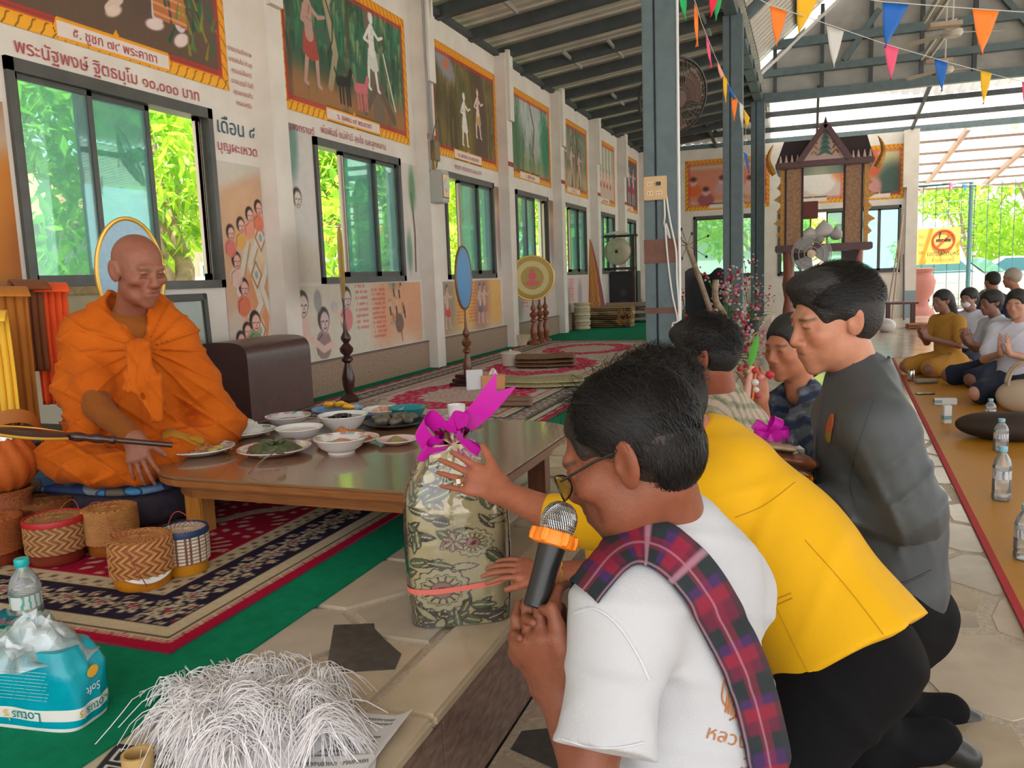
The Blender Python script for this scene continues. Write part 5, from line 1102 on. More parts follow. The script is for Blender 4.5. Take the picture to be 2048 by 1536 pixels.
# pale blue round fan behind the monk
p = at_d(262, 552, 4.1); f = fan_stand((p[0], p[1], PLAT+.012), 'pale blue round fan with gold rim behind the monk\'s head', M_midw, p[2]-PLAT-.2, (.27, p[2]-PLAT, math.atan2(p[1], p[0])-math.pi/2+.1, M_pale, M_gold, .56))
# ---- things lying farther along the rug
def soft_block(name, label, cat, p, L, W, Hh, rz, m, folds=5, seed=0, group=None):
    b = Body(); n = folds
    for k in range(n):
        z = Hh*(k+.5)/n; b.eseg((-L/2+.02, 0, z), (L/2-.02, 0, z), (0, 1, 0), (W/2*(1-.05*(k % 2)), Hh/n*.55), (W/2*(1-.05*((k+1) % 2)), Hh/n*.55), .004)
    V, F = b.mesh(max(.008, Hh/22), lambda P: .006*vnoise(P, 18, seed), .01); o = colored(name, V, F, None, m); o.location = tuple(map(float, p)); o.rotation_euler = (0, 0, rz); return tag(o, label, cat, group)
p = at_z(1092, 733, PLAT+.01); soft_block('folded_cloth', 'folded brown cloth mat on the pink medallion', 'cloth', (p[0], p[1], PLAT+.018), .62, .42, .12, .25, mat('brown_brocade', (.23, .12, .06), .7, nscale=30, col2=(.15, .07, .035)), 3)
p = at_z(1022, 735, PLAT); o = thing('enamel_pot', 'cream enamel pot with lid beside the folded brown cloth', 'pot', (p[0], p[1], PLAT+.013)); lathed('pot', [(.07, 0), (.085, .01), (.10, .13), (.115, .135), (.115, .145), (.1, .145), (.085, .02), (.0001, .015)], mat('cream_enamel', (.62, .58, .48), .25), o); lathed('lid', [(.118, .146), (.08, .16), (.012, .165), (.012, .18), (.0001, .182)], mat('cream_enamel', (0, 0, 0)), o)
p = at_z(1046, 685, PLAT); p = np.array([-3.78, p[1]*.975, 0]); o = thing('enamel_bowl', 'cream and yellow bowl by the granite skirting', 'bowl', at_x(1043, 682, -3.78)*np.array([1, 1, 0])+np.array([0, 0, PLAT+.005])); lathed('bowl', [(.075, 0), (.08, .03), (.12, .09), (.135, .15), (.14, .155), (.125, .15), (.1, .09), (.0001, .05)], mat('yellow_enamel', (.55, .42, .20), .3, nscale=12, col2=(.62, .56, .42)), o)
p = at_z(988, 780, PLAT); o = thing('tissue_box', 'orange tissue box on the cream rug behind the bow', 'box', (p[0], p[1], PLAT+.013), .3); MB().box((-.10, -.06, 0), (.10, .06, .12)).build('carton', mat('orange_card', (.66, .32, .14), .6), o, bevel=.006); MB().grid(lambda u, v: (-.04+.08*u, .01*math.sin(7*u), .12+.06*v*math.sin(math.pi*u)), 8, 4).build('tissue', mat('white_paper', (0, 0, 0)), o)
p = at_z(950, 782, PLAT); tag(MB().box((-.07, -.02, 0), (.07, .02, .17), Matrix.Translation((p[0], p[1], PLAT+.013)) @ Matrix.Rotation(.5, 4, 'Z')).build('white_carton', mat('white_card', (.72, .73, .75), .6), bevel=.004), 'white carton standing beside the orange tissue box', 'box')
p = at_z(1085, 775, PLAT); soft_block('folded_mat', 'pale woven mat folded flat behind the table', 'mat', (p[0], p[1], PLAT+.016), .72, .40, .07, .2, mat('straw_mat', (.46, .42, .24), .8, nscale=40, col2=(.32, .28, .14)), 2, 4)
p = at_z(1000, 828, PLAT); soft_block('rolled_cloth', 'small brown rolled cloth just beyond the table corner', 'cloth', (p[0]-.05, p[1]+.25, PLAT+.016), .42, .10, .07, .12, mat('brown_roll', (.20, .12, .075), .8), 2, 6)
# ---- bottom left: thread hanks, booklet, printed cloth, ring
hk = MB(); rg = np.random.default_rng(8)
hank = []
for k in range(30):
    q = at_z(rg.uniform(360, 670), rg.uniform(1385, 1555), PLAT); z0 = .03+.06*rg.random()*max(0, 1-abs(q[0]+1.08)/.25); hank.append((q, rg.uniform(0, 6.28), z0))
for c, th, z0 in hank:
    d_ = np.array([math.cos(th), math.sin(th), 0]); s_ = np.array([-d_[1], d_[0], 0])
    for i in range(62):
        tj_ = th+rg.normal()*.30; d_ = np.array([math.cos(tj_), math.sin(tj_), 0]); s_ = np.array([-d_[1], d_[0], 0])
        o1, o2 = rg.normal()*.020, rg.normal()*.012; L = .06+.03*rg.random(); w1, w2 = rg.normal(size=2)*.022; ph = rg.random()*6
        pts = []
        for t in np.linspace(-1, 1, 9): fall = abs(t)**2.2; pts.append(c+d_*t*L+s_*(o1*(1+.8*abs(t))+w1*t+.004*math.sin(7*t+ph))+np.array([0, 0, max(.003, (z0+.03+o2)*(1-.92*fall)+.004*math.sin(5*t+ph))]))
        hk.tube(pts, .0011, 3, caps=False)
o = hk.build('cotton_thread_hanks', mat('white_cotton', (.86, .84, .86), .8), None, smooth=True, fix=False); tag(o, 'heap of loose white cotton thread hanks on the platform edge', 'thread', None, 'stuff')
hb = MB()
P0 = at_z(520, 1470, PLAT); heap_o = heap('thread_core', .18, .05, mat('white_cotton', (0, 0, 0)), o, 0, .3, 22, 3); heap_o.location = (P0[0], P0[1], PLAT+.002)
def sheet(label, pts, paint, w_, h_, res, name='paper_sheet', cat='paper', curl=.02, z=PLAT+.004, m=None):
    """paper lying flat: corners given in order bl, br, tr, tl"""
    q = [np.array(p_[:2]) for p_ in pts]; p = Paint(w_, h_, res, (214, 214, 216)); paint(p); U = (p.X/w_).ravel(); Vv = (p.Y/h_).ravel()
    XY = (q[0][None]*(1-U)[:, None]+q[1][None]*U[:, None])*(1-Vv)[:, None]+(q[3][None]*(1-U)[:, None]+q[2][None]*U[:, None])*Vv[:, None]
    Zz = z+curl*np.maximum(0, U-.8)**1.5*6*curl/.02*.3+.002*np.sin(5*U+3*Vv)+.002; nx = p.nx+1; i = (np.arange(p.ny)[:, None]*nx+np.arange(p.nx)[None]).ravel(); F = np.stack([i, i+1, i+nx+1, i+nx], 1)
    o = colored(name, np.column_stack([XY, Zz]), F, lin(p.C.reshape(-1, 3)), m or mat('printed_paper', rough=.75, attr=True)); md = o.modifiers.new('thickness', 'SOLIDIFY'); md.thickness = .002; md.offset = -1; return tag(o, label, cat)
def lines(p):
    r = random.Random(2)
    for k in range(13): p.thai(.02, p.h-.03-.02*k, (p.w-.05)*r.uniform(.55, 1), .010, (60, 60, 66), k)
Q = lambda x, y: at_z(x, y, PLAT)
sheet('booklet page of small printed lines beside the thread heap', [Q(560, 1600), Q(735, 1560), Q(826, 1442), Q(640, 1418)], lines, .24, .3, .0022, 'booklet', 'booklet', .05)
def lines2(p):
    for k in range(2): p.thai(.01, p.h-.03-.03*k, p.w-.03, .012, (60, 60, 66), 30+k)
sheet('rolled white page under the booklet at the bottom edge', [Q(560, 1640), Q(745, 1600), Q(755, 1522), Q(590, 1524)], lines2, .24, .14, .003, 'booklet', 'booklet', .0, PLAT+.012)
def bold(p):
    p.rect(0, 0, 9, 9, (28, 28, 30))
    for x, y in ((.03, .2), (.12, .2), (.21, .2), (.03, .05), (.12, .05), (.21, .05)):
        p.rect(x-.012, y-.02, x+.065, y+.1, (206, 206, 206)); p.line([(x+.005, y), (x+.005, y+.08), (x+.045, y+.08), (x+.045, y)], .009, (24, 24, 26)); p.line([(x+.01, y+.03), (x+.03, y+.045)], .008, (24, 24, 26))
sheet('black cloth printed with bold white blocks, at the bottom edge', [Q(170, 1570), Q(420, 1620), Q(430, 1512), Q(235, 1492)], bold, .3, .34, .004, 'printed_cloth', 'cloth', 0, PLAT+.004)
p = Q(278, 1545); tag(lathed('bamboo_ring', [(.030, 0), (.030, .03), (.024, .03), (.024, 0), (.030, 0)], mat('tan_bamboo', (.55, .36, .14), .5), None, 28), 'tan ring on the black printed cloth', 'ring').location = (p[0], p[1], PLAT+.012)
# ================================================================ PEOPLE
from mathutils.bvhtree import BVHTree
UPZ = np.array([0, 0, 1.])
def face_dir(l, a, d): return unit(-CR*l*np.array([1, 1, 0])+CF*a*np.array([1, 1, 0])-UPZ*d)   # left in view, away, down
def bpart(name, b, vox, m, parent, col=None, disp=None, dmax=.0, it=1):
    V, F = b.mesh(vox, disp, dmax)
    if it: V = relax(V, F, it, .5)
    c = col(V) if callable(col) else col
    if c is not None and np.ndim(c) == 1: c = np.tile(np.array(c, float), (len(V), 1))
    return colored(name, V-np.array(parent.location), F, c, m, parent)
def folds(terms):
    """terms: (direction, frequency, amplitude, seed, centre or None, radius)"""
    def f(P):
        d = np.zeros(len(P), np.float32)
        for k, fr, a, sd, c, r in terms:
            w_ = np.sin(P@(unit(k).astype(np.float32)*fr)*.5+1.1*vnoise(P, 7, sd)); w_ = .5-1.5*np.exp(-(w_/.33)**2)
            if c is not None: w_ = w_*np.exp(-((P-c)**2).sum(1)/(r*r))
            d += a*w_
        return d
    return f
def bvh(o): me = o.data; return BVHTree.FromPolygons([v.co+Vector(o.parent.location) for v in me.vertices], [tuple(p.vertices) for p in me.polygons])
def hit(t, x, y, off=.004):
    d = Vector(ray(x, y)).normalized(); l, n, i, s = t.ray_cast(Vector(EYE), d)
    if l is None: return None
    if n.dot(d) > 0: n = -n
    return np.array(l+n*off)
def cloth_mat(name, col, rough=.85, bump=.15, bs=300, sheen=.06): return mat(name, col, rough, bump=bump, bscale=bs, sheen=sheen, spec=.25)
def strands_on_head(name, T, c, s, parent, m, n, seed, mask, flow, r=(.083, .106, .092), o=(0, -.014, .038), steps=6, L=.05, w=.0009, lift=.002, wild=.25):
    rg = np.random.default_rng(seed); q = rg.normal(size=(n*6, 3)); q /= np.linalg.norm(q, axis=1)[:, None]; q = q[mask(q)][:n]; r = np.array(r); o = np.array(o)
    V = []; F = []; p = q*r; dirs = np.array([flow(a) for a in q])+rg.normal(size=q.shape)*wild; step = L/steps*(.6+.8*rg.random(len(q)))[:, None]
    pts = [p]; lf = lift*(1+3*rg.random(len(q)))[:, None]
    for k in range(steps):
        nrm = p/(r*r); nrm /= np.linalg.norm(nrm, axis=1)[:, None]; dd = dirs-nrm*(dirs*nrm).sum(1)[:, None]; dd /= np.linalg.norm(dd, axis=1)[:, None]+1e-9
        p = p+dd*step; rad = np.sqrt(((p/r)**2).sum(1))[:, None]; p = p/rad; p = p*(1+lf*math.sin(math.pi*(k+1)/(steps+1))/.09); pts.append(p); dirs = dirs+rg.normal(size=q.shape)*.06+np.array([0, 0, -.02])
    Q = np.stack(pts, 1); n_ = len(q); t = np.empty_like(Q); t[:, 1:-1] = Q[:, 2:]-Q[:, :-2]; t[:, 0] = Q[:, 1]-Q[:, 0]; t[:, -1] = Q[:, -1]-Q[:, -2]
    sd = np.cross(t, Q); sd /= np.linalg.norm(sd, axis=2)[..., None]+1e-9; sd *= (w*(1-.7*np.arange(steps+1)/steps))[None, :, None]
    V = np.stack([Q-sd, Q+sd], 2).reshape(-1, 3); b0 = (np.arange(n_)*2*(steps+1))[:, None]+2*np.arange(steps)[None]; b0 = b0.ravel(); F = np.stack([b0, b0+1, b0+3, b0+2], 1)
    V = (np.array(V)+o)*s@T.T+c-np.array(parent.location); return colored(name, V, np.array(F), None, m, parent)
def add_hair(b, T, c, s, thick=.011, low=-.02, front=.055, side=-.0, nape=-.05):
    """short hair cap: scalp shell trimmed at brow, ears and nape"""
    p = lambda x, y, z: c+T@np.array([x, y, z])*s
    b.ell(p(0, -.016, .038), np.array([.0755+thick, .096+thick, .084+thick])*s, T, .01)
    b.ell(p(0, -.046, -.008), np.array([.066+thick*.6, .054+thick*.5, .06])*s, T, .03*s)
    b.ell(p(0, .125, .0), np.array([.12, .075, .075])*s, T, .012*s, -1)
    for q in (-1, 1): b.ell(p(q*.1, .03, -.03), np.array([.045, .045, .055])*s, T, .012*s, -1); b.ell(p(q*.09, -.01, -.028), np.array([.025, .022, .034])*s, T, .01*s, -1)
    b.half(p(0, 0, nape), T@np.array([0, .35, -1.]), .01)
M_hair = mat('black_hair', (.012, .011, .012), .6, bump=.5, bscale=160, stretch=(1, 1, 1), spec=.5); M_strand = mat('black_hair_strand', (.008, .007, .007), .5, spec=.25)
SK1, SK2, SK3 = lin((150, 92, 66)), lin((176, 118, 92)), lin((128, 74, 52))
SKM = skin_mat()
def strip_on(t, pts, wd, parent, m, name, off=.005, colf=None, nu=6, up=None):
    """a band lying on a surface: centre line of sight points, widths in pixels"""
    V = []; C = []; n = len(pts); rows = []
    for i, (x, y) in enumerate(pts):
        a = np.array(pts[max(i-1, 0)]); b_ = np.array(pts[min(i+1, n-1)]); d = unit(b_-a); nn = np.array([-d[1], d[0]]); w_ = wd[i] if hasattr(wd, '__len__') else wd; row = []
        for k in range(nu+1):
            q = np.array([x, y])+nn*w_*(k/nu-.5); h = hit(t, q[0], q[1], off); row.append(h)
        rows.append(row)
    for row in rows:   # fill misses from neighbours
        g = [k for k in range(nu+1) if row[k] is not None]
        if g:
            for k in range(nu+1):
                if row[k] is None: j = min(g, key=lambda e: abs(e-k)); row[k] = row[j]+np.array([0, 0, -.004*abs(k-j)])
    rows = [r for r in rows if r[0] is not None]
    for i, row in enumerate(rows):
        for k in range(nu+1): V.append(row[k]-np.array(parent.location)); C.append(colf(i/(len(rows)-1), k/nu) if colf else (1, 1, 1))
    F = [(i*(nu+1)+k, i*(nu+1)+k+1, (i+1)*(nu+1)+k+1, (i+1)*(nu+1)+k) for i in range(len(rows)-1) for k in range(nu)]
    o = colored(name, V, F, np.array(C), m, parent); md = o.modifiers.new('thickness', 'SOLIDIFY'); md.thickness = .003; md.offset = 1; return o
def dens(pts, n):
    P = np.array(pts, float); d = np.r_[0, np.cumsum(np.hypot(*np.diff(P, axis=0).T))]; t = np.linspace(0, d[-1], n); return [tuple(v) for v in np.column_stack([np.interp(t, d, P[:, 0]), np.interp(t, d, P[:, 1])])]
def smoothline(pts, n):
    """Catmull-Rom through the points"""
    P = np.array(pts, float); P = np.vstack([2*P[0]-P[1], P, 2*P[-1]-P[-2]]); out = []
    for i in range(1, len(P)-2):
        for t in np.linspace(0, 1, n, endpoint=False): a, b_, c, d = P[i-1:i+3]; out.append(tuple(.5*((2*b_)+(-a+c)*t+(2*a-5*b_+4*c-d)*t*t+(-a+3*b_-3*c+d)*t**3)))
    out.append(tuple(P[-2])); return out
def seam(t, pts, parent, m, r=.0012, name='seam', off=.0005, n=8):
    q = [hit(t, x, y, off) for x, y in smoothline(pts, n)]; q = [v-np.array(parent.location) for v in q if v is not None]
    if len(q) > 2: MB().tube(q, r, 5).build(name, m, parent)
D = at_d
# ---------------------------------------------------------------- the monk
mk = thing('person', 'person in orange monk robe seated cross-legged, looking down', 'person', (-2.75, 2.68, PLAT+.2))
F = unit(np.array([.95, -.26, -.24])); T = frame(F, UPZ); hc = D(277, 540, 3.15); HS = 1.12
Rs, Ls = D(168, 672, 3.26), D(352, 672, 3.32); ch_, pv = D(262, 740, 3.3), D(250, 900, 3.4); nb_ = D(262, 632, 3.28); Rk, Lk = D(132, 915, 3.1), D(440, 862, 3.5); Re = D(196, 815, 3.08); Rw = D(262, 872, 3.0); Fb = unit(-CF*np.array([1, 1, 0])+CR*.25); wa = unit(Ls-Rs)
b = Body(); add_head(b, T, hc, HS, nose=1.15, age=.8, ears=1.15)
b.cone(hc-T[:, 2]*.06*HS-T[:, 1]*.02, nb_, .058, .062, .03); b.eseg(nb_+(pv-nb_)*.2, pv, wa, (.09, .05), (.11, .08), .05)
b.chain([Rs, Re, Rw], [.05, .04, .03], .03); hd = unit(D(290, 955, 2.98)-Rw); add_hand(b, Rw, hd, unit(-CF+UPZ*.5), 1.08, (.2, .25, .22, .25, .3), .13, (.7, .3), -1)
b.chain([Ls, D(385, 760, 3.55), D(350, 850, 3.5)], [.05, .04, .032], .03); b.chain([pv, Rk, D(280, 930, 3.15)], [.07, .04, .03], .04); b.chain([pv, Lk, D(250, 925, 3.2)], [.07, .04, .03], .04)
pn = lambda V: head_paint(V, T, hc, HS, lin((150, 94, 74)), lips=lin((128, 74, 66)), brow=lin((120, 90, 76)))
bpart('body', b, .0042, SKM, mk, pn)
M_robe = mat('orange_robe', (.58, .125, .005), .72, nscale=6, col2=(.48, .09, .003), bump=.25, bscale=160, sheen=.03, spec=.15); M_inner = cloth_mat('brown_orange_shirt', (.24, .07, .008))
kn = D(274, 702, 3.10)
b = Body(); b.eseg(D(264, 660, 3.26), D(255, 780, 3.3), wa, (.10, .075), (.12, .06), .05); b.cone(nb_-UPZ*.03, nb_+UPZ*.015, .075, .064, .03); b.chain([Re+(Rs-Re)*.15, Re, Rw-(Rw-Re)*.08], [.05, .05, .04], .03)
bpart('undershirt', b, .008, M_inner, mk, None, folds([((0, 1, 1), 120, .0025, 3, None, 1)]), .01)
b = Body(); b.eseg(D(262, 690, 3.28), D(255, 860, 3.34), wa, (.175, .125), (.25, .17), .06)
b.chain([D(232, 606, 3.28), Rs, D(152, 775, 3.2), D(172, 850, 3.1)], [.06, .08, .085, .06], .05); b.chain([D(312, 612, 3.3), Ls, D(390, 760, 3.38), D(440, 835, 3.45)], [.06, .08, .095, .075], .05)
b.chain([Rs, Rs+(Re-Rs)*.7], [.09, .082], .04); b.eseg(D(150, 925, 3.15), D(290, 945, 3.1), UPZ, (.06, .10), (.055, .07), .05); b.chain([pv, Rk, D(225, 938, 3.08)], [.12, .085, .075], .05); b.chain([pv, Lk, D(330, 915, 3.2)], [.12, .085, .08], .05); b.eseg(D(420, 800, 3.5), D(478, 842, 3.52), UPZ, (.07, .07), (.03, .05), .05); b.cone(D(100, 912, 3.1), D(160, 930, 3.02), .05, .07, .04)
b.ell(D(272, 638, 3.14), (.045, .10, .10), frame(Fb, UPZ), .02, -1); b.ell(nb_+UPZ*.06, (.07, .08, .06), None, .02, -1); b.ell(D(244, 822, 2.92), (.045, .10, .085), frame(Fb, UPZ), .02, -1)
def robe_disp(P):
    q = P-kn.astype(np.float32); x = q@wa; z = q[:, 2]; r = np.sqrt(x*x+z*z)+.02; a = np.arctan2(z, x); d = (.005-.014*np.exp(-(np.sin(8*a+.9*vnoise(P, 9, 2))/.26)**2))*np.exp(-(r/.32)**2)*smoothstep(.0, .06, r)
    d += (.003-.009*np.exp(-(np.sin(P@np.array([14, 20, 26])+1.6*vnoise(P, 6, 5))/.25)**2))*smoothstep(.12, .3, r); d += (.003-.008*np.exp(-(np.sin(P@np.array([-22, 8, 30])+1.6*vnoise(P, 8, 7))/.25)**2))*smoothstep(.2, .4, r); return d.astype(np.float32)
bpart('robe', b, .0056, M_robe, mk, None, robe_disp, .02)
b = Body(); b.ell(kn, (.045, .04, .05), None, .01); b.ell(kn+wa*.025+UPZ*.02, (.03, .035, .026), None, .02); b.eseg(kn, D(258, 780, 3.07), wa, (.022, .018), (.035, .014), .03); b.eseg(kn, D(302, 760, 3.08), wa, (.025, .02), (.045, .018), .03); b.eseg(D(302, 760, 3.08), D(312, 840, 3.1), wa, (.045, .018), (.03, .012), .02)
bpart('robe_knot', b, .0055, M_robe, mk, None, folds([(wa, 160, .004, 4, None, 1), (wa+UPZ*.6, 90, .004, 9, None, 1)]), .01)
b = Body(); b.eseg(D(345, 880, 3.25), D(395, 885, 3.3), UPZ, (.045, .06), (.03, .05), .02); V, Fq = b.mesh(.007, folds([((1, 0, 1), 130, .006, 3, None, 1)]), .01); tag(colored('yellow_cloth', V, Fq, None, cloth_mat('mustard_cloth', (.42, .20, .015))), 'crumpled mustard cloth beside the monk\'s knee', 'cloth')
# ---------------------------------------------------------------- man in white shirt with microphone
wm = thing('person', 'person in white shirt with plaid sash and glasses holding a microphone', 'person', (-.15, 1.26, 0))
F = face_dir(.88, .34, .40); T = frame(F, UPZ); hc = D(1262, 906, 1.25); HS = 1.05
nb_ = D(1348, 1072, 1.31); Ls, Rs = D(1246, 1226, 1.17), D(1462, 1180, 1.47); wa = unit(Rs-Ls); le = D(1178, 1560, 1.13); lw = D(1118, 1390, 1.20); re = D(1330, 1480, 1.6); rw = D(1105, 1375, 1.27)
b = Body(); add_head(b, T, hc, HS, nose=1.05, age=.6, ears=1.08)
b.cone(hc-T[:, 2]*.055-T[:, 1]*.025, nb_, .054, .058, .03); b.ell(D(1240, 1030, 1.24), (.025, .025, .035), T, .04)
b.chain([Ls, le, lw], [.044, .036, .030], .03); b.chain([Rs, re, rw], [.05, .04, .03], .03); b.eseg(nb_+(D(1415, 1600, 1.35)-nb_)*.25, D(1415, 1600, 1.35), wa, (.09, .05), (.1, .07), .05)
# two hands clasped round the microphone
ml = D(1074, 1200, 1.20); mu = D(1118, 1042, 1.23); mx_ = unit(mu-ml)
def grip(w_, knuck, n, side, s, curl, th): add_hand(b, w_, unit(knuck-w_), n, s, curl, .015, th, side, bend2=1.0)
grip(lw, D(1066, 1270, 1.185), unit(-CF*.80-CR*.55+UPZ*.15), 1, 1.12, (.15, .62, .60, .60, .60), (.12, .05))
grip(rw, D(1056, 1255, 1.25), unit(CF*.85-CR*.4+UPZ*.1), -1, 1.08, (.3, .5, .5, .5, .5), (.3, .2))
bpart('body', b, .0034, SKM, wm, lambda V: head_paint(V, T, hc, HS, lin((136, 80, 58)), lips=lin((110, 60, 50)), stubble=.15))
b = Body(); b.eseg(nb_+(Ls-nb_)*.35-UPZ*.03, nb_+(Rs-nb_)*.35-UPZ*.03, UPZ, (.075, .075), (.075, .075), .05); b.eseg(D(1352, 1215, 1.325), D(1388, 1480, 1.36), wa, (.175, .115), (.18, .125), .08); b.eseg(D(1388, 1480, 1.36), D(1405, 1700, 1.37), wa, (.18, .125), (.18, .13), .06)
b.cone(Ls, nb_, .07, .066, .06); b.cone(Rs, nb_, .07, .066, .06); b.eseg(Ls+UPZ*.0, D(1210, 1500, 1.10), F, (.068, .066), (.072, .060), .05, 1, 2); b.cone(Rs, re, .066, .06, .05); b.eseg(nb_-unit(hc-nb_)*.03, nb_+unit(hc-nb_)*.01, wa, (.076, .07), (.069, .064), .02, 1, 2)
b.eseg(nb_, nb_+unit(hc-nb_)*.1, wa, (.062, .058), (.062, .058), .006, -1)
wf = folds([(UPZ*.3+wa, 36, .004, 2, D(1260, 1330, 1.15), .13), ((CR*.8+UPZ*.5), 46, .006, 6, D(1300, 1300, 1.2), .10), (CR+UPZ*.35, 40, .003, 8, D(1420, 1420, 1.3), .2), (UPZ+wa*.3, 60, .0025, 11, None, 1)])
M_wshirt = cloth_mat('white_cotton_shirt', (.50, .52, .565), .8, .2, 350)
sh = bpart('shirt', b, .0055, M_wshirt, wm, None, wf, .012, 2)
def ring_collar(name, m, parent, c, ax, wdir, r0, r1, h, thick=.004, open_=0., tilt=0.):
    ax = unit(ax); x = unit(wdir-ax*np.dot(wdir, ax)); y = np.cross(ax, x); z = np.array(parent.location)
    def f(u, v): a = open_/2+(6.2832-open_)*u; r = r0+(r1-r0)*v; return c-z+x*math.cos(a)*r+y*math.sin(a)*r+ax*h*v*(1-tilt*max(0, math.cos(a-math.pi/2)))
    o = MB().grid(f, 48, 5, open_ == 0).build(name, m, parent, smooth=True, sharp=3); md = o.modifiers.new('t', 'SOLIDIFY'); md.thickness = thick; return o
ring_collar('collar', M_wshirt, wm, nb_-unit(hc-nb_)*.012, hc-nb_, wa, .078, .063, .05)
tw = bvh(sh); M_ws2 = cloth_mat('white_shirt_hem', (.56, .58, .62))
seam(tw, [(1150, 1225), (1190, 1218), (1235, 1250), (1275, 1310), (1298, 1360)], wm, M_ws2, .0022, 'shoulder_seam')
seam(tw, [(1126, 1478), (1180, 1493), (1240, 1495), (1288, 1485)], wm, M_ws2, .0018, 'sleeve_hem')
def plaid(u, v):
    c = np.array(lin((92, 18, 50))); g = lin((20, 34, 40)); pu = lin((58, 28, 84)); rd = lin((128, 16, 50)); a = (u*7.5) % 1
    c = np.where(a < .3, g, np.where(a < .5, pu, np.where(a < .75, rd, c))); e = abs(v-.5)
    if e > .38: c = c*.35+g*.65
    elif e < .14: c = c*.5+rd*.5
    if min(abs(a-.97), abs(a-.91)) < .012 or abs(v-.52) < .02 or abs(v-.96) < .018: c = c*.6+lin((206, 160, 180))*.4
    return tuple(c)
line_ = smoothline([(1172, 1185), (1225, 1118), (1275, 1092), (1335, 1108), (1395, 1170), (1448, 1262), (1488, 1355), (1515, 1450), (1535, 1545), (1548, 1640)], 14)
strip_on(tw, line_, list(np.linspace(74, 96, 40))+list(np.linspace(96, 80, len(line_)-40)), wm, mat('plaid_weave', rough=.85, attr=True, bump=.15, bscale=300), 'sash', .007, plaid, 26)
M_ink = mat('rust_print', (.42, .16, .05), .8)
rg = np.random.default_rng(6)
for k in range(11): x = 1452+k*4.4; seam(tw, [(x+14-k*.6, 1312+k*5), (x+5, 1368), (x-2+k*1.2, 1440-3*abs(k-5))], wm, M_ink, .0016, 'print_stroke', .0012)
seam(tw, [(1450, 1345), (1443, 1395), (1456, 1420)], wm, M_ink, .0014, 'print_stroke', .0012); seam(tw, [(1458, 1440), (1480, 1432), (1500, 1440)], wm, M_ink, .0014, 'print_stroke', .0012)
def shirt_text(s, size, x, y, rot):
    me = text_mesh(s, size); c_, s_ = math.cos(rot), math.sin(rot)
    for v in me.vertices: X_, Y_ = v.co.x, v.co.y; h = hit(tw, x+X_*c_+Y_*s_, y-(-X_*s_+Y_*c_)*1.0, .0012); v.co = Vector(h-np.array(wm.location)) if h is not None else Vector((0, 0, 0))
    me.materials.clear(); link('shirt_lettering', me, M_ink, wm)
shirt_text('หลวงปู่ท', 40, 1474, 1494, .28); shirt_text('วัด', 40, 1500, 1542, .3)
b = Body(); add_hair(b, T, hc, HS, .004, nape=-.07); bpart('hair', b, .0045, mat('thin_dark_hair', (.018, .012, .010), .6, nscale=30, col2=(.03, .018, .014), bump=.4, bscale=120), wm, None, lambda P: .0015*vnoise(P, 120, 3), .004)
def mk_w(q): return (q[:, 2] > np.where(q[:, 1] < -.15, -.72, -.42)+.85*np.maximum(0, q[:, 1])) & ((q[:, 1] < .62)) & ~((np.abs(q[:, 0]) > .72) & (q[:, 1] > -.25) & (q[:, 2] < .15))
def fl_w(a): return np.array([a[0]*.8+.1, -.85+.35*a[2], -.25-.65*(a[1] < -.2)])
strands_on_head('hair_strands', T, hc, HS, wm, M_strand, 6500, 5, mk_w, fl_w, L=.075, w=.00075, lift=.0015, wild=.3, r=(.081, .102, .088))
strands_on_head('hair_strands', T, hc, HS, wm, M_strand, 260, 8, lambda q: (q[:, 2] > .55) & (q[:, 1] < .6), lambda a: np.array([a[0], -.5+1.2*(a[1] > .2), .3]), L=.09, w=.0005, lift=.008, wild=.7, r=(.082, .103, .089))
strands_on_head('hair_strands', T, hc, HS, wm, M_strand, 3200, 18, lambda q: (q[:, 1] < .05) & (q[:, 2] < .95) & (q[:, 2] > -.85), lambda a: np.array([a[0]*.3, -.1, -1.]), L=.045, w=.0008, lift=.002, wild=.25, r=(.0745, .061, .066), o=(0, -.046, -.008), steps=5)
strands_on_head('hair_strands', T, hc, HS, wm, M_strand, 1800, 28, lambda q: (q[:, 1] < .15) & (q[:, 2] < .25) & (q[:, 2] > -.7), lambda a: np.array([a[0]*.3, -.4, -.8]), L=.05, w=.0009, lift=.002, wild=.25, r=(.0815, .1025, .0885), steps=5)
hp = lambda x, y, z: hc+T@np.array([x, y, z])*HS-np.array(wm.location)
# glasses
M_blackf = mat('black_frame', (.012, .012, .012), .3); M_yl = clear_mat('yellow_lens', (.95, .80, .06), .3, .02, .55, (.85, .62, .01))
for q in (-1, 1):
    MB().tube([hp(q*.083, -.012, .018), hp(q*.078, .03, .016), hp(q*.070, .092, .006)], .0022, 8).build('temple', M_blackf, wm, smooth=True)
    lens = [hp(q*.036+.027*math.cos(a), .112-.010*abs(math.cos(a)), -.008+.019*math.sin(a)) for a in np.linspace(0, 6.28, 25)[:-1]]
    MB().tube(lens, .0016, 6, True).build('lens_rim', M_blackf, wm, smooth=True); MB().add(lens, [tuple(range(24))]).build('lens', M_yl, wm)
MB().tube([hp(-.01, .112, .0), hp(0, .115, .004), hp(.01, .112, .0)], .0016, 6).build('bridge', M_blackf, wm)
b = Body(); b.chain([D(1425, 1690, 1.38), D(1240, 1780, 1.2)], [.14, .09], .05); b.chain([D(1425, 1690, 1.4), D(1280, 1780, 1.6)], [.14, .09], .05); b.chain([D(1240, 1790, 1.2), D(1480, 1900, 1.3)], [.08, .06], .05); bpart('trousers', b, .014, mat('black_trousers', (.012, .012, .013), .8), wm)
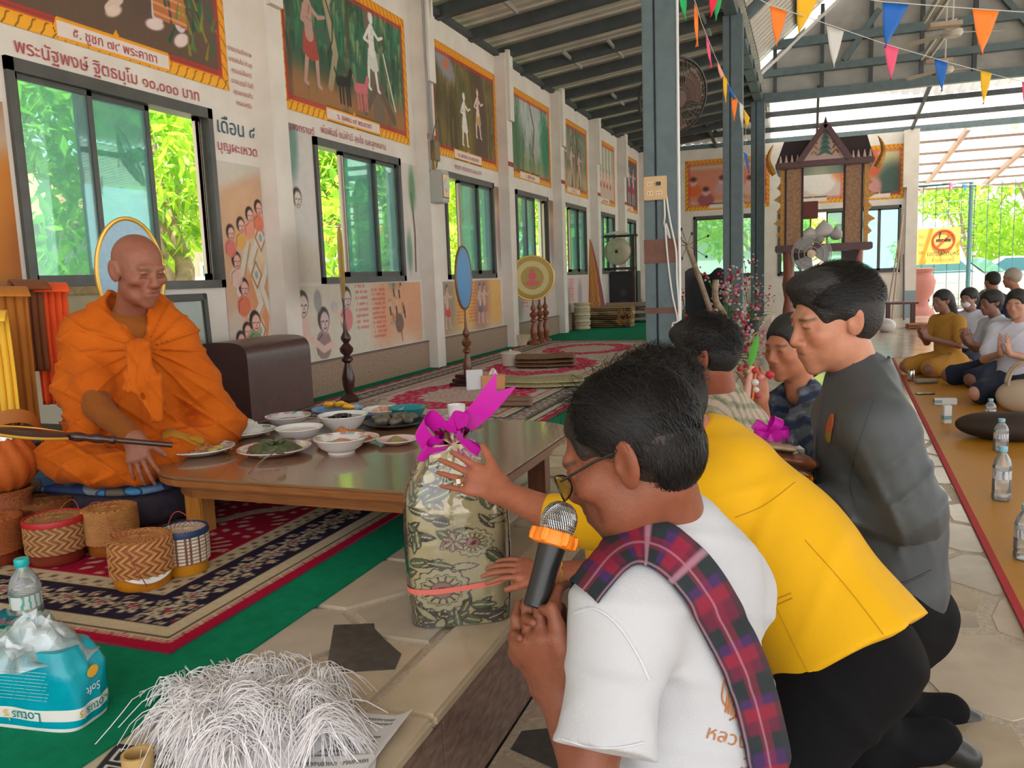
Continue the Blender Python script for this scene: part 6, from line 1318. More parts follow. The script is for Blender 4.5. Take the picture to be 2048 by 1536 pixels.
# microphone, held
mic = thing('microphone', 'black wireless microphone with steel mesh head and orange collar', 'microphone', ml)
e0 = np.zeros(3); L_ = mu-ml; R3 = frame(np.cross(mx_, CR), mx_); 
def mt(r, z): return (r, z)
MM = Matrix([list(R3[i])+[0] for i in range(3)]+[[0, 0, 0, 1]]); LL = np.linalg.norm(L_)
MB().lathe([(.016, -.012), (.018, -.01), (.019, LL*.4), (.022, LL-.028), (.0001, LL-.026)], 24, M=MM).build('handle', mat('black_satin', (.012, .012, .013), .35), mic, smooth=True)
MB().lathe([(.0215, LL-.022), (.0265, LL-.004), (.0268, LL+.004), (.0225, LL+.018), (.012, LL+.027), (.0001, LL+.029)], 28, M=MM).build('grille_core', mat('dark_foam', (.08, .08, .085), .7, metal=.5), mic, smooth=True)
g = MB()
for i in range(44):
    for sgn in (1, -1): g.tube([MM @ Vector((rr_*math.cos(6.28*i/44+sgn*tt*.9), rr_*math.sin(6.28*i/44+sgn*tt*.9), zz)) for rr_, zz, tt in ((.0223, LL-.022, 0), (.0256, LL-.013, .2), (.0272, LL-.004, .38), (.0270, LL+.006, .58), (.0250, LL+.014, .8), (.0205, LL+.0215, 1.05), (.0125, LL+.0275, 1.4), (.004, LL+.0295, 1.9))], .0006, 4, caps=False)
g.build('mesh_grille', mat('steel_mesh', (.55, .55, .56), .25, metal=1), mic)
MB().lathe([(.0235, LL-.040), (.031, LL-.038), (.033, LL-.030), (.030, LL-.018), (.0255, LL-.016)], 28, M=MM).build('collar', mat('orange_rubber', (.95, .24, .01), .45), mic, smooth=True)
for k in range(6): a = k*1.047; MB().lathe([(.0001, -.011), (.006, -.009), (.0075, 0), (.006, .009), (.0001, .011)], 8, M=MM @ Matrix.Translation((.031*math.cos(a), .031*math.sin(a), LL-.027))).build('collar_lug', mat('orange_rubber', (0, 0, 0)), mic, smooth=True)
# ---------------------------------------------------------------- person in yellow blazer bending to the gift
yb = thing('person', 'person in yellow blazer bending forward, hand on the wrapped gift', 'person', (.1, 1.85, 0))
F = face_dir(.8, .25, .55); T = frame(F, UPZ); hc = D(1318, 820, 1.9); HS = 1.05
nb_ = D(1422, 898, 1.93); Ls, Rs = D(1412, 1005, 1.76), D(1452, 950, 2.1); hip = D(1690, 1310, 1.74); wa = unit(ray(1640, 1200)); le = D(1180, 1065, 1.75); lw = D(1003, 985, 1.93); re = D(1290, 1150, 2.05); rw = D(1105, 1145, 2.02)
b = Body(); add_head(b, T, hc, HS); b.cone(hc-T[:, 2]*.05-T[:, 1]*.02, nb_, .055, .06, .03); b.eseg(nb_+(hip-nb_)*.25, hip, wa, (.09, .05), (.1, .07), .05)
b.chain([Ls, D(1250, 1045, 1.76), D(1120, 1035, 1.82), lw], [.05, .045, .041, .029], .03); add_hand(b, lw, unit(D(905, 940, 1.97)-lw), unit(-CF+UPZ*.35-CR*.1), 1.0, (.12, .16, .14, .14, .16), .11, (.75, .15), 1)
b.chain([Rs, re, rw], [.05, .042, .028], .03); add_hand(b, rw, unit(D(1030, 1135, 2.02)-rw), unit(-CF*.4+UPZ*.9), .95, (.2, .2, .2, .2, .2), .08, (.4, .2), -1)
bpart('body', b, .0042, SKM, yb, lambda V: head_paint(V, T, hc, HS, lin((172, 104, 78))))
b = Body(); add_hair(b, T, hc, HS, .013, nape=-.055); bpart('hair', b, .005, M_hair, yb, None, lambda P: .0025*vnoise(P, 140, 3), .005)
strands_on_head('hair_strands', T, hc, HS, yb, M_strand, 1800, 15, lambda q: (q[:, 2] > -.2) & (q[:, 1] < .7), lambda a: np.array([a[0], -.8, .1-.5*(a[1] < -.3)]), L=.06, w=.0009, lift=.005, wild=.5, r=(.088, .109, .097))
M_yell = cloth_mat('yellow_blazer', (.74, .40, .002), .75, .12, 260)
b = Body(); hem = D(1712, 1335, 1.82)
b.eseg(D(1462, 965, 1.9), D(1560, 1105, 1.855), wa, (.175, .125), (.18, .15), .07); b.eseg(D(1560, 1100, 1.857), D(1700, 1314, 1.74), wa, (.18, .15), (.20, .188), .07, 1, 2); b.cone(nb_, D(1455, 945, 1.92), .062, .08, .05); b.cone(Ls, nb_, .072, .06, .06); b.cone(Rs, nb_, .072, .06, .06)
b.cone(Ls, D(1250, 1046, 1.76), .078, .068, .05); b.eseg(D(1250, 1046, 1.76), D(1098, 1038, 1.84), UPZ, (.068, .066), (.058, .054), .03, 1, 2); b.cone(Rs, D(1330, 1100, 2.05), .075, .066, .05); b.eseg(D(1330, 1100, 2.05), D(1180, 1135, 2.03), UPZ, (.066, .062), (.056, .052), .03, 1, 2)
b.eseg(nb_-unit(hip-nb_)*.01, nb_+unit(hc-nb_)*.04, wa, (.066, .06), (.064, .058), .02); b.ell(nb_+unit(hc-nb_)*.075, (.055, .055, .045), T, .01, -1)
yf = folds([(unit(hip-nb_), 46, .005, 3, D(1440, 1010, 1.75), .12), (unit(hip-nb_)+UPZ*.5, 40, .004, 5, D(1560, 1100, 1.7), .16), (wa+CR*.3, 26, .006, 9, D(1680, 1270, 1.6), .2), (CR, 52, .004, 12, D(1270, 1050, 1.72), .1)])
bz = bpart('blazer', b, .007, M_yell, yb, None, yf, .014, 2); ty = bvh(bz); M_ys = cloth_mat('blazer_seam', (.50, .26, .001))
seam(ty, [(1610, 1080), (1690, 1170), (1760, 1260), (1790, 1305)], yb, M_ys, .0011); seam(ty, [(1535, 1170), (1570, 1250), (1620, 1350), (1655, 1400)], yb, M_ys, .0011); seam(ty, [(1470, 1035), (1530, 1010), (1590, 965)], yb, M_ys, .0012)
seam(ty, [(1537, 1218), (1585, 1196)], yb, M_ys, .0016, 'pocket'); seam(ty, [(1536, 1205), (1583, 1186)], yb, M_ys, .0014, 'pocket')
b = Body(); M_blkt = mat('black_cloth', (.005, .005, .006), .9, bump=.2, bscale=200, spec=.15)
b.ell(D(1705, 1315, 1.75), (.135, .15, .13), None, .05); b.chain([D(1712, 1320, 1.68), D(1500, 1600, 1.64)], [.118, .1], .06); b.chain([D(1735, 1320, 1.80), D(1560, 1560, 1.86)], [.11, .09], .06); b.chain([D(1500, 1620, 1.62), D(1850, 1720, 1.75)], [.085, .06], .05); b.chain([D(1560, 1570, 1.9), D(1850, 1660, 1.95)], [.085, .06], .05)
bpart('trousers', b, .011, M_blkt, yb, None, folds([((1, 0, 1), 40, .005, 2, None, 1)]), .01)
rp = D(917, 962, 1.925); hdv = unit(D(905, 935, 1.95)-lw)
# gold ring and bracelet
o = thing('ring', 'gold ring with pale stone on the finger touching the gift', 'ring', D(918, 963, 1.925)); fd = unit(D(880, 967, 1.94)-D(960, 958, 1.915)); Rm = frame(np.cross(fd, UPZ), fd); RM = Matrix([list(Rm[i])+[0] for i in range(3)]+[[0, 0, 0, 1]])
MB().lathe([(.0095, -.003), (.0105, -.003), (.0105, .003), (.0095, .003), (.0095, -.003)], 20, M=RM).build('band', mat('bright_gold', (.8, .55, .15), .25, metal=1), o); MB().box((-.006, -.004, -.005), (.006, .004, .005), Matrix.Translation(Vector(-CF*.011+UPZ*.002)) @ RM).build('stone', mat('pale_stone', (.7, .72, .68), .1), o, bevel=.001)
o = thing('bracelet', 'thin gold bracelet at the blazer wearer\'s lower wrist', 'bracelet', D(1118, 1146, 1.97)); Rm = frame(np.cross(unit(rw-re), UPZ), unit(rw-re)); RM = Matrix([list(Rm[i])+[0] for i in range(3)]+[[0, 0, 0, 1]]); MB().tube([RM @ Vector((.037*math.cos(a), .037*math.sin(a), 0)) for a in np.linspace(0, 6.28, 25)[:-1]], .003, 6, True).build('band', mat('bright_gold', (0, 0, 0)), o, smooth=True)
# ---------------------------------------------------------------- man in grey jacket
gm = thing('person', 'person in grey bomber jacket kneeling upright in profile', 'person', (.2, 2.28, 0))
F = face_dir(.98, -.10, .20); T = frame(F, UPZ); hc = D(1668, 640, 2.1); HS = 1.06
nb_ = D(1722, 765, 2.13); Ls, Rs = D(1758, 858, 1.93), D(1690, 835, 2.33); pv = D(1772, 1215, 2.16); wa = unit(Rs-Ls); le = D(1824, 1020, 1.90); lw = D(1612, 1012, 2.10); re = D(1730, 1010, 2.38); rw = D(1590, 960, 2.3)
b = Body(); add_head(b, T, hc, HS, nose=1.1, round_=1.06); b.cone(hc-T[:, 2]*.055-T[:, 1]*.02, nb_, .056, .060, .03); b.eseg(nb_+(pv-nb_)*.25, pv, wa, (.09, .05), (.1, .07), .05); b.chain([Ls, le, lw], [.05, .042, .03], .03); b.chain([Rs, re, rw], [.05, .042, .03], .03)
add_hand(b, lw, unit(D(1540, 985, 2.15)-lw), unit(-CF+UPZ*.2), 1., (.3, .35, .35, .35, .35), .08, (.5, .2), 1); add_hand(b, rw, unit(D(1530, 930, 2.25)-rw), unit(CF+UPZ*.2), 1., (.3, .35, .35, .35, .35), .08, (.5, .2), -1)
bpart('body', b, .0038, SKM, gm, lambda V: head_paint(V, T, hc, HS, lin((190, 132, 106)), lips=lin((150, 84, 76)), stubble=.08))
b = Body(); add_hair(b, T, hc, HS, .014, nape=-.045); b.ell(hc+T@np.array([0, .035, .10])*HS, np.array([.07, .065, .032])*HS, T, .03); bpart('hair', b, .0042, M_hair, gm, None, lambda P: .0008*vnoise(P, 150, 3), .004)
strands_on_head('hair_strands', T, hc, HS, gm, M_strand, 3200, 25, lambda q: (q[:, 2] > .05) & (q[:, 1] < .8), lambda a: np.array([a[0]*.5, -1, .05]), L=.06, w=.0008, lift=.003, wild=.25, r=(.088, .109, .098))
M_jack = mat('grey_jacket', (.055, .066, .074), .6, bump=.1, bscale=350, sheen=.04, nscale=5, col2=(.048, .058, .066))
b = Body(); b.eseg(D(1728, 865, 2.13), D(1752, 1030, 2.15), wa, (.20, .125), (.20, .15), .07); b.eseg(D(1752, 1030, 2.15), D(1768, 1150, 2.16), wa, (.20, .15), (.20, .155), .06); b.eseg(D(1770, 1163, 2.16), D(1772, 1185, 2.16), wa, (.19, .145), (.185, .14), .01); b.cone(Ls, nb_, .08, .075, .06); b.cone(Rs, nb_, .08, .075, .06)
b.chain([Ls, le, D(1625, 1012, 2.09)], [.082, .078, .056], .022); b.chain([Rs, re, rw], [.08, .07, .05], .05); cd = unit(unit(hc-nb_)+np.array(CR)*.35); b.eseg(nb_-cd*.03, nb_+cd*.02, wa, (.082, .082), (.078, .078), .02, 1, 2)
gf = folds([(unit(le-Ls)+CR*.4, 90, .008, 3, D(1810, 960, 1.9), .12), (CR+UPZ*.4, 80, .008, 4, D(1760, 1020, 1.92), .14), (UPZ+CR*.4, 70, .006, 7, D(1700, 1010, 1.98), .12), (CR+UPZ*.1, 40, .003, 8, None, 1)])
jk = bpart('jacket', b, .0075, M_jack, gm, None, gf, .014, 2); ring_collar('collar', M_jack, gm, nb_-cd*.005, cd, -F, .084, .072, .07, .006, .5); tj = bvh(jk); M_js = mat('jacket_seam', (.035, .042, .046), .7)
seam(tj, [(1748, 800), (1720, 880), (1700, 960), (1712, 1010)], gm, M_js, .0014); seam(tj, [(1652, 790), (1636, 870), (1630, 960)], gm, M_js, .0028, 'zip'); seam(tj, [(1640, 1168), (1720, 1172), (1800, 1166), (1862, 1140)], gm, M_js, .0016)
strip_on(tj, dens([(1668, 828), (1662, 850), (1658, 872), (1660, 886)], 8), [4, 8, 12, 14, 12, 12, 10, 6], gm, mat('emblem_thread', rough=.7, attr=True), 'emblem', .002, lambda u, v: tuple(lin((170, 86, 40)) if u < .7 else lin((130, 116, 50))), 4)
b = Body(); b.eseg(nb_-UPZ*.02, nb_+unit(hc-nb_)*.05, wa, (.064, .064), (.060, .060), .01, 1, 2); b.cone(nb_+F*.055+UPZ*.015, nb_+F*.07-UPZ*.03, .012, .012, .01); bpart('yellow_undershirt', b, .006, mat('yellow_shirt', (.80, .55, .01), .8), gm)
b = Body(); b.ell(D(1775, 1230, 2.16), (.17, .18, .14), None, .05); b.chain([D(1750, 1240, 2.05), D(1700, 1490, 2.0)], [.13, .08], .05); b.chain([D(1790, 1240, 2.26), D(1740, 1430, 2.24)], [.13, .08], .05); b.chain([D(1700, 1500, 2.0), D(1880, 1478, 2.05)], [.07, .055], .04); b.chain([D(1740, 1440, 2.24), D(1900, 1425, 2.26)], [.07, .055], .04)
bpart('trousers', b, .011, M_blkt, gm, None, folds([((1, 0, 1), 50, .004, 2, None, 1)]), .008)
seam(tj, [(1752, 1165), (1800, 1170), (1850, 1150)], gm, M_js, .001)
b = Body(); b.chain([D(1875, 1482, 2.05), D(1935, 1515, 2.03)], [.048, .035], .03); b.chain([D(1895, 1428, 2.26), D(1945, 1445, 2.25)], [.048, .035], .03); bpart('shoes', b, .01, mat('black_leather', (.012, .012, .012), .35), gm)
# belt
tr = MB(); c = D(1775, 1208, 2.16)-np.array(gm.location); tr.grid(lambda u, v: c+np.array([.152*math.cos(6.28*u), .162*math.sin(6.28*u), (v-.5)*.035]), 40, 1, True); tr.build('belt', mat('brown_belt', (.06, .045, .04), .5), gm, smooth=True)
# wrapped robe set he carries
ty_ = thing('wrapped_robe_set', 'brown and orange folded robes in clear wrap with magenta bow', 'gift', D(1555, 925, 2.19))
M_mag = mat('magenta_ribbon', (.62, .01, .42), .25, spec=.7); M_cell = clear_mat('cellophane', (.98, .98, .97), 1.0, .03, .03)
def lbody(b, name, m, parent, vox=.006, disp=None): V, Fq = b.mesh(vox, disp, .01); return colored(name, V-np.array(parent.location), Fq, None, m, parent)
b = Body(); b.eseg(D(1500, 905, 2.19), D(1608, 922, 2.19), CF, (.12, .022), (.12, .02), .01); lbody(b, 'brown_robe', mat('dark_brown_satin', (.16, .05, .02), .35), ty_, .007, folds([(CR, 60, .004, 2, None, 1)]))
b = Body(); b.eseg(D(1520, 940, 2.19), D(1600, 950, 2.18), CF, (.1, .02), (.1, .016), .01); lbody(b, 'orange_robe', mat('orange_satin', (.60, .16, .01), .35), ty_, .007, folds([(CR, 70, .004, 5, None, 1)]))
b = Body(); b.eseg(D(1490, 885, 2.19), D(1570, 895, 2.19), CF, (.1, .012), (.09, .012), .01); lbody(b, 'tan_cloth', mat('tan_satin', (.45, .33, .2), .4), ty_, .006)
def bow(parent, c, s, n=6, seed=0, ax=None):
    rg = random.Random(seed)
    for k in range(n):
        a = 6.28*k/n+rg.random()*.5; d = unit(np.array(CR)*math.cos(a)+np.array(CU)*math.sin(a)*.8-CF*rg.uniform(-.3, .6)); sd = unit(np.cross(d, CF+.3*CU)); n_ = np.cross(sd, d)
        def f(u, v): t = v; return c+d*s*math.sin(math.pi*t)*1.0+n_*s*.35*math.sin(2*math.pi*t)+sd*(u-.5)*s*.55
        MB().grid(f, 3, 16).build('bow_loop', M_mag, parent, smooth=True, sharp=3)
c = D(1540, 868, 2.19)-np.array(ty_.location); bow(ty_, c, .05, 6, 3)
cw = MB(); rg2 = np.random.default_rng(2); cw.grid(lambda u, v: D(1485+130*u, 880+70*v, 2.10)-np.array(ty_.location)+rg2.normal(size=3)*.006+CF*(.05*abs(u-.5)+.1*(.5-v)), 14, 6); cw.build('clear_wrap', M_cell, ty_)
# ---------------------------------------------------------------- man in plaid shirt
pm = thing('person', 'bowed person in green and cream checked shirt', 'person', (-.25, 2.9, 0))
F = face_dir(.86, .42, .22); T = frame(F, UPZ); hc = D(1410, 712, 2.72); HS = 1.02; nb_ = D(1440, 808, 2.76); Ls, Rs = D(1415, 900, 2.6), D(1520, 880, 2.98); wa = unit(Rs-Ls); pv = D(1490, 1100, 2.9)
b = Body(); add_head(b, T, hc, HS, ears=1.15); b.cone(hc-T[:, 2]*.055-T[:, 1]*.02, nb_, .058, .064, .03); b.eseg(nb_+(pv-nb_)*.25, pv, wa, (.09, .05), (.1, .07), .05); bpart('body', b, .006, SKM, pm, lambda V: head_paint(V, T, hc, HS, lin((160, 92, 70))))
b = Body(); add_hair(b, T, hc, HS, .015, nape=-.058); b.ell(hc+T@np.array([0, .03, .095])*HS, np.array([.07, .07, .035])*HS, T, .03); bpart('hair', b, .006, M_hair, pm, None, lambda P: .002*vnoise(P, 120, 3), .004)
strands_on_head('hair_strands', T, hc, HS, pm, M_strand, 1200, 35, lambda q: (q[:, 2] > -.2) & (q[:, 1] < .7), lambda a: np.array([a[0]*.4, -.8, -.1-.6*(a[1] < -.3)]), L=.06, w=.001, lift=.004, wild=.35, r=(.09, .112, .1))
b = Body(); b.eseg(D(1462, 890, 2.8), pv, wa, (.20, .13), (.21, .15), .07); b.cone(Ls, nb_, .078, .07, .06); b.cone(Rs, nb_, .078, .07, .06); b.chain([Ls, D(1400, 1050, 2.55)], [.08, .07], .05); b.chain([Rs, D(1500, 1050, 3.0)], [.08, .07], .05); b.eseg(nb_, nb_+unit(hc-nb_)*.035, wa, (.068, .064), (.064, .06), .02); b.ell(nb_+unit(hc-nb_)*.07, (.056, .056, .04), T, .01, -1)
def chk(c1, c2, c3, f, dirs):
    def fn(V):
        a = V@unit(dirs[0])*f; e = V@unit(dirs[1])*f; A = (a % 1) < .34; E_ = (e % 1) < .34; c = np.tile(lin(c1), (len(V), 1)); c[A ^ E_] = lin(c2); c[A & E_] = lin(c3); return c
    return fn
bpart('shirt', b, .0085, mat('checked_cotton', rough=.85, attr=True, bump=.15, bscale=300), pm, chk((196, 178, 160), (150, 150, 128), (110, 118, 100), 27, (wa+UPZ*.25, UPZ-F*.6)), folds([(CR+UPZ, 40, .005, 3, None, 1)]), .01)
b = Body(); b.ell(pv, (.16, .16, .16), None, .05); b.chain([pv, D(1380, 1250, 2.75)], [.13, .09], .05); bpart('trousers', b, .018, M_blkt, pm)
# ---------------------------------------------------------------- woman in dark blue checks with flowers
wo = thing('person', 'person in dark blue patterned blouse holding flowers', 'person', (-.02, 3.2, 0))
F = face_dir(.86, -.45, .12); T = frame(F, UPZ); hc = D(1582, 694, 3.02); HS = .98; nb_ = D(1602, 785, 3.06); Ls, Rs = D(1650, 845, 2.95), D(1535, 835, 3.2); wa = unit(Rs-Ls); pv = D(1620, 1080, 3.22); rw = D(1520, 800, 2.86)
b = Body(); add_head(b, T, hc, HS, round_=1.1, ears=.85); b.cone(hc-T[:, 2]*.055-T[:, 1]*.02, nb_, .05, .055, .03); b.eseg(nb_+(pv-nb_)*.25, pv, wa, (.08, .05), (.1, .07), .05); re = D(1560, 900, 2.95); b.chain([Rs, D(1540, 930, 3.1), rw], [.042, .036, .026], .03); add_hand(b, rw, unit(UPZ*.8-CR*.3), unit(-CF), .9, (.3, .4, .4, .4, .4), .06, (.4, .2), 1)
bpart('body', b, .006, SKM, wo, lambda V: head_paint(V, T, hc, HS, lin((186, 122, 92)), lips=lin((170, 80, 76))))
b = Body(); add_hair(b, T, hc, HS, .011, nape=-.08); b.ell(hc+T@np.array([0, -.09, -.05])*HS, np.array([.055, .05, .09])*HS, T, .03); bpart('hair', b, .006, M_hair, wo, None, lambda P: .002*vnoise(P, 120, 3), .004)
b = Body(); b.eseg(D(1592, 850, 3.08), pv, wa, (.18, .115), (.19, .14), .07); b.cone(Ls, nb_, .07, .06, .06); b.cone(Rs, nb_, .07, .06, .06); b.chain([Ls, D(1670, 980, 2.9)], [.07, .065], .05); b.chain([Rs, D(1535, 920, 3.1)], [.07, .06], .05); b.ell(nb_+F*.07-UPZ*.03, (.05, .05, .08), T, .01, -1); b.ell(nb_+unit(hc-nb_)*.05, (.055, .055, .05), T, .01, -1)
def blue(V):
    a = V[:, 2]*16+.5*vnoise(V, 30, 3); c = np.tile(lin((78, 86, 96)), (len(V), 1)); c[(a % 1) < .42] = lin((34, 44, 74)); n = vnoise(V, 120, 5); c[n > .6] = c[n > .6]*1.7; c[n < -.7] = c[n < -.7]*.5; return c
bpart('blouse', b, .008, mat('checked_cotton', rough=.85), wo, blue, folds([(CR+UPZ, 46, .005, 3, None, 1)]), .01)
b = Body(); b.ell(pv, (.16, .16, .15), None, .05); b.chain([pv, D(1530, 1180, 3.05)], [.12, .09], .05); bpart('skirt', b, .018, M_blkt, wo)
fl = thing('flower_offering', 'small garland bunch with green leaf and candle held by the person in blue', 'flowers', D(1515, 790, 2.83)); z_ = np.array(fl.location)
b_ = MB(); leaf_mesh(b_, D(1500, 735, 2.83)-z_, UPZ*.9+CR*.2, CF, .12, .014, .1); b_.build('leaf', mat('fresh_green', (.09, .42, .04), .5), fl, smooth=True)
MB().tube([D(1492, 800, 2.83)-z_, D(1503, 732, 2.83)-z_], [.016, .01], 10).build('folded_petal', mat('pale_pink_petal', (.74, .40, .33), .6), fl, smooth=True); MB().tube([D(1505, 800, 2.82)-z_, D(1512, 745, 2.82)-z_], .004, 8).build('candle', mat('orange_wax', (.75, .22, .03), .5), fl)
for x, y, r, c in ((1510, 742, .012, (.55, .04, .04)), (1480, 738, .011, (.5, .05, .05)), (1522, 755, .014, (.72, .25, .28)), (1540, 750, .016, (.6, .03, .05)), (1510, 765, .014, (.75, .72, .68)), (1512, 780, .012, (.7, .68, .66)), (1516, 792, .012, (.55, .05, .08)), (1496, 744, .010, (.6, .35, .2))):
    o = MB().lathe([(.0001, -r), (r*.8, -r*.5), (r, 0), (r*.75, r*.6), (.0001, r)], 10).build('bloom', mat('bloom_%d_%d' % (c[0]*99, c[1]*99), c, .6), fl, smooth=True); o.location = tuple(D(x, y, 2.82)-z_)
# ---------------------------------------------------------------- kneeling group on the orange mat
def kneeler(label, px, py, Dd, shirt, skirt, yaw=(.9, -.35), hs=.98, hair=.014, vox=.009, long=False, wai=True, grp=None, skin=(176, 124, 98), lean=0, mask=None):
    hc = D(px, py, Dd); o = thing('person', label, 'person', (hc[0], hc[1], 0), group=grp); Fh = face_dir(yaw[0], yaw[1], 0.0); Fb = unit(Fh*np.array([1, 1, 0])); T = frame(face_dir(yaw[0], yaw[1], .12+lean), UPZ); R = np.cross(Fb, UPZ); k = hc[2]/.80
    base = np.array([hc[0], hc[1], 0])-Fb*.05; P = lambda f, r, z: base+Fb*f*k+R*r*k+UPZ*z*k
    b = Body(); add_head(b, T, hc, hs, full=Dd < 12); nb2 = P(-.02, 0, .64); b.cone(hc-T[:, 2]*.05, nb2, .05, .055, .03); b.eseg(P(-.03, 0, .5), P(-.05, 0, .2), R, (.1, .06), (.12, .08), .05)
    for q in (-1, 1):
        sh_, el = P(-.03, q*.17, .58), P(.02, q*.23, .34); wr = P(.25, q*.03, .42) if wai else P(.2, q*.15, .22); b.chain([sh_, el, wr], [.045, .037, .027], .03)
        if wai: add_hand(b, wr, unit(UPZ*.85+Fb*.35), -R*q*-1., .95*k, (.05, .03, .03, .03, .03), .03, (.25, .1), q)
        else: add_hand(b, wr, Fb, UPZ, .9, (.2, .2, .2, .2, .2), .05, (.4, .2), q)
        b.chain([P(-.05, q*.1, .14), P(.34, q*.17, .10), P(-.1, q*.18, .06), P(-.2, q*.16, .05)], [.1, .062, .045, .04], .04)
    bpart('body', b, vox, SKM, o, lambda V: head_paint(V, T, hc, hs, lin(skin)))
    b = Body(); add_hair(b, T, hc, hs, hair, nape=-.06)
    if long: b.chain([hc-T[:, 1]*.08, P(-.13, 0, .58)], [.07, .05], .03)
    bpart('hair', b, vox, M_hair, o)
    b = Body(); b.eseg(P(-.03, 0, .53), P(-.05, 0, .18), R, (.17, .105), (.165, .12), .06)
    for q in (-1, 1): b.cone(P(-.03, q*.15, .585), nb2, .065, .055, .05); b.cone(P(-.03, q*.17, .58), P(.015, q*.215, .40), .066, .062, .04)
    b.ell(nb2+unit(hc-nb2)*.05, (.054, .054, .04), T, .01, -1); bpart('shirt', b, vox*1.2, cloth_mat('shirt_%d_%d_%d' % shirt, tuple(lin(shirt))), o, None, folds([(UPZ+R, 50, .005, 3, None, 1)]), .01)
    b = Body(); b.ell(P(-.08, 0, .14), (.19*k, .19*k, .13*k), None, .05)
    for q in (-1, 1): b.chain([P(-.05, q*.09, .15), P(.30, q*.15, .11)], [.125, .095], .05); b.chain([P(.28, q*.16, .09), P(-.02, q*.2, .06)], [.08, .07], .05)
    bpart('skirt', b, vox*1.3, cloth_mat('skirt_%d_%d_%d' % skirt, tuple(lin(skirt))), o, None, folds([(R+Fb*.4, 34, .006, 5, None, 1)]), .01)
    if mask: 
        b = Body(); b.ell(hc+T@np.array([0, .07, -.05])*hs, np.array([.055, .045, .045])*hs, T, .01); bpart('face_mask', b, vox, mat('white_mask', (.7, .72, .76), .8), o)
    return o
GG = 'people kneeling on the orange mat'
kneeler('person in mustard dress kneeling with folded hands on the orange mat', 1884, 602, 8.9, (190, 140, 62), (188, 136, 56), (.95, -.25), .98, .012, .010, True, grp=GG, skin=(150, 108, 92))
kneeler('person with white face mask kneeling just behind the mustard dress', 1938, 598, 9.4, (200, 204, 220), (40, 46, 66), (.8, -.5), .98, .018, .012, grp=GG, mask=True, skin=(160, 120, 110))
kneeler('person in white shirt with folded hands, middle of the kneeling row', 1982, 606, 8.0, (196, 200, 216), (36, 42, 62), (.98, -.1), .98, .018, .010, grp=GG, skin=(140, 100, 88))
kneeler('person in white blouse with folded hands, nearest on the mat', 2034, 608, 7.0, (206, 208, 224), (34, 40, 60), (.75, -.65), .98, .014, .008, grp=GG, skin=(196, 148, 126))
kneeler('person in dark top seated facing away behind the kneeling row', 1984, 562, 11.0, (52, 60, 80), (40, 44, 56), (.3, .95), .98, .012, .014, wai=False, grp=GG)
k_ = kneeler('person in navy top seated farthest right behind the kneeling row', 2024, 556, 10.2, (38, 46, 70), (40, 44, 56), (.6, .8), .98, .010, .014, wai=False, grp=GG)
for c in k_.children:
    if c.name.startswith('hair'): c.data.materials.clear(); c.data.materials.append(mat('grey_hair', (.38, .33, .27), .6))
# ================================================================ the wrapped gift on the platform edge
gc = at_z(922, 1225, PLAT); gc = np.array([gc[0], gc[1], PLAT]); ga = math.atan2(CR[1], CR[0])+.12
gf_ = thing('wrapped_gift', 'green and cream flowered cloth bundle in cellophane with magenta bow', 'gift', gc, ga)
GW, GD, GH = .135, .085, .50
def gs(u, v, g=0., wr=0.):
    a = 2*math.pi*u; c, s = math.cos(a), math.sin(a); n = 4; R = (abs(c)**n+abs(s)**n)**(-1/n); z = v*GH
    k = 1.0 if v < .62 else math.cos((v-.62)/.38*1.28)**.75; k = max(k, .10); bulge = 1+.05*math.sin(math.pi*min(1, v*1.2)); e = (.012+.012*v)*math.sin(11*a+5*v)*max(0, v-.55)*2
    return np.array([(GW*R*c*bulge+g*c)*k+e*.4, (GD*R*s*bulge+g*s)*k, z+g*.3*v+wr])
nu, nv = 340, 240; V = np.array([gs(i/nu, j/nv) for j in range(nv+1) for i in range(nu)]); Fq = np.array([(j*nu+i, j*nu+(i+1) % nu, (j+1)*nu+(i+1) % nu, (j+1)*nu+i) for j in range(nv) for i in range(nu)])
U = np.tile(np.arange(nu)/nu, nv+1)*.72; W = np.repeat(np.arange(nv+1)/nv, nu)*GH; C = np.tile(np.array((206, 190, 140), float), (len(V), 1))
def put(m, c): C[m] = c
GRN, DKB, PK, CRM = (92, 106, 62), (58, 46, 38), (176, 124, 104), (206, 196, 152); rg = np.random.default_rng(3)
# scrolling leaves: outlined petals scattered in two belts, one scalloped rosette
def petal(cu, cw, ang, L, B, c, outline=DKB):
    j0 = max(0, int((cw-L)/GH*nv)-1)*nu; j1 = min(nv+1, int((cw+L)/GH*nv)+2)*nu
    if j1 <= j0: return
    du = (U[j0:j1]-cu+.36) % .72-.36; dw = W[j0:j1]-cw; a = du*math.cos(ang)+dw*math.sin(ang); bq = np.abs(-du*math.sin(ang)+dw*math.cos(ang)); t = a/L; wv = B*np.sin(np.pi*np.clip(t, 0, 1))**.7; Cs = C[j0:j1]
    Cs[(t > 0) & (t < 1) & (bq < wv)] = outline; Cs[(t > .06) & (t < .94) & (bq < wv-.0032)] = c; Cs[(t > .1) & (t < .85) & (bq < .0018)] = CRM
for k in range(330):
    belt = k % 3; cw = (.225+rg.normal()*.055, .41+rg.normal()*.02, .03+rg.normal()*.015)[belt]; petal(rg.random()*.72, cw, rg.random()*6.28, .04+.035*rg.random(), .009+.006*rg.random(), GRN if rg.random() < .6 else (DKB if rg.random() < .6 else CRM))
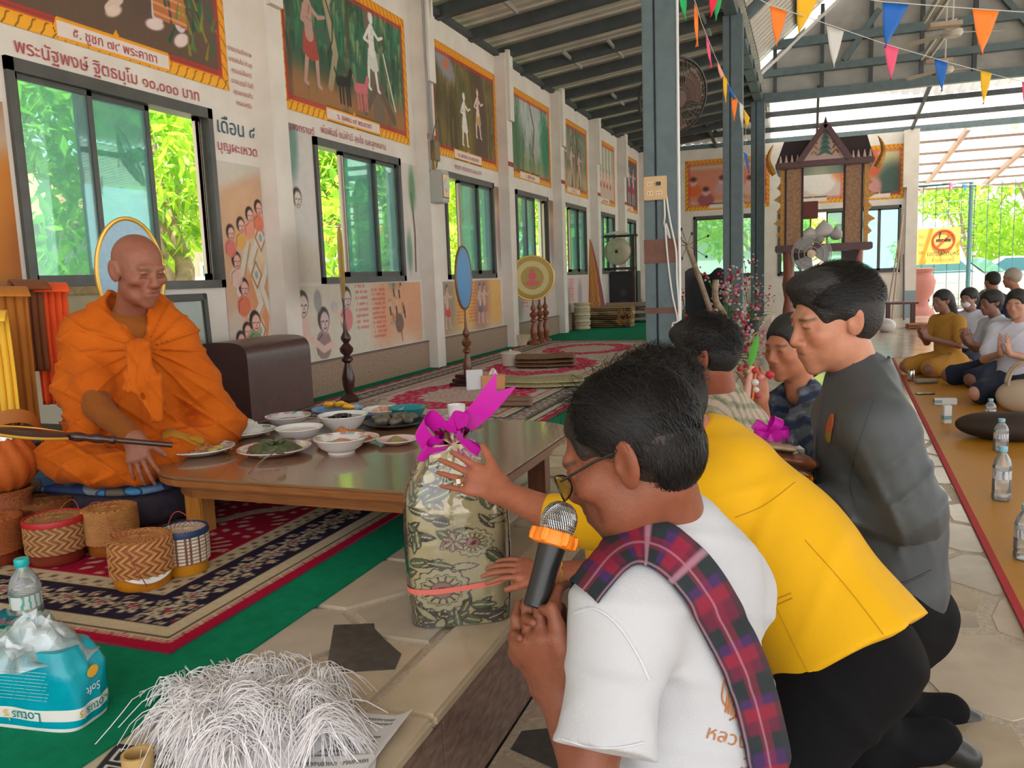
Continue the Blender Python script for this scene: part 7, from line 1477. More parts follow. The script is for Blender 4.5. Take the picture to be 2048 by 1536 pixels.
for cu, cw, r0 in ((.50, .105, .062), (.12, .30, .05), (.30, .10, .05), (.57, .235, .04), (.66, .40, .045)):
    du = (U-cu+.36) % .72-.36; dw = W-cw; r = np.hypot(du, dw); a = np.arctan2(dw, du)
    for q, col in ((1.0, DKB), (.94, CRM), (.72, DKB), (.68, (206, 190, 140)), (.42, DKB), (.36, PK), (.16, (110, 40, 44))): put(r < r0*q*(1+.06*np.cos(14*a)), col)
    put((r < r0*.66) & (r > r0*.44) & (np.cos(14*a) > .6), DKB)
for cu, cw in ((.53, .24), (.20, .2), (.60, .46)):
    for q in range(7): petal(cu, cw, q*.9, .03, .010, PK)
colored('cloth_bundle', V, Fq, lin(C), mat('brocade_cloth', rough=.7, attr=True, bump=.2, bscale=200, spec=.3), gf_)
rgc = np.random.default_rng(9); wrn = rgc.normal(size=(40, 64))
def cel(u, v):
    i, j = int(u*40) % 40, int(v*60); p = gs(u, min(1, v*.99), .008, 0); return p+np.array([wrn[i, j], wrn[(i+7) % 40, j], 0])*(.0003+.003*max(0, v-.6))+np.array([.0006*math.sin(17*u*6.28+9*v), .0006*math.cos(13*u*6.28-7*v), 0])*max(0, math.sin(3*v))
MB().grid(cel, 160, 60, True).build('cellophane', M_cell, gf_, smooth=True, sharp=3)
MB().grid(lambda u, v: gs(u, .22+.03*v+.03*math.sin(6.28*u+1), .010), 64, 2, True).build('pink_ribbon', mat('coral_ribbon', (.85, .20, .16), .35), gf_, smooth=True)
topc = np.array([0, 0, GH+.01])
lathed('gilt_ball', [(.0001, -.02), (.013, -.015), (.019, 0), (.014, .014), (.0001, .02)], mat('foil_ball', (.7, .66, .6), .15, metal=.9), gf_, 16, c=(0, -.01, GH+.012))
MB().grid(lambda u, v: (.03*math.cos(6.28*u)*(1+1.2*v), .03*math.sin(6.28*u)*(1+1.2*v), GH-.005+.05*v+.008*math.sin(40*u)*v), 40, 4, True).build('gathered_wrap', M_cell, gf_)
def rib(pts, w0, w1, side, name, notch=False):
    P = [np.array(p) for p in smoothline(pts, 8)]; sd = np.array(side, float)
    o = MB().grid(lambda u, v: P[int(v*(len(P)-1))]+sd*(u-.5)*(w0+(w1-w0)*v)+(unit(P[-1]-P[-4])*.045*abs(u-.5)*2 if notch and v > .999 else 0), 6, len(P)-1); return o.build(name, M_mag, gf_, smooth=True, sharp=3)
rib([(0, 0, GH+.0), (.035, -.02, GH+.05), (.08, -.03, GH+.09), (.125, -.03, GH+.14)], .05, .07, (-.78, -.05, .62), 'ribbon_tail', True)
for pts in ([(0, -.01, GH), (-.06, -.02, GH+.075), (-.09, -.03, GH+.05), (-.06, -.03, GH+.0), (0, -.01, GH)], [(0, -.01, GH), (-.01, -.03, GH+.07), (.03, -.04, GH+.06), (.02, -.03, GH+.02), (0, -.01, GH)], [(0, -.01, GH), (-.03, -.04, GH-.02), (-.085, -.04, GH-.02), (-.07, -.03, GH+.005), (0, -.01, GH)], [(0, -.01, GH), (.05, -.03, GH-.02), (.06, -.05, GH-.035), (.03, -.04, GH-.01), (0, -.01, GH)]): rib(pts, .06, .06, (.45, -.45, .75), 'bow_loop')
rib([(0, -.02, GH), (.04, -.06, GH-.04), (.075, -.08, GH-.09), (.10, -.085, GH-.12)], .012, .010, (.5, -.2, .5), 'ribbon_strand'); rib([(0, -.02, GH), (.02, -.06, GH-.03), (.05, -.085, GH-.08)], .012, .010, (.5, -.2, .5), 'ribbon_strand')
# ================================================================ FARTHER THINGS IN THE HALL
def P_(o): return np.array(o.location)
# ---- bunting
FLAGC = {'o': (.95, .22, .02), 'y': (.85, .48, .01), 'w': (.66, .66, .64), 'p': (.85, .10, .22), 'b': (.005, .12, .50), 'g': (.01, .38, .10), 'r': (.75, .01, .06), 's': (.85, .35, .28)}
def flag_mat(k): return mat('pennant_%s' % k, FLAGC[k], .6)
def bunting(label, pts, flags):
    """pts: sight points with distance along the string; flags: (colour, top-left px, top-right px, tip px, distance)"""
    o = thing('bunting', label, 'bunting', D(*pts[0])); z = P_(o)
    MB().tube([D(*p)-z for p in pts], .003, 5).build('string', mat('white_string', (.6, .6, .6), .7), o)
    for c, a, b_, t, d in flags:
        A, B2, Tp = D(a[0], a[1], d)-z, D(b_[0], b_[1], d+.04)-z, D(t[0], t[1], d+.03)-z; n = unit(np.cross(B2-A, Tp-A))
        def f(u, v): e = A+(B2-A)*u; e = e*(1-v)+(Tp+(B2-A)*(u-.5)*.02)*v; return e+n*.015*math.sin(3*u+4*v)*v
        fo = MB().grid(f, 4, 6).build('pennant', flag_mat(c), o, smooth=True); md = fo.modifiers.new('t', 'SOLIDIFY'); md.thickness = .0015
bunting('long string of coloured pennants sloping across the hall roof', [(1500, -12, 5.0), (1540, 10, 5.2), (1660, 50, 5.8), (1770, 88, 6.3), (1880, 120, 6.9), (1975, 146, 7.5), (2070, 170, 8)],
        [('o', (1540, 10), (1575, 24), (1552, 94), 5.3), ('y', (1594, -22), (1640, -6), (1596, 70), 5.5), ('w', (1653, 51), (1688, 63), (1667, 136), 5.9), ('p', (1768, 88), (1798, 97), (1781, 160), 6.3), ('b', (1868, 117), (1896, 126), (1883, 183), 6.9), ('y', (1961, 141), (1984, 147), (1966, 209), 7.4), ('p', (2044, 163), (2070, 170), (2050, 220), 8)])
bunting('upper string with one blue and one orange pennant', [(1650, -14, 5), (1770, 4, 5.05), (1900, 14, 5.1), (2070, 26, 5.2)], [('b', (1766, 5), (1819, 8), (1770, 96), 5.05), ('o', (1945, 18), (1999, 22), (1963, 110), 5.12)])
bunting('steep string of pennants hanging beside the nearest column', [(1378, -30, 5.0), (1392, 8, 5.2), (1403, 45, 5.4), (1430, 112, 6.2), (1460, 175, 7.2), (1482, 212, 8.2), (1492, 250, 9.3), (1490, 330, 10.5)],
        [('g', (1356, -20), (1374, -14), (1370, 42), 5.1), ('r', (1420, -18), (1440, -12), (1421, 34), 5.2), ('g', (1430, -10), (1446, -6), (1430, 42), 5.3), ('o', (1389, 6), (1397, 22), (1393, 94), 5.3), ('p', (1412, 68), (1419, 82), (1421, 136), 5.8), ('s', (1434, 120), (1448, 150), (1441, 158), 6.4), ('y', (1446, 148), (1455, 160), (1450, 206), 6.8), ('b', (1453, 160), (1469, 190), (1466, 200), 7.1), ('o', (1463, 196), (1476, 200), (1467, 244), 7.5), ('w', (1479, 204), (1488, 212), (1483, 256), 8.0), ('y', (1488, 218), (1500, 236), (1492, 258), 8.4), ('b', (1487, 304), (1495, 310), (1498, 346), 10)])
bunting('small far string of pennants outside under the awning', [(1880, 366, 19), (1960, 370, 19), (2060, 376, 19)], [('p', (1897, 365), (1908, 365), (1902, 384), 19), ('b', (1925, 368), (1936, 369), (1931, 382), 19), ('y', (1953, 370), (1964, 371), (1957, 388), 19), ('w', (1987, 372), (1996, 372), (1990, 396), 19), ('o', (2018, 371), (2029, 370), (2023, 396), 19)])
bunting('string of pennants outside the second window', [(640, 450, 9.5), (700, 455, 9.7), (800, 462, 10)], [('o', (650, 456), (667, 457), (655, 490), 9.5), ('b', (750, 458), (764, 460), (756, 495), 9.9)])
# ---- wall fan on the nearest column
wf_ = thing('industrial_fan', 'brown caged industrial fan mounted behind the nearest column', 'fan', D(1346, 195, 6.75)); ax = Matrix.Rotation(math.atan2(-CF[1], -CF[0])+.35, 4, 'Z') @ Matrix.Rotation(math.pi/2+.35, 4, 'Y')
M_cage = mat('brown_dusty_wire', (.10, .065, .05), .7); RR = .315
MB().tube([ax @ Vector((RR*math.cos(a), RR*math.sin(a), 0)) for a in np.linspace(0, 6.28, 49)[:-1]], .012, 6, True).build('cage_ring', M_blk, wf_)
g = MB()
for k in range(44): a = 6.28*k/44; g.tube([ax @ Vector((r*math.cos(a+.6*r), r*math.sin(a+.6*r), .09*(1-(r/RR)**2))) for r in (.06, .14, .22, RR)], .0035, 4, caps=False)
for r in (.12, .18, .24, .285): g.tube([ax @ Vector((r*math.cos(a), r*math.sin(a), .09*(1-(r/RR)**2))) for a in np.linspace(0, 6.28, 33)[:-1]], .0035, 4, True)
g.build('wire_guard', M_cage, wf_); MB().lathe([(.075, .09), (.07, .10), (.0001, .105)], 20, M=ax).lathe([(.06, -.14), (.075, -.12), (.075, 0), (.05, .03), (.0001, .03)], 20, M=ax).build('motor', mat('brown_motor', (.09, .055, .045), .6), wf_, smooth=True)
for k in range(3):
    a = k*2.094; MB().grid(lambda u, v: ax @ Vector(((.05+.22*v)*math.cos(a+(u-.5)*(1.1+.2*v)), (.05+.22*v)*math.sin(a+(u-.5)*(1.1+.2*v)), .02+.03*(u-.5))), 6, 5).build('blade', mat('brown_blade', (.14, .085, .065), .5), wf_, smooth=True)
MB().beam((0, 0, 0), np.array([C1[0]-P_(wf_)[0], 6.25-P_(wf_)[1], 0]), .05, .05).build('arm', M_dark, wf_)
# ---- socket board and hanging cables on the column
sb = thing('socket_board', 'cream socket board on the nearest column with cables plugged in', 'socket', (C1[0]-.03, 6.095, at_y(1323, 376, 6.09)[2])); h_ = .078
MB().box((-.085, -.03, -.085), (.085, 0, .085)).build('board', mat('cream_wood', (.62, .42, .22), .6), sb, bevel=.006)
for x in (-.035, .03):
    for z in (-.035, .03):
        f = MB().box((x-.024, -.036, z-.016), (x+.024, -.03, z+.016)).build('socket', mat('cream_plastic', (.70, .55, .36), .4), sb); MB().box((x-.012, -.038, z-.006), (x-.008, -.035, z+.006)).box((x+.008, -.038, z-.006), (x+.012, -.035, z+.006)).build('slot', M_blk, f)
MB().box((.012, -.055, .018), (.045, -.036, .042)).build('plug', M_blk, sb)
M_cable = mat('white_cable', (.66, .64, .60), .5)
def cable(label, pts, r=.007, m=None, name='cable'): return tag(MB().tube([np.array(q) for q in smoothline(pts, 8)], r, 6).build(name, m or M_cable, None, smooth=True), label, 'cable')
def onc(px, py, d=0): return tuple(at_y(px, py, 6.085+d))
DC = 0
cable('white cable hanging in a loop from the socket board', [onc(1328, 380, DC), onc(1330, 430, DC-.02), onc(1329, 450, DC), onc(1340, 476, DC), onc(1331, 448, DC-.02), onc(1336, 520, DC), onc(1345, 590, DC), onc(1355, 640, DC), onc(1345, 650, DC), onc(1348, 700, DC)])
cable('second white cable falling from the socket board', [onc(1332, 384, DC), onc(1340, 440, DC-.01), onc(1352, 500, DC), onc(1354, 560, DC), onc(1358, 620, DC), onc(1354, 690, DC)])
# ---- meter box, breaker and wiring on the second pilaster
pz = at_x(838, 366, XW+.2); mb = thing('meter_box', 'grey electric meter box on the second pilaster', 'meter box', (XW+.15, 7.97, pz[2]))
MB().box((0, .0, -.17), (.14, .20, .17)).build('case', mat('grey_case', (.42, .41, .38), .5), mb, bevel=.012); MB().box((.14, .02, -.12), (.15, .18, .13)).build('frame', mat('cream_plastic', (0, 0, 0)), mb, bevel=.005); MB().lathe([(.065, 0), (.06, .012), (.0001, .014)], 20, M=Matrix.Translation((.15, .1, .01)) @ Matrix.Rotation(math.pi/2, 4, 'Y')).build('dial', mat('dial_face', (.55, .55, .5), .3), mb)
bk = thing('breaker', 'brown breaker box above the meter box', 'breaker', (XW+.15, 8.03, pz[2]+.32)); MB().box((0, -.04, -.05), (.07, .1, .16)).build('case', mat('brown_bakelite', (.22, .15, .07), .5), bk, bevel=.008); MB().box((.01, -.02, -.2), (.05, .04, -.05)).build('terminal', mat('brass', (.4, .28, .1), .4, metal=.6), bk)
for k in range(5): cable('grey wire running down the second pilaster to the meter', [(XW+.17+.01*k, 7.96+.03*k, EAVE), (XW+.17, 7.965+.028*k, 3.6), (XW+.175, 7.96+.03*k+.02*math.sin(k), 3.2), (XW+.17, 7.97+.03*k, pz[2]+.17)], .007, mat('grey_wire', (.35, .34, .32), .6))['group'] = 'wires on the second pilaster'
cable('dark wire looped beside the breaker', [(XW+.18, 8.0, pz[2]+.3), (XW+.22, 7.98, pz[2]+.55), (XW+.24, 8.08, pz[2]+.7), (XW+.22, 8.12, pz[2]+.5), (XW+.2, 8.06, pz[2]+.2)], .006, mat('dark_wire', (.08, .08, .08), .6))
# ---- ceiling fans and tube lamps
def ceiling_fan(px, py, d, span, label):
    o = thing('ceiling_fan', label, 'fan', D(px, py, d)); m = mat('cream_fan', (.52, .48, .42), .5)
    lathed('motor', [(.0001, -.05), (.09, -.045), (.12, -.01), (.11, .03), (.05, .05), (.0001, .05)], m, o, 20); MB().tube([(0, 0, .05), (0, 0, .9)], .012, 8).build('rod', m, o)
    for k in range(3):
        a = k*2.094+.35; MB().add([(math.cos(a)*r-math.sin(a)*w_, math.sin(a)*r+math.cos(a)*w_, z) for r, w_, z in ((.1, -.05, .0), (span, -.07, -.01), (span, .07, .02), (.1, .05, .012))], [(0, 1, 2, 3)]).build('blade', m, o)
ceiling_fan(1905, 66, 9.9, .6, 'cream ceiling fan below the upper pennants'); ceiling_fan(1890, 140, 11.6, .6, 'farther cream ceiling fan behind the blue pennant')
for (a, b_, d1, d2, lb) in (((1860, 44), (1892, -8), 9.4, 8.0, 'tube lamp fixture above the nearer ceiling fan'), ((1852, 118), (1880, 78), 11.4, 10.2, 'tube lamp fixture above the farther ceiling fan')):
    o = thing('tube_lamp', lb, 'lamp', D(a[0], a[1], d1)); v = D(b_[0], b_[1], d2)-P_(o)
    MB().beam((0, 0, .03), v+np.array([0, 0, .03]), .14, .04).build('tray', mat('white_tray', (.3, .29, .28), .5), o)
    for q in (-.05, .05): MB().tube([np.array([q, 0, 0]), v+np.array([q, 0, 0])], .013, 8).build('tube', mat('lamp_tube', (.85, .85, .82), .4), o)
    MB().beam(v*.05+np.array([-.02, 0, -.06]), v*.05+np.array([.32, .05, -.06]), .14, .05).build('louvre', mat('tan_louvre', (.4, .3, .22), .6, bump=.6, bscale=60), o)
    cable('thin rod holding the %s' % lb, [tuple(D(a[0], a[1], d1)), tuple(D(a[0], a[1], d1)+np.array([0, 0, 1.2]))], .006) if False else None
# ---- carved pulpit
sy = 15.2; pu = thing('carved_pulpit', 'carved red and gold preaching pulpit with pointed gable', 'pulpit', (at_y(1648, 500, sy)[0], sy, 0)); bx0 = P_(pu)[0]
M_mar = mat('maroon_lacquer', (.10, .022, .022), .4, nscale=8, col2=(.07, .015, .018)); M_orn = mat('gold_ornament', (.48, .24, .03), .4, metal=.3, nscale=30, col2=(.3, .12, .02)); M_pat = mat('tan_pattern_panel', (.42, .25, .13), .6, nscale=22, col2=(.26, .12, .07)); M_dkr = mat('dark_roof', (.035, .02, .022), .7)
zy = lambda py: at_y(1648, py, sy)[2]; xx = lambda px, py=450: at_y(px, py, sy)[0]-bx0
zb, ze, zr = zy(492), zy(335), zy(300)
MB().box((xx(1552), -.35, zb-.09), (xx(1744), .9, zb+.03)).build('floor_slab', M_mar, pu, bevel=.015)
for a, b_ in ((1574, 1603), (1689, 1720)):
    MB().box((xx(a), -.28, zb+.03), (xx(b_), -.10, ze)).build('front_pillar', M_pat, pu); MB().box((xx(a)-.03, -.29, zb+.03), (xx(a), -.09, ze)).build('dark_edge', M_dkr, pu); MB().box((xx(b_), -.29, zb+.03), (xx(b_)+.03, -.09, ze)).build('dark_edge', M_dkr, pu)
    MB().box((xx(a), .65, zb+.03), (xx(b_), .8, ze)).build('rear_pillar', M_pat, pu)
for px_, s in ((1566, -1), (1730, 1)):
    MB().box((xx(px_)-.035, -.26, zb+.03), (xx(px_)+.035, -.12, ze)).build('gilt_post', M_orn, pu)
    for k in range(5): z = zb+.15+k*.2; MB().prism([(xx(px_)+s*.03, z), (xx(px_)+s*(.10+.05*(k % 2)), z+.06), (xx(px_)+s*.03, z+.15)], -.22, -.17, 'y').build('gilt_scroll', M_orn, pu)
MB().box((xx(1552), -.40, ze-.02), (xx(1744), .95, ze+.09)).build('eave', M_mar, pu, bevel=.02)
MB().prism([(xx(1552), ze+.09), (xx(1744), ze+.09), (xx(1730), ze+.46), (xx(1568), ze+.46)], -.15, .85, 'y').build('roof', M_dkr, pu)
ap = zy(256); MB().prism([(xx(1600), ze+.09), (xx(1694), ze+.09), (xx(1680), ze+.30), (xx(1648), ap-.1), (xx(1614), ze+.30)], -.38, -.2, 'y').build('gable_panel', mat('pale_pink_panel', (.55, .40, .36), .6), pu)
for a, b_ in (((1598, ze+.07), (1648, ap)), ((1696, ze+.07), (1648, ap))): MB().beam((xx(a[0]), -.38, a[1]), (xx(b_[0]), -.38, b_[1]), .12, .09).build('bargeboard', M_mar, pu)
MB().tube([(xx(1648), -.38, ap-.05), (xx(1648), -.38, ap+.12)], [.05, .005], 8).build('finial', M_dkr, pu)
for k in range(5): z = ze+.18+.085*k; w_ = .12*(1-k/6); MB().prism([(xx(1648)-w_, z-.03), (xx(1648), z+.12), (xx(1648)+w_, z-.03), (xx(1648), z+.02)], -.40, -.37, 'y').build('green_leaf_ornament', mat('green_lacquer', (.01, .10, .07), .4), pu)
for s in (-1, 1):
    for k in range(3): MB().tube([(xx(1648)+s*(.12+.09*t)+s*.0, -.39, ze+.17+.09*k+.06*math.sin(3*t)) for t in np.linspace(0, 1, 8)], .012, 5).build('gilt_curl', M_orn, pu)
for px_ in (1562, 1573, 1584, 1595, 1702, 1712, 1724, 1735): MB().tube([(xx(px_), -.38, ze+.08), (xx(px_), -.38, ze+.2)], [.03, .006], 6).build('crest_spike', mat('pale_pink_panel', (0, 0, 0)), pu)
for px_, s in ((1550, -1), (1747, 1)): MB().tube([(xx(px_)+s*(.0+.10*math.sin(3*t)), -.36, ze-.1+.5*t) for t in np.linspace(0, 1, 9)], [.05, .06, .06, .05, .04, .035, .03, .02, .005], 6).build('horn_finial', M_orn, pu)
for px_ in (1578, 1715):
    for y in (-.2, .7): MB().lathe([(.09, 0), (.10, .1), (.07, .2), (.09, .5), (.06, .7), (.10, .95), (.08, 1.1), (.09, zb-.09)], 12, c=(xx(px_), y, 0)).build('carved_leg', mat('red_carved_wood', (.26, .075, .045), .5, bump=.8, bscale=30), pu, smooth=True)
for px_ in (1600, 1700): MB().prism([(xx(px_)-.15, zb-.1), (xx(px_)+.15, zb-.1), (xx(px_)+.02, zb-.45)], -.3, -.26, 'y').build('carved_bracket', M_dkr, pu)
for k, (px_, py_, r, c) in enumerate(((1620, 470, .13, (.8, .76, .72)), (1648, 462, .15, (.85, .82, .8)), (1674, 470, .12, (.8, .8, .76)), (1637, 482, .09, (.5, .46, .42)))):
    b = Body(); c0 = at_y(px_, py_, sy+.25); b.ell(c0, (r, r*.8, r*.85), None, .05); b.cone(c0+UPZ*r*.6, c0+UPZ*r*1.15, .05, .02, .06); V, Fq = b.mesh(.022, lambda P: .02*vnoise(P, 24, k), .03); tag(colored('plastic_bag', V, Fq, None, mat('bag_%d' % k, c, .5)), ['round knotted bag at the left inside the pulpit', 'largest white bag heaped inside the pulpit', 'pale bag at the right inside the pulpit', 'low grey bag at the front of the pulpit'][k], 'bag')
tag(MB().box((-.16, -.1, 0), (.16, .1, .30), Matrix.Translation(Vector(at_y(1617, 438, sy+.45)))).build('red_crate', mat('red_box', (.22, .05, .04), .6), bevel=.01), 'dark red box behind the bags in the pulpit', 'box')
# ---- standing fan by the pulpit
sf = thing('pedestal_fan', 'grey pedestal fan in front of the carved pulpit', 'fan', tuple(at_y(1622, 600, 13.0)*np.array([1, 1, 0]))); zc = at_y(1622, 508, 13.)[2]
MB().tube([(0, 0, 0), (0, 0, zc)], .018, 8).build('pole', M_chrome, sf); lathed('base', [(.2, 0), (.2, .02), (.03, .05)], M_blk, sf)
for r in (.10, .18, .26, .28): MB().tube([(r*math.cos(a), -.08+.05*(r/.28)**2, zc+r*math.sin(a)) for a in np.linspace(0, 6.28, 33)[:-1]], .006, 5, True).build('guard_ring', mat('grey_wire_guard', (.4, .38, .36), .5), sf)
for k in range(3): a = k*2.09; MB().grid(lambda u, v: ((.03+.22*v)*math.cos(a+(u-.5)*1.3), -.04+.02*u, zc+(.03+.22*v)*math.sin(a+(u-.5)*1.3)), 5, 4).build('blade', mat('grey_blade', (.28, .28, .27), .4), sf, smooth=True)
MB().lathe([(.05, 0), (.06, .05), (.0001, .06)], 14, M=Matrix.Translation((0, -.06, zc)) @ Matrix.Rotation(math.pi/2, 4, 'X')).build('hub', mat('cream_plastic', (0, 0, 0)), sf)
# ---- flower trees beside the columns
def flower_tree(label, px, py, d, sprays, seed, stems=14, wid=.22, lean=(0, 0)):
    p = D(px, py, d); p[2] = PLAT; o = thing('flower_arrangement', label, 'flowers', p); rg = np.random.default_rng(seed)
    lathed('pot', [(.09, 0), (.13, .02), (.14, .16), (.12, .17), (.0001, .15)], mat('dark_pot', (.03, .03, .03), .6), o, 16)
    gb = MB(); B = {'r': MB(), 'p': MB(), 'w': MB()}
    for s in range(stems):
        a = rg.random()*6.28; r = wid*math.sqrt(rg.random()); h = sprays[0]+(sprays[1]-sprays[0])*rg.random(); tip = np.array([r*math.cos(a)*1.6+lean[0]*h, r*math.sin(a)+lean[1]*h, h]); gb.tube([(0, 0, .12), tuple(tip*np.array([.35, .35, .6])), tuple(tip)], .005, 5)
        for k in range(9):
            c = tip*np.array([1, 1, 1])+rg.normal(size=3)*np.array([.05, .05, .06]); q = 'rrppwww'[rg.integers(7)]; rr_ = .011+.012*rg.random(); B[q].lathe([(.0001, -rr_), (rr_*.9, -rr_*.3), (rr_, rr_*.3), (.0001, rr_)], 6, c=tuple(c))
        leaf_mesh(gb, tuple(tip*.5), (math.cos(a), math.sin(a), .4), (0, 0, 1), .22, .02, .4)
    gb.build('stems', mat('stem_green', (.05, .16, .05), .6), o)['kind'] = 'stuff'
    for q, c, n in (('r', (.45, .02, .06), 'red_blooms'), ('p', (.70, .18, .32), 'pink_blooms'), ('w', (.55, .55, .50), 'white_buds')): x = B[q].build(n, mat(n, c, .6), o, smooth=True); x['kind'] = 'stuff'
    return o
flower_tree('low spreading bunch of red, pink and white artificial flowers', 1425, 640, 7.9, (.12, .5), 3, 42, .28)
flower_tree('tall flower tree just left of the second column', 1455, 640, 9.4, (.5, 1.0), 5, 16, .16)
flower_tree('flower tree showing right of the second column', 1500, 632, 12.2, (.25, 1.1), 7, 16, .2)
flower_tree('bunch of red blossoms behind the nearest column', 1372, 625, 10.4, (.2, .7), 9, 16, .22)
for k, (a, b_, c, lb) in enumerate((((1425, 640), (1400, 560), (1375, 490), 'bent bamboo cane beside the nearest column'), ((1452, 640), (1432, 600), (1432, 560), 'thick bamboo cane beside the second column'))): cn = tag(MB().tube([D(*q, 8.3) for q in smoothline([(a[0]+(a[0]-b_[0])*.3, 722), a, b_, c], 8)], [.028]*25 if k == 0 else [.034]*25, 8).build('bamboo_cane', mat('grey_bamboo', (.34, .28, .18), .6, nscale=14, col2=(.18, .10, .07)), None, smooth=True), lb, 'cane')
o = MB(); r4 = random.Random(2)
for k in range(9): a = D(1375, 490, 8.3); e = a+np.array([r4.uniform(-.25, .2), r4.uniform(-.1, .1), r4.uniform(-.15, .28)]); o.tube([a, e], .003, 4); o.lathe([(.0001, -.02), (.016, 0), (.0001, .02)], 6, c=tuple(e))
tag(o.build('dry_twigs', mat('dark_buds', (.06, .02, .03), .7)), 'dry twigs with dark buds on the bent bamboo cane', 'twigs', None, 'stuff')
tag(MB().grid(lambda u, v: (lambda q: np.array([q[0], q[1]+.1*math.sin(5*u), PLAT+.01+(q[2]-PLAT)*(1-v)+.05*math.sin(9*u)*(1-v)]))(D(1370+80*u, 545, 9.6)), 12, 8).build('black_cloth', mat('black_sheet', (.012, .013, .016), .8), None, smooth=True), 'dark sheet draped behind the flowers', 'cloth')
# ---- corner beyond the rugs: gong, loudspeaker, mats, draped cone
gx, gy = -2.95, 17.4
def cor(px, py, y): return at_y(px, py, y)
g0 = cor(1236, 560, 16.5); gg = thing('gong_stand', 'round brass gong hanging in a dark wooden frame', 'gong', (g0[0], 16.5, PLAT)); zt = cor(1236, 470, 16.5)[2]-PLAT; zbm = cor(1236, 535, 16.5)[2]-PLAT
for x in (-.33, .33): MB().box((x-.03, -.04, 0), (x+.03, .04, zt)).build('post', M_darkw, gg)
MB().box((-.42, -.05, zt-.05), (.42, .05, zt)).build('beam', M_darkw, gg); MB().box((-.36, -.05, zbm-.05), (.36, .05, zbm)).build('rail', M_darkw, gg)
gz = cor(1236, 503, 16.5)[2]-PLAT; GM = Matrix.Translation((0, -.02, gz)) @ Matrix.Rotation(math.pi/2, 4, 'X')
MB().lathe([(.0001, .06), (.045, .055), (.05, .02), (.06, .012), (.245, .02), (.27, .01), (.275, -.06), (.26, -.06), (.0001, -.02)], 36, M=GM).build('gong', mat('aged_brass', (.40, .34, .22), .4, metal=.4, nscale=8, col2=(.5, .44, .32)), gg, smooth=True)
MB().lathe([(.036, .0575), (.0001, .062)], 14, M=GM).build('dark_boss', M_dkr, gg)
pc_ = MB().grid(lambda u, v: (-.28+.56*u, -.1+.2*v, zt+.02+.06*math.sin(math.pi*u)*math.sin(math.pi*v)), 10, 5).build('white_cushion', mat('white_paper', (0, 0, 0)), None, smooth=True); pc_.location = (g0[0], 16.5, PLAT); tag(pc_, 'white cloth laid on top of the gong frame', 'cloth')
s0 = cor(1238, 600, 16.3); sk = thing('loudspeaker', 'black loudspeaker box under the gong', 'speaker', (s0[0], 16.9, PLAT)); MB().box((-.3, -.18, 0), (.3, .18, zbm-.08)).build('cabinet', M_blk, sk, bevel=.01)
for z, r in ((.25, .16), (.55, .09)): MB().lathe([(r, 0), (r*.9, .01), (r*.3, -.03), (.0001, -.02)], 24, M=Matrix.Translation((0, -.185, z)) @ Matrix.Rotation(math.pi/2, 4, 'X')).build('cone', mat('speaker_cone', (.05, .05, .05), .5), sk, smooth=True)
p = cor(1190, 600, 15.2); dc = thing('draped_bundle', 'pointed bundle draped in red and gold cloth against the wall', 'bundle', (p[0], 15.2, PLAT)); zt2 = cor(1182, 478, 15.2)[2]-PLAT; V = []; C = []; n = 40
for j in range(21):
    for i in range(n):
        a = 6.28*i/n; t = j/20; r = (.20*(1-t)**.8+.015)*(1+.08*math.sin(6*a)); V.append((r*math.cos(a)-.08*t*t, r*math.sin(a), t*zt2)); C.append(lin((120, 26, 36)) if (i//4) % 3 == 0 else lin((190, 130, 50)) if (i+j) % 3 else lin((150, 90, 40)))
colored('drape', V, [(j*n+i, j*n+(i+1) % n, (j+1)*n+(i+1) % n, (j+1)*n+i) for j in range(20) for i in range(n)], C, mat('brocade_drape', rough=.6, attr=True), dc)
MATC = [(.30, .17, .07), (.42, .33, .18), (.24, .11, .04), (.48, .38, .22), (.34, .22, .10)]
for k in range(5):
    p = cor(1218, 640-k*8, 14.3); soft_block('folded_mat', ['lowest folded brown mat of the stack by the wall', 'second folded mat of the stack, straw coloured', 'third folded mat of the stack, dark brown', 'fourth folded mat of the stack, pale straw', 'topmost folded mat of the stack, tan edged'][k], 'mat', (p[0], 14.35, PLAT+.004+.072*k), .88, .42, .07, 0, mat('mat_%d' % k, MATC[k], .8, nscale=30, namt=.3), 2, k, 'stack of folded mats')
tf = MB(); r5 = random.Random(4)
for k in range(40): x = .2+.28*r5.random(); z = .03+.3*r5.random(); tf.tube([(x, -.22, z), (x+r5.uniform(-.03, .03), -.245, z-.04), (x+r5.uniform(-.04, .04), -.25, z-.1)], .005, 4)
o = tf.build('gold_tassels', M_orn, None); o.location = (cor(1218, 640, 14.3)[0], 14.35, PLAT+.08); tag(o, 'gold tassels hanging from the mat stack', 'tassels', None, 'stuff')
for k in range(3): p = cor(1262, 620, 15.8); soft_block('thin_mattress', ['lowest grey mattress behind the mat stack', 'middle beige mattress behind the mat stack', 'top brown mattress slipping off the pile'][k], 'mattress', (p[0]+.1*k-.1, 15.75, PLAT+.004+.135*k), 1.1, .5, .11, .08*k, mat('mattress_%d' % k, [(.30, .27, .22), (.38, .33, .26), (.27, .19, .13)][k], .8), 1, k+9, 'pile of mattresses')
for k in range(4):
    p = cor(1147, 640, 13.9); o = lathed('bamboo_stool', [(.13, 0), (.15, .02), (.125, .06), (.15, .10), (.14, .115), (.0001, .115)], mat('cream_bamboo', (.52, .42, .22), .6, nscale=20, col2=(.6, .54, .4)), None, 20); o.location = (max(p[0], XW+.21), 13.75, PLAT+.004+.117*k); tag(o, ['bottom', 'second', 'third', 'topmost'][k]+' of the stacked cream spittoons by the skirting', 'pot', 'stacked spittoons')
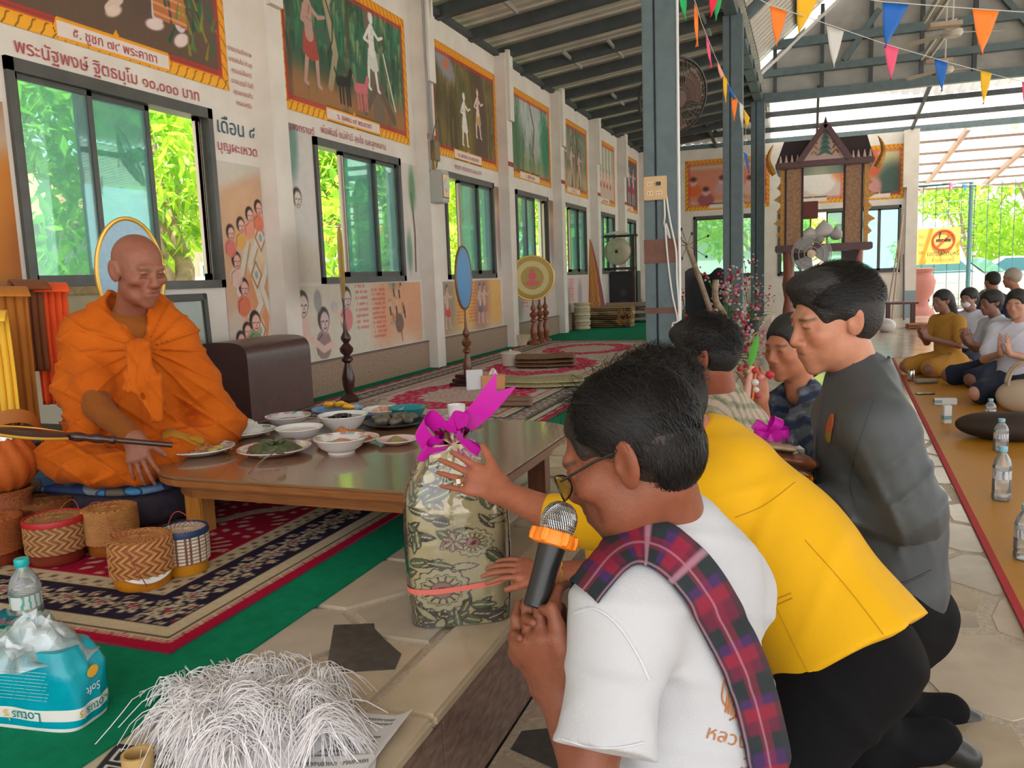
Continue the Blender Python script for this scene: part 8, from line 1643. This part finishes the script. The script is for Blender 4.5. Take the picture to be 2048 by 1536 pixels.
# ---- clutter by the end pillar
p = at_z(1800, 655, 0); stl = thing('red_stool', 'small dark red table by the end pillar', 'table', (p[0], p[1], 0)); MB().box((-.3, -.2, .46), (.3, .2, .5)).build('tabletop', M_mar, stl)
for x in (-.22, .22):
    for y in (-.14, .14): MB().box((x-.03, y-.03, 0), (x+.03, y+.03, .46)).build('leg', M_mar, stl)
for k, (px_, py_, r, c, lb) in enumerate(((1756, 648, .22, (.55, .54, .5), 'white rubbish bag left of the small red table'), (1772, 664, .17, (.62, .6, .58), 'pale rubbish bag beside the small red table'), (1752, 630, .16, (.42, .46, .38), 'greenish bag lying on the white ones'), (1748, 655, .12, (.7, .12, .28), 'small pink bag on the floor by the pillar'))):
    c0 = at_z(px_, py_, 0); b = Body(); b.ell(c0+UPZ*r*.7, (r, r*.9, r*.75), None, .05); V, Fq = b.mesh(.03, lambda P: .025*vnoise(P, 20, k), .03); tag(colored('rubbish_bag', V, Fq, None, mat('rbag_%d' % k, c, .5)), lb, 'bag')
for k, (a, b_, r, c, lb) in enumerate((((1784, 640), (1806, 430), .02, (.38, .26, .18), 'long wooden pole leaning on the end pillar'), ((1772, 640), (1798, 480), .014, (.30, .2, .14), 'thin stick leaning beside the long pole'), ((1808, 640), (1808, 510), .02, (.10, .06, .08), 'dark broom handle standing at the pillar'), ((1765, 615), (1775, 570), .015, (.35, .33, .3), 'short grey handle leaning on the wall'))): tag(MB().tube([D(a[0], a[1], 17.2), D(b_[0], b_[1], 18.0)], r, 8).build('pole', mat('pole_%d' % k, c, .6)), lb, 'pole')
p = at_z(1836, 658, 0); soft_block('orange_rag', 'heap of orange rag on the floor by the pillar', 'cloth', (p[0], p[1], .01), .42, .25, .1, .2, mat('orange_rag', (.36, .13, .04), .8), 2, 5)
# ---- orange mat on the lower floor
A_, B2_ = at_z(2048, 1227, 0), at_z(1843, 824, 0); md_ = unit((B2_-A_)*np.array([1, 1, 0])); mn = np.array([md_[1], -md_[0], 0]); om = thing('woven_mat', 'long orange woven mat with red border on the lower floor', 'mat', (A_[0], A_[1], .001), math.atan2(mn[1], mn[0]))
M_om = mat('orange_plastic_weave', (.52, .23, .012), .5); N = M_om.node_tree.nodes; L = M_om.node_tree.links; t = N.new('ShaderNodeTexWave'); t.bands_direction = 'Y'; t.inputs['Scale'].default_value = 16; tc = N.new('ShaderNodeTexCoord'); L.new(tc.outputs['Object'], t.inputs[0]); r_ = N.new('ShaderNodeValToRGB'); r_.color_ramp.elements[0].color = (.40, .16, .008, 1); r_.color_ramp.elements[1].color = (.60, .28, .016, 1); L.new(t.outputs[0], r_.inputs[0]); L.new(r_.outputs[0], N['Principled BSDF'].inputs['Base Color'])
MB().box((0, -2.2, 0), (2.6, 8.6, .006)).build('weave', M_om, om); MB().box((-.03, -2.2, 0), (.0, 8.6, .008)).build('red_border', mat('red_binding', (.45, .02, .03), .7), om); MB().box((-.03, 8.6, 0), (2.6, 8.63, .008)).build('red_border', mat('red_binding', (0, 0, 0)), om)
for px_, py_, top, lb in ((2002, 1003, 896, 'water bottle with pale blue cap, nearest on the orange mat'), (2001, 905, 840, 'second water bottle, directly behind the nearest'), (1980, 846, 800, 'farthest water bottle, by the kneeling row of people'), (2050, 1122, 1012, 'water bottle cut by the right picture edge')):
    p = at_z(px_, py_, 0); d = (p-EYE)@CF; bottle((p[0], p[1], .007), (py_-top)*d/1620*1.02, .045 if py_ > 900 else .04, lb, (.25, .52, .66), L_blue, 'bottles on the orange mat')
M_milk2 = mat('milk_carton', (.66, .68, .68), .5)
p = at_z(1893, 848, 0); o = thing('milk_carton', 'small white milk carton standing on the orange mat', 'carton', (p[0], p[1], .007), .3); MB().box((-.03, -.022, 0), (.03, .022, .14)).build('box', M_milk2, o, bevel=.004); MB().box((-.031, -.023, .03), (.031, .023, .06)).build('print', mat('blue_green_print', (.2, .35, .35), .5), o)
p = at_z(1890, 810, 0); o = thing('milk_carton', 'white milk carton lying on its side on the mat', 'carton', (p[0], p[1], .007), .1); MB().box((-.09, -.03, 0), (.09, .03, .055)).build('box', M_milk2, o, bevel=.004); MB().box((-.091, -.031, .012), (-.03, .031, .04)).build('print', mat('blue_green_print', (0, 0, 0)), o)
p = at_z(1850, 790, 0); o = tag(MB().prism(rrect(-.08, -.04, .08, .04, .01, 3), 0, .01).build('phone', mat('phone_black', (.01, .01, .011), .2)), 'black phone lying at the mat edge', 'phone'); o.location = (p[0], p[1], .007); o.rotation_euler = (0, 0, .3)
p = at_z(1822, 764, 0); o = thing('drink_can', 'silver can at the far corner of the orange mat', 'can', (p[0], p[1], .007)); lathed('can', [(.03, 0), (.034, .006), (.034, .11), (.028, .12), (.0001, .119)], M_ss, o, 18); lathed('lid', [(.026, .1205), (.0001, .1205)], M_milk2, o, 18)
for px_, py_, w_, lb, c in ((1852, 768, .12, 'grey slippers at the mat edge', (.3, .28, .25)),): p = at_z(px_, py_, 0); soft_block('slipper', lb, 'slippers', (p[0], p[1], .008), .22, .1, .05, .4, mat('grey_slipper', c, .7), 1, 3)
b = Body(); c0 = at_z(2020, 880, 0); b.ell(c0+UPZ*.10, (.34, .22, .10), frame((.1, 1, 0), UPZ), .05); V, Fq = b.mesh(.014, lambda P: .008*vnoise(P, 20, 3), .02); tag(colored('dark_cushion', V, Fq, None, mat('dark_brown_cloth', (.035, .022, .016), .8)), 'dark brown cloth bag behind the water bottles', 'bag')
tb_ = thing('tote_bag', 'beige tote bag with upright handles at right edge', 'bag', tuple(at_z(2045, 825, 0)*np.array([1, 1, 0])+np.array([0, 0, .007]))); b = Body(); b.ell((0, 0, .13), (.2, .1, .14), None, .05); V, Fq = b.mesh(.014, lambda P: .006*vnoise(P, 25, 3), .02); colored('bag', V, Fq, None, mat('beige_canvas', (.42, .33, .24), .8), tb_)
for y in (-.05, .05): MB().tube([(.12*math.cos(t), y, .22+.18*math.sin(t)) for t in np.linspace(0, math.pi, 16)], .012, 6).build('handle', mat('beige_canvas', (0, 0, 0)), tb_, smooth=True)
# ================================================================ OUTSIDE
M_leafy = [mat('leaf_%d' % k, c, .5, spec=.4) for k, c in enumerate(((.16, .34, .03), (.25, .45, .04), (.10, .24, .03), (.36, .46, .05)))]
for m, c in zip(M_leafy, ((.30, .55, .04), (.42, .66, .06), (.20, .42, .04), (.55, .66, .08))):
    N = m.node_tree.nodes; t = N.new('ShaderNodeBsdfTranslucent'); t.inputs[0].default_value = c+(1,); x = N.new('ShaderNodeMixShader'); x.inputs[0].default_value = .5; N['Principled BSDF'].inputs['Base Color'].default_value = c+(1,)
    m.node_tree.links.new(N['Principled BSDF'].outputs[0], x.inputs[1]); m.node_tree.links.new(t.outputs[0], x.inputs[2]); m.node_tree.links.new(x.outputs[0], N['Material Output'].inputs[0])
M_bark = mat('pale_bark', (.36, .27, .18), .9, nscale=12, col2=(.22, .16, .11), bump=.5, bscale=20)
def leaf_cloud(n, blobs, size, seed, droop=.5):
    rg = np.random.default_rng(seed); w_ = np.array([b_[3]**2 for b_ in blobs]); k = rg.choice(len(blobs), n, p=w_/w_.sum()); B = np.array([b_[:3] for b_ in blobs])[k]; R = np.array([b_[3] for b_ in blobs])[k]
    d = rg.normal(size=(n, 3)); d /= np.linalg.norm(d, axis=1)[:, None]; c = B+d*(R*rg.random(n)**.33)[:, None]*np.array([1, 1, .8]); a = rg.normal(size=(n, 3))+np.array([0, 0, -droop]); a /= np.linalg.norm(a, axis=1)[:, None]; s = np.cross(a, rg.normal(size=(n, 3))); s /= np.linalg.norm(s, axis=1)[:, None]; L = (size*(.6+.8*rg.random(n)))[:, None]
    V = np.stack([c, c+a*L*.5+s*L*.16, c+a*L, c+a*L*.5-s*L*.16], 1).reshape(-1, 3); F = np.arange(4*n).reshape(n, 4); return V, F
def tree(label, x, y, h, blobs, n, size, seed, mi=0, r=.16):
    o = thing('tree', label, 'tree', (x, y, -.13), group='trees around the hall'); rg = random.Random(seed)
    MB().tube([(0, 0, 0), (rg.uniform(-.1, .1), rg.uniform(-.1, .1), h*.35), (rg.uniform(-.3, .3), rg.uniform(-.3, .3), h*.8)], [r, r*.8, r*.3], 10).build('trunk', M_bark, o, smooth=True)
    for k, b_ in enumerate(blobs[:6]): MB().tube([(0, 0, h*.3+.04*k), (b_[0]*.5, b_[1]*.5, (b_[2]+h*.3)/2), b_[:3]], [r*.5, r*.35, r*.15], 7).build('branch', M_bark, o, smooth=True)
    V, F = leaf_cloud(n, blobs, size, seed); f = colored('foliage', V, F, None, M_leafy[mi % 4], o, False); f['kind'] = 'stuff'
    V, F = leaf_cloud(n//2, blobs, size, seed+50); f = colored('foliage', V, F, None, M_leafy[(mi+1) % 4], o, False); f['kind'] = 'stuff'; return o
def blobs(seed, n, R, z0, z1, r=(.7, 1.2)): rg = random.Random(seed); return [(rg.uniform(-R, R), rg.uniform(-R, R), rg.uniform(z0, z1), rg.uniform(*r)) for _ in range(n)]
for k, (x, y, lb) in enumerate(((-7.9, 3.6, 'leafy tree outside the left half of the nearest window'), (-7.0, 7.6, 'bright green tree filling the open part of the nearest window'), (-7.8, 11.2, 'tree outside the second window'), (-7.2, 15.5, 'tree outside the third window'), (-7.6, 20.5, 'tree outside the fourth window'), (-8.2, 27, 'tree outside the farther windows'), (-9.0, 34.5, 'tall tree beyond the far left corner'))):
    tree(lb, x, y, 4.6, blobs(k, 11, 1.5, 1.6, 4.6), 4200, .22, k+1, k)
for k, (x, y, lb) in enumerate(((7.4, 31.5, 'sunlit tree behind the yellow banner'), (13.2, 34, 'broad tree at the right beyond the cars'), (6.2, 39, 'pale tree far behind the end pillar'), (-1.2, 26.5, 'tree seen through the far wall windows'))): tree(lb, x, y, 5, blobs(k+20, 12, 2.0, 1.8, 5.0), 4600, .26, k+31, k)
def house(label, x, y, w_, d, h, wall, roof, rz=0, name='house'):
    o = thing(name, label, 'house', (x, y, -.13), rz); MB().box((-w_/2, -d/2, 0), (w_/2, d/2, h)).build('walls', mat('hw_%d' % int(x*10), wall, .9), o)
    MB().prism([(-w_/2-.4, h), (w_/2+.4, h), (0, h+w_*.28)], -d/2-.4, d/2+.4, 'y').build('roof', mat('hr_%d' % int(x*10), roof, .8, bump=.5, bscale=8), o)
    for k in range(3):
        yy = -d/2+d*(k+.5)/3; f = MB().box((w_/2, yy-.45, .9), (w_/2+.05, yy+.45, 2.0)).build('window', mat('white_card', (0, 0, 0)), o); MB().box((w_/2+.03, yy-.38, .98), (w_/2+.06, yy+.38, 1.92)).build('pane', mat('teal_pane', (.08, .25, .25), .2), f)
house('cream house with orange roof beyond the left windows', -16.5, 13, 6, 9, 2.7, (.62, .56, .44), (.55, .20, .09)); house('white house with red roof far outside the farther windows', -17.5, 30, 6, 9, 2.8, (.66, .64, .58), (.45, .13, .08)); house('cream house behind the far wall', -2, 34, 7, 6, 2.8, (.6, .55, .45), (.4, .3, .25))
tag(MB().box((-12, -4, -.13), (-11.8, 50, 1.5)).build('garden_wall', mat('pale_wall', (.5, .48, .42), .9)), 'long pale garden wall beyond the left windows', 'wall')['kind'] = 'thing'
# gate, banner, cars
by = 22.6; gt = thing('mesh_gate', 'dark green gate frame with wire mesh beyond the end pillar', 'gate', (0, by, -.13))
x1 = at_y(1942, 400, by)[0]; M_gate = mat('dark_green_steel', (.03, .09, .10), .5); zt = at_y(1942, 365, by)[2]+.13
MB().tube([(x1, 0, 0), (x1, 0, zt), (2.25, 0, zt)], .05, 8).build('frame', M_gate, gt)
for k in range(9): MB().tube([(2.3+k*.28, 0, .2), (2.3+k*.28, 0, zt)], .008, 5).build('mesh_wire', M_gate, gt)
for k in range(10): MB().tube([(2.25, 0, .3+k*.28), (x1, 0, .3+k*.28)], .008, 5).build('mesh_wire', M_gate, gt)
a, b_ = at_y(1832, 530, by-.06), at_y(1922, 454, by-.06); bn = thing('no_smoking_banner', 'yellow banner with red no-smoking sign tied to the gate', 'banner', (a[0], by-.06, a[2])); W2, H2 = b_[0]-a[0], b_[2]-a[2]
MB().box((0, 0, 0), (W2, .01, H2)).build('sheet', mat('yellow_vinyl', (.80, .46, .07), .5), bn); M_fr = Matrix(((1, 0, 0, 0), (0, 0, -1, -.008), (0, 1, 0, 0), (0, 0, 0, 1))); cx_, cz_, r_ = W2*.62, H2*.66, H2*.27
MB().tube([(cx_+r_*math.cos(t), -.012, cz_+r_*math.sin(t)) for t in np.linspace(0, 6.28, 33)[:-1]], .028, 6, True).beam((cx_-r_*.7, -.012, cz_-r_*.7), (cx_+r_*.7, -.012, cz_+r_*.7), .02, .05, (0, 1, 0)).build('red_ring', mat('sign_red', (.62, .04, .02), .5), bn)
MB().box((cx_-r_*.7, -.01, cz_-.03), (cx_+r_*.7, -.004, cz_+.03)).tube([(cx_-r_*.4, -.01, cz_+.05), (cx_-r_*.3, -.01, cz_+.2), (cx_-r_*.05, -.01, cz_+.26)], .015, 5).build('cigarette', mat('sign_black', (.03, .03, .03), .6), bn)
for s, z, sz, m in (('เขตปลอดบุหรี่', .24, .16, mat('sign_black', (0, 0, 0))), ('ห้ามสูบบุหรี่', .07, .14, mat('sign_brown', (.3, .12, .03), .6))): lettering(s, sz, Matrix.Translation((cx_, 0, z*H2/1.0)) @ M_fr, m, bn, sx=.8)
for k in range(3): lettering('วัด', .11, Matrix.Translation((W2*.1, 0, H2*(.3+.22*k))) @ M_fr, mat('sign_red', (0, 0, 0)), bn)
def car(label, x, y, rz, col=(.75, .77, .80)):
    o = thing('car', label, 'car', (x, y, -.13), rz); m = mat('white_car_paint', col, .2, coat=.6); L_ = 4.2
    pr = [(-2.1, .35), (-2.1, .75), (-1.95, .95), (-1.1, 1.02), (-.55, 1.45), (.95, 1.48), (1.75, 1.05), (2.1, .95), (2.12, .4)]
    b = MB(); 
    def sec(y, k): return [(px_, y*(1-.16*max(0, (pz_-.95)/.5)), pz_) for px_, pz_ in pr]
    n = len(pr); V = sec(-.85, 0)+sec(.85, 0); b.add(V, [tuple(range(n))[::-1], tuple(range(n, 2*n))]+[(i, (i+1) % n, n+(i+1) % n, n+i) for i in range(n)]); b.build('body', m, o, bevel=.04)
    gl = mat('car_glass', (.10, .30, .36), .08); 
    for s in (-1, 1): MB().add([(-.95, s*.81, 1.04), (-.5, s*.745, 1.40), (.85, s*.742, 1.42), (1.35, s*.81, 1.06)], [(0, 1, 2, 3)]).build('side_window', gl, o).location = (0, s*.012, 0)
    MB().add([(-1.08, -.7, 1.06), (-1.08, .7, 1.06), (-.58, .64, 1.43), (-.58, -.64, 1.43)], [(0, 1, 2, 3)]).build('windscreen', gl, o).location = (-.02, 0, .01)
    MB().add([(1.0, -.62, 1.46), (1.0, .62, 1.46), (1.7, .7, 1.09), (1.7, -.7, 1.09)], [(0, 1, 2, 3)]).build('rear_window', gl, o).location = (.02, 0, .01)
    for x_ in (-1.3, 1.3):
        for s in (-1, 1): MB().lathe([(.2, -.09), (.32, -.09), (.33, 0), (.32, .09), (.2, .09)], 20, M=Matrix.Translation((x_, s*.8, .33)) @ Matrix.Rotation(math.pi/2, 4, 'X')).build('wheel', mat('tyre', (.02, .02, .02), .8), o)
    for s in (-1, 1): MB().box((-2.13, s*.6-.16, .68), (-2.08, s*.6+.16, .82)).build('headlamp', M_china, o)
car('white car parked behind the banner', 3.7, 25.6, 2.6); car('second white car farther right beyond the gate', 6.2, 27.2, 2.9)
p = at_y(1842, 620, 21.6); ps = thing('red_planter', 'pinkish red concrete urn outside the end pillar', 'planter', (p[0], 21.7, 0)); lathed('urn', [(.32, 0), (.3, .1), (.18, .2), (.16, .35), (.28, .55), (.32, .8), (.22, 1.0), (.3, 1.1), (.2, 1.12), (.0001, 1.0)], mat('pink_concrete', (.50, .20, .17), .7), ps, 20)
tag(MB().box((9, 30, -.13), (16, 30.3, 2.0)).build('teal_hut_wall', mat('teal_board', (.05, .32, .30), .7)), 'teal boarded wall behind the cars at right edge', 'wall')['kind'] = 'thing'
tag(MB().box((9.0, 35.0, -.13), (11.4, 35.2, 2.3)).build('brown_fence', mat('brown_board', (.16, .10, .09), .8)), 'brown boarded fence behind the sunlit tree', 'fence')
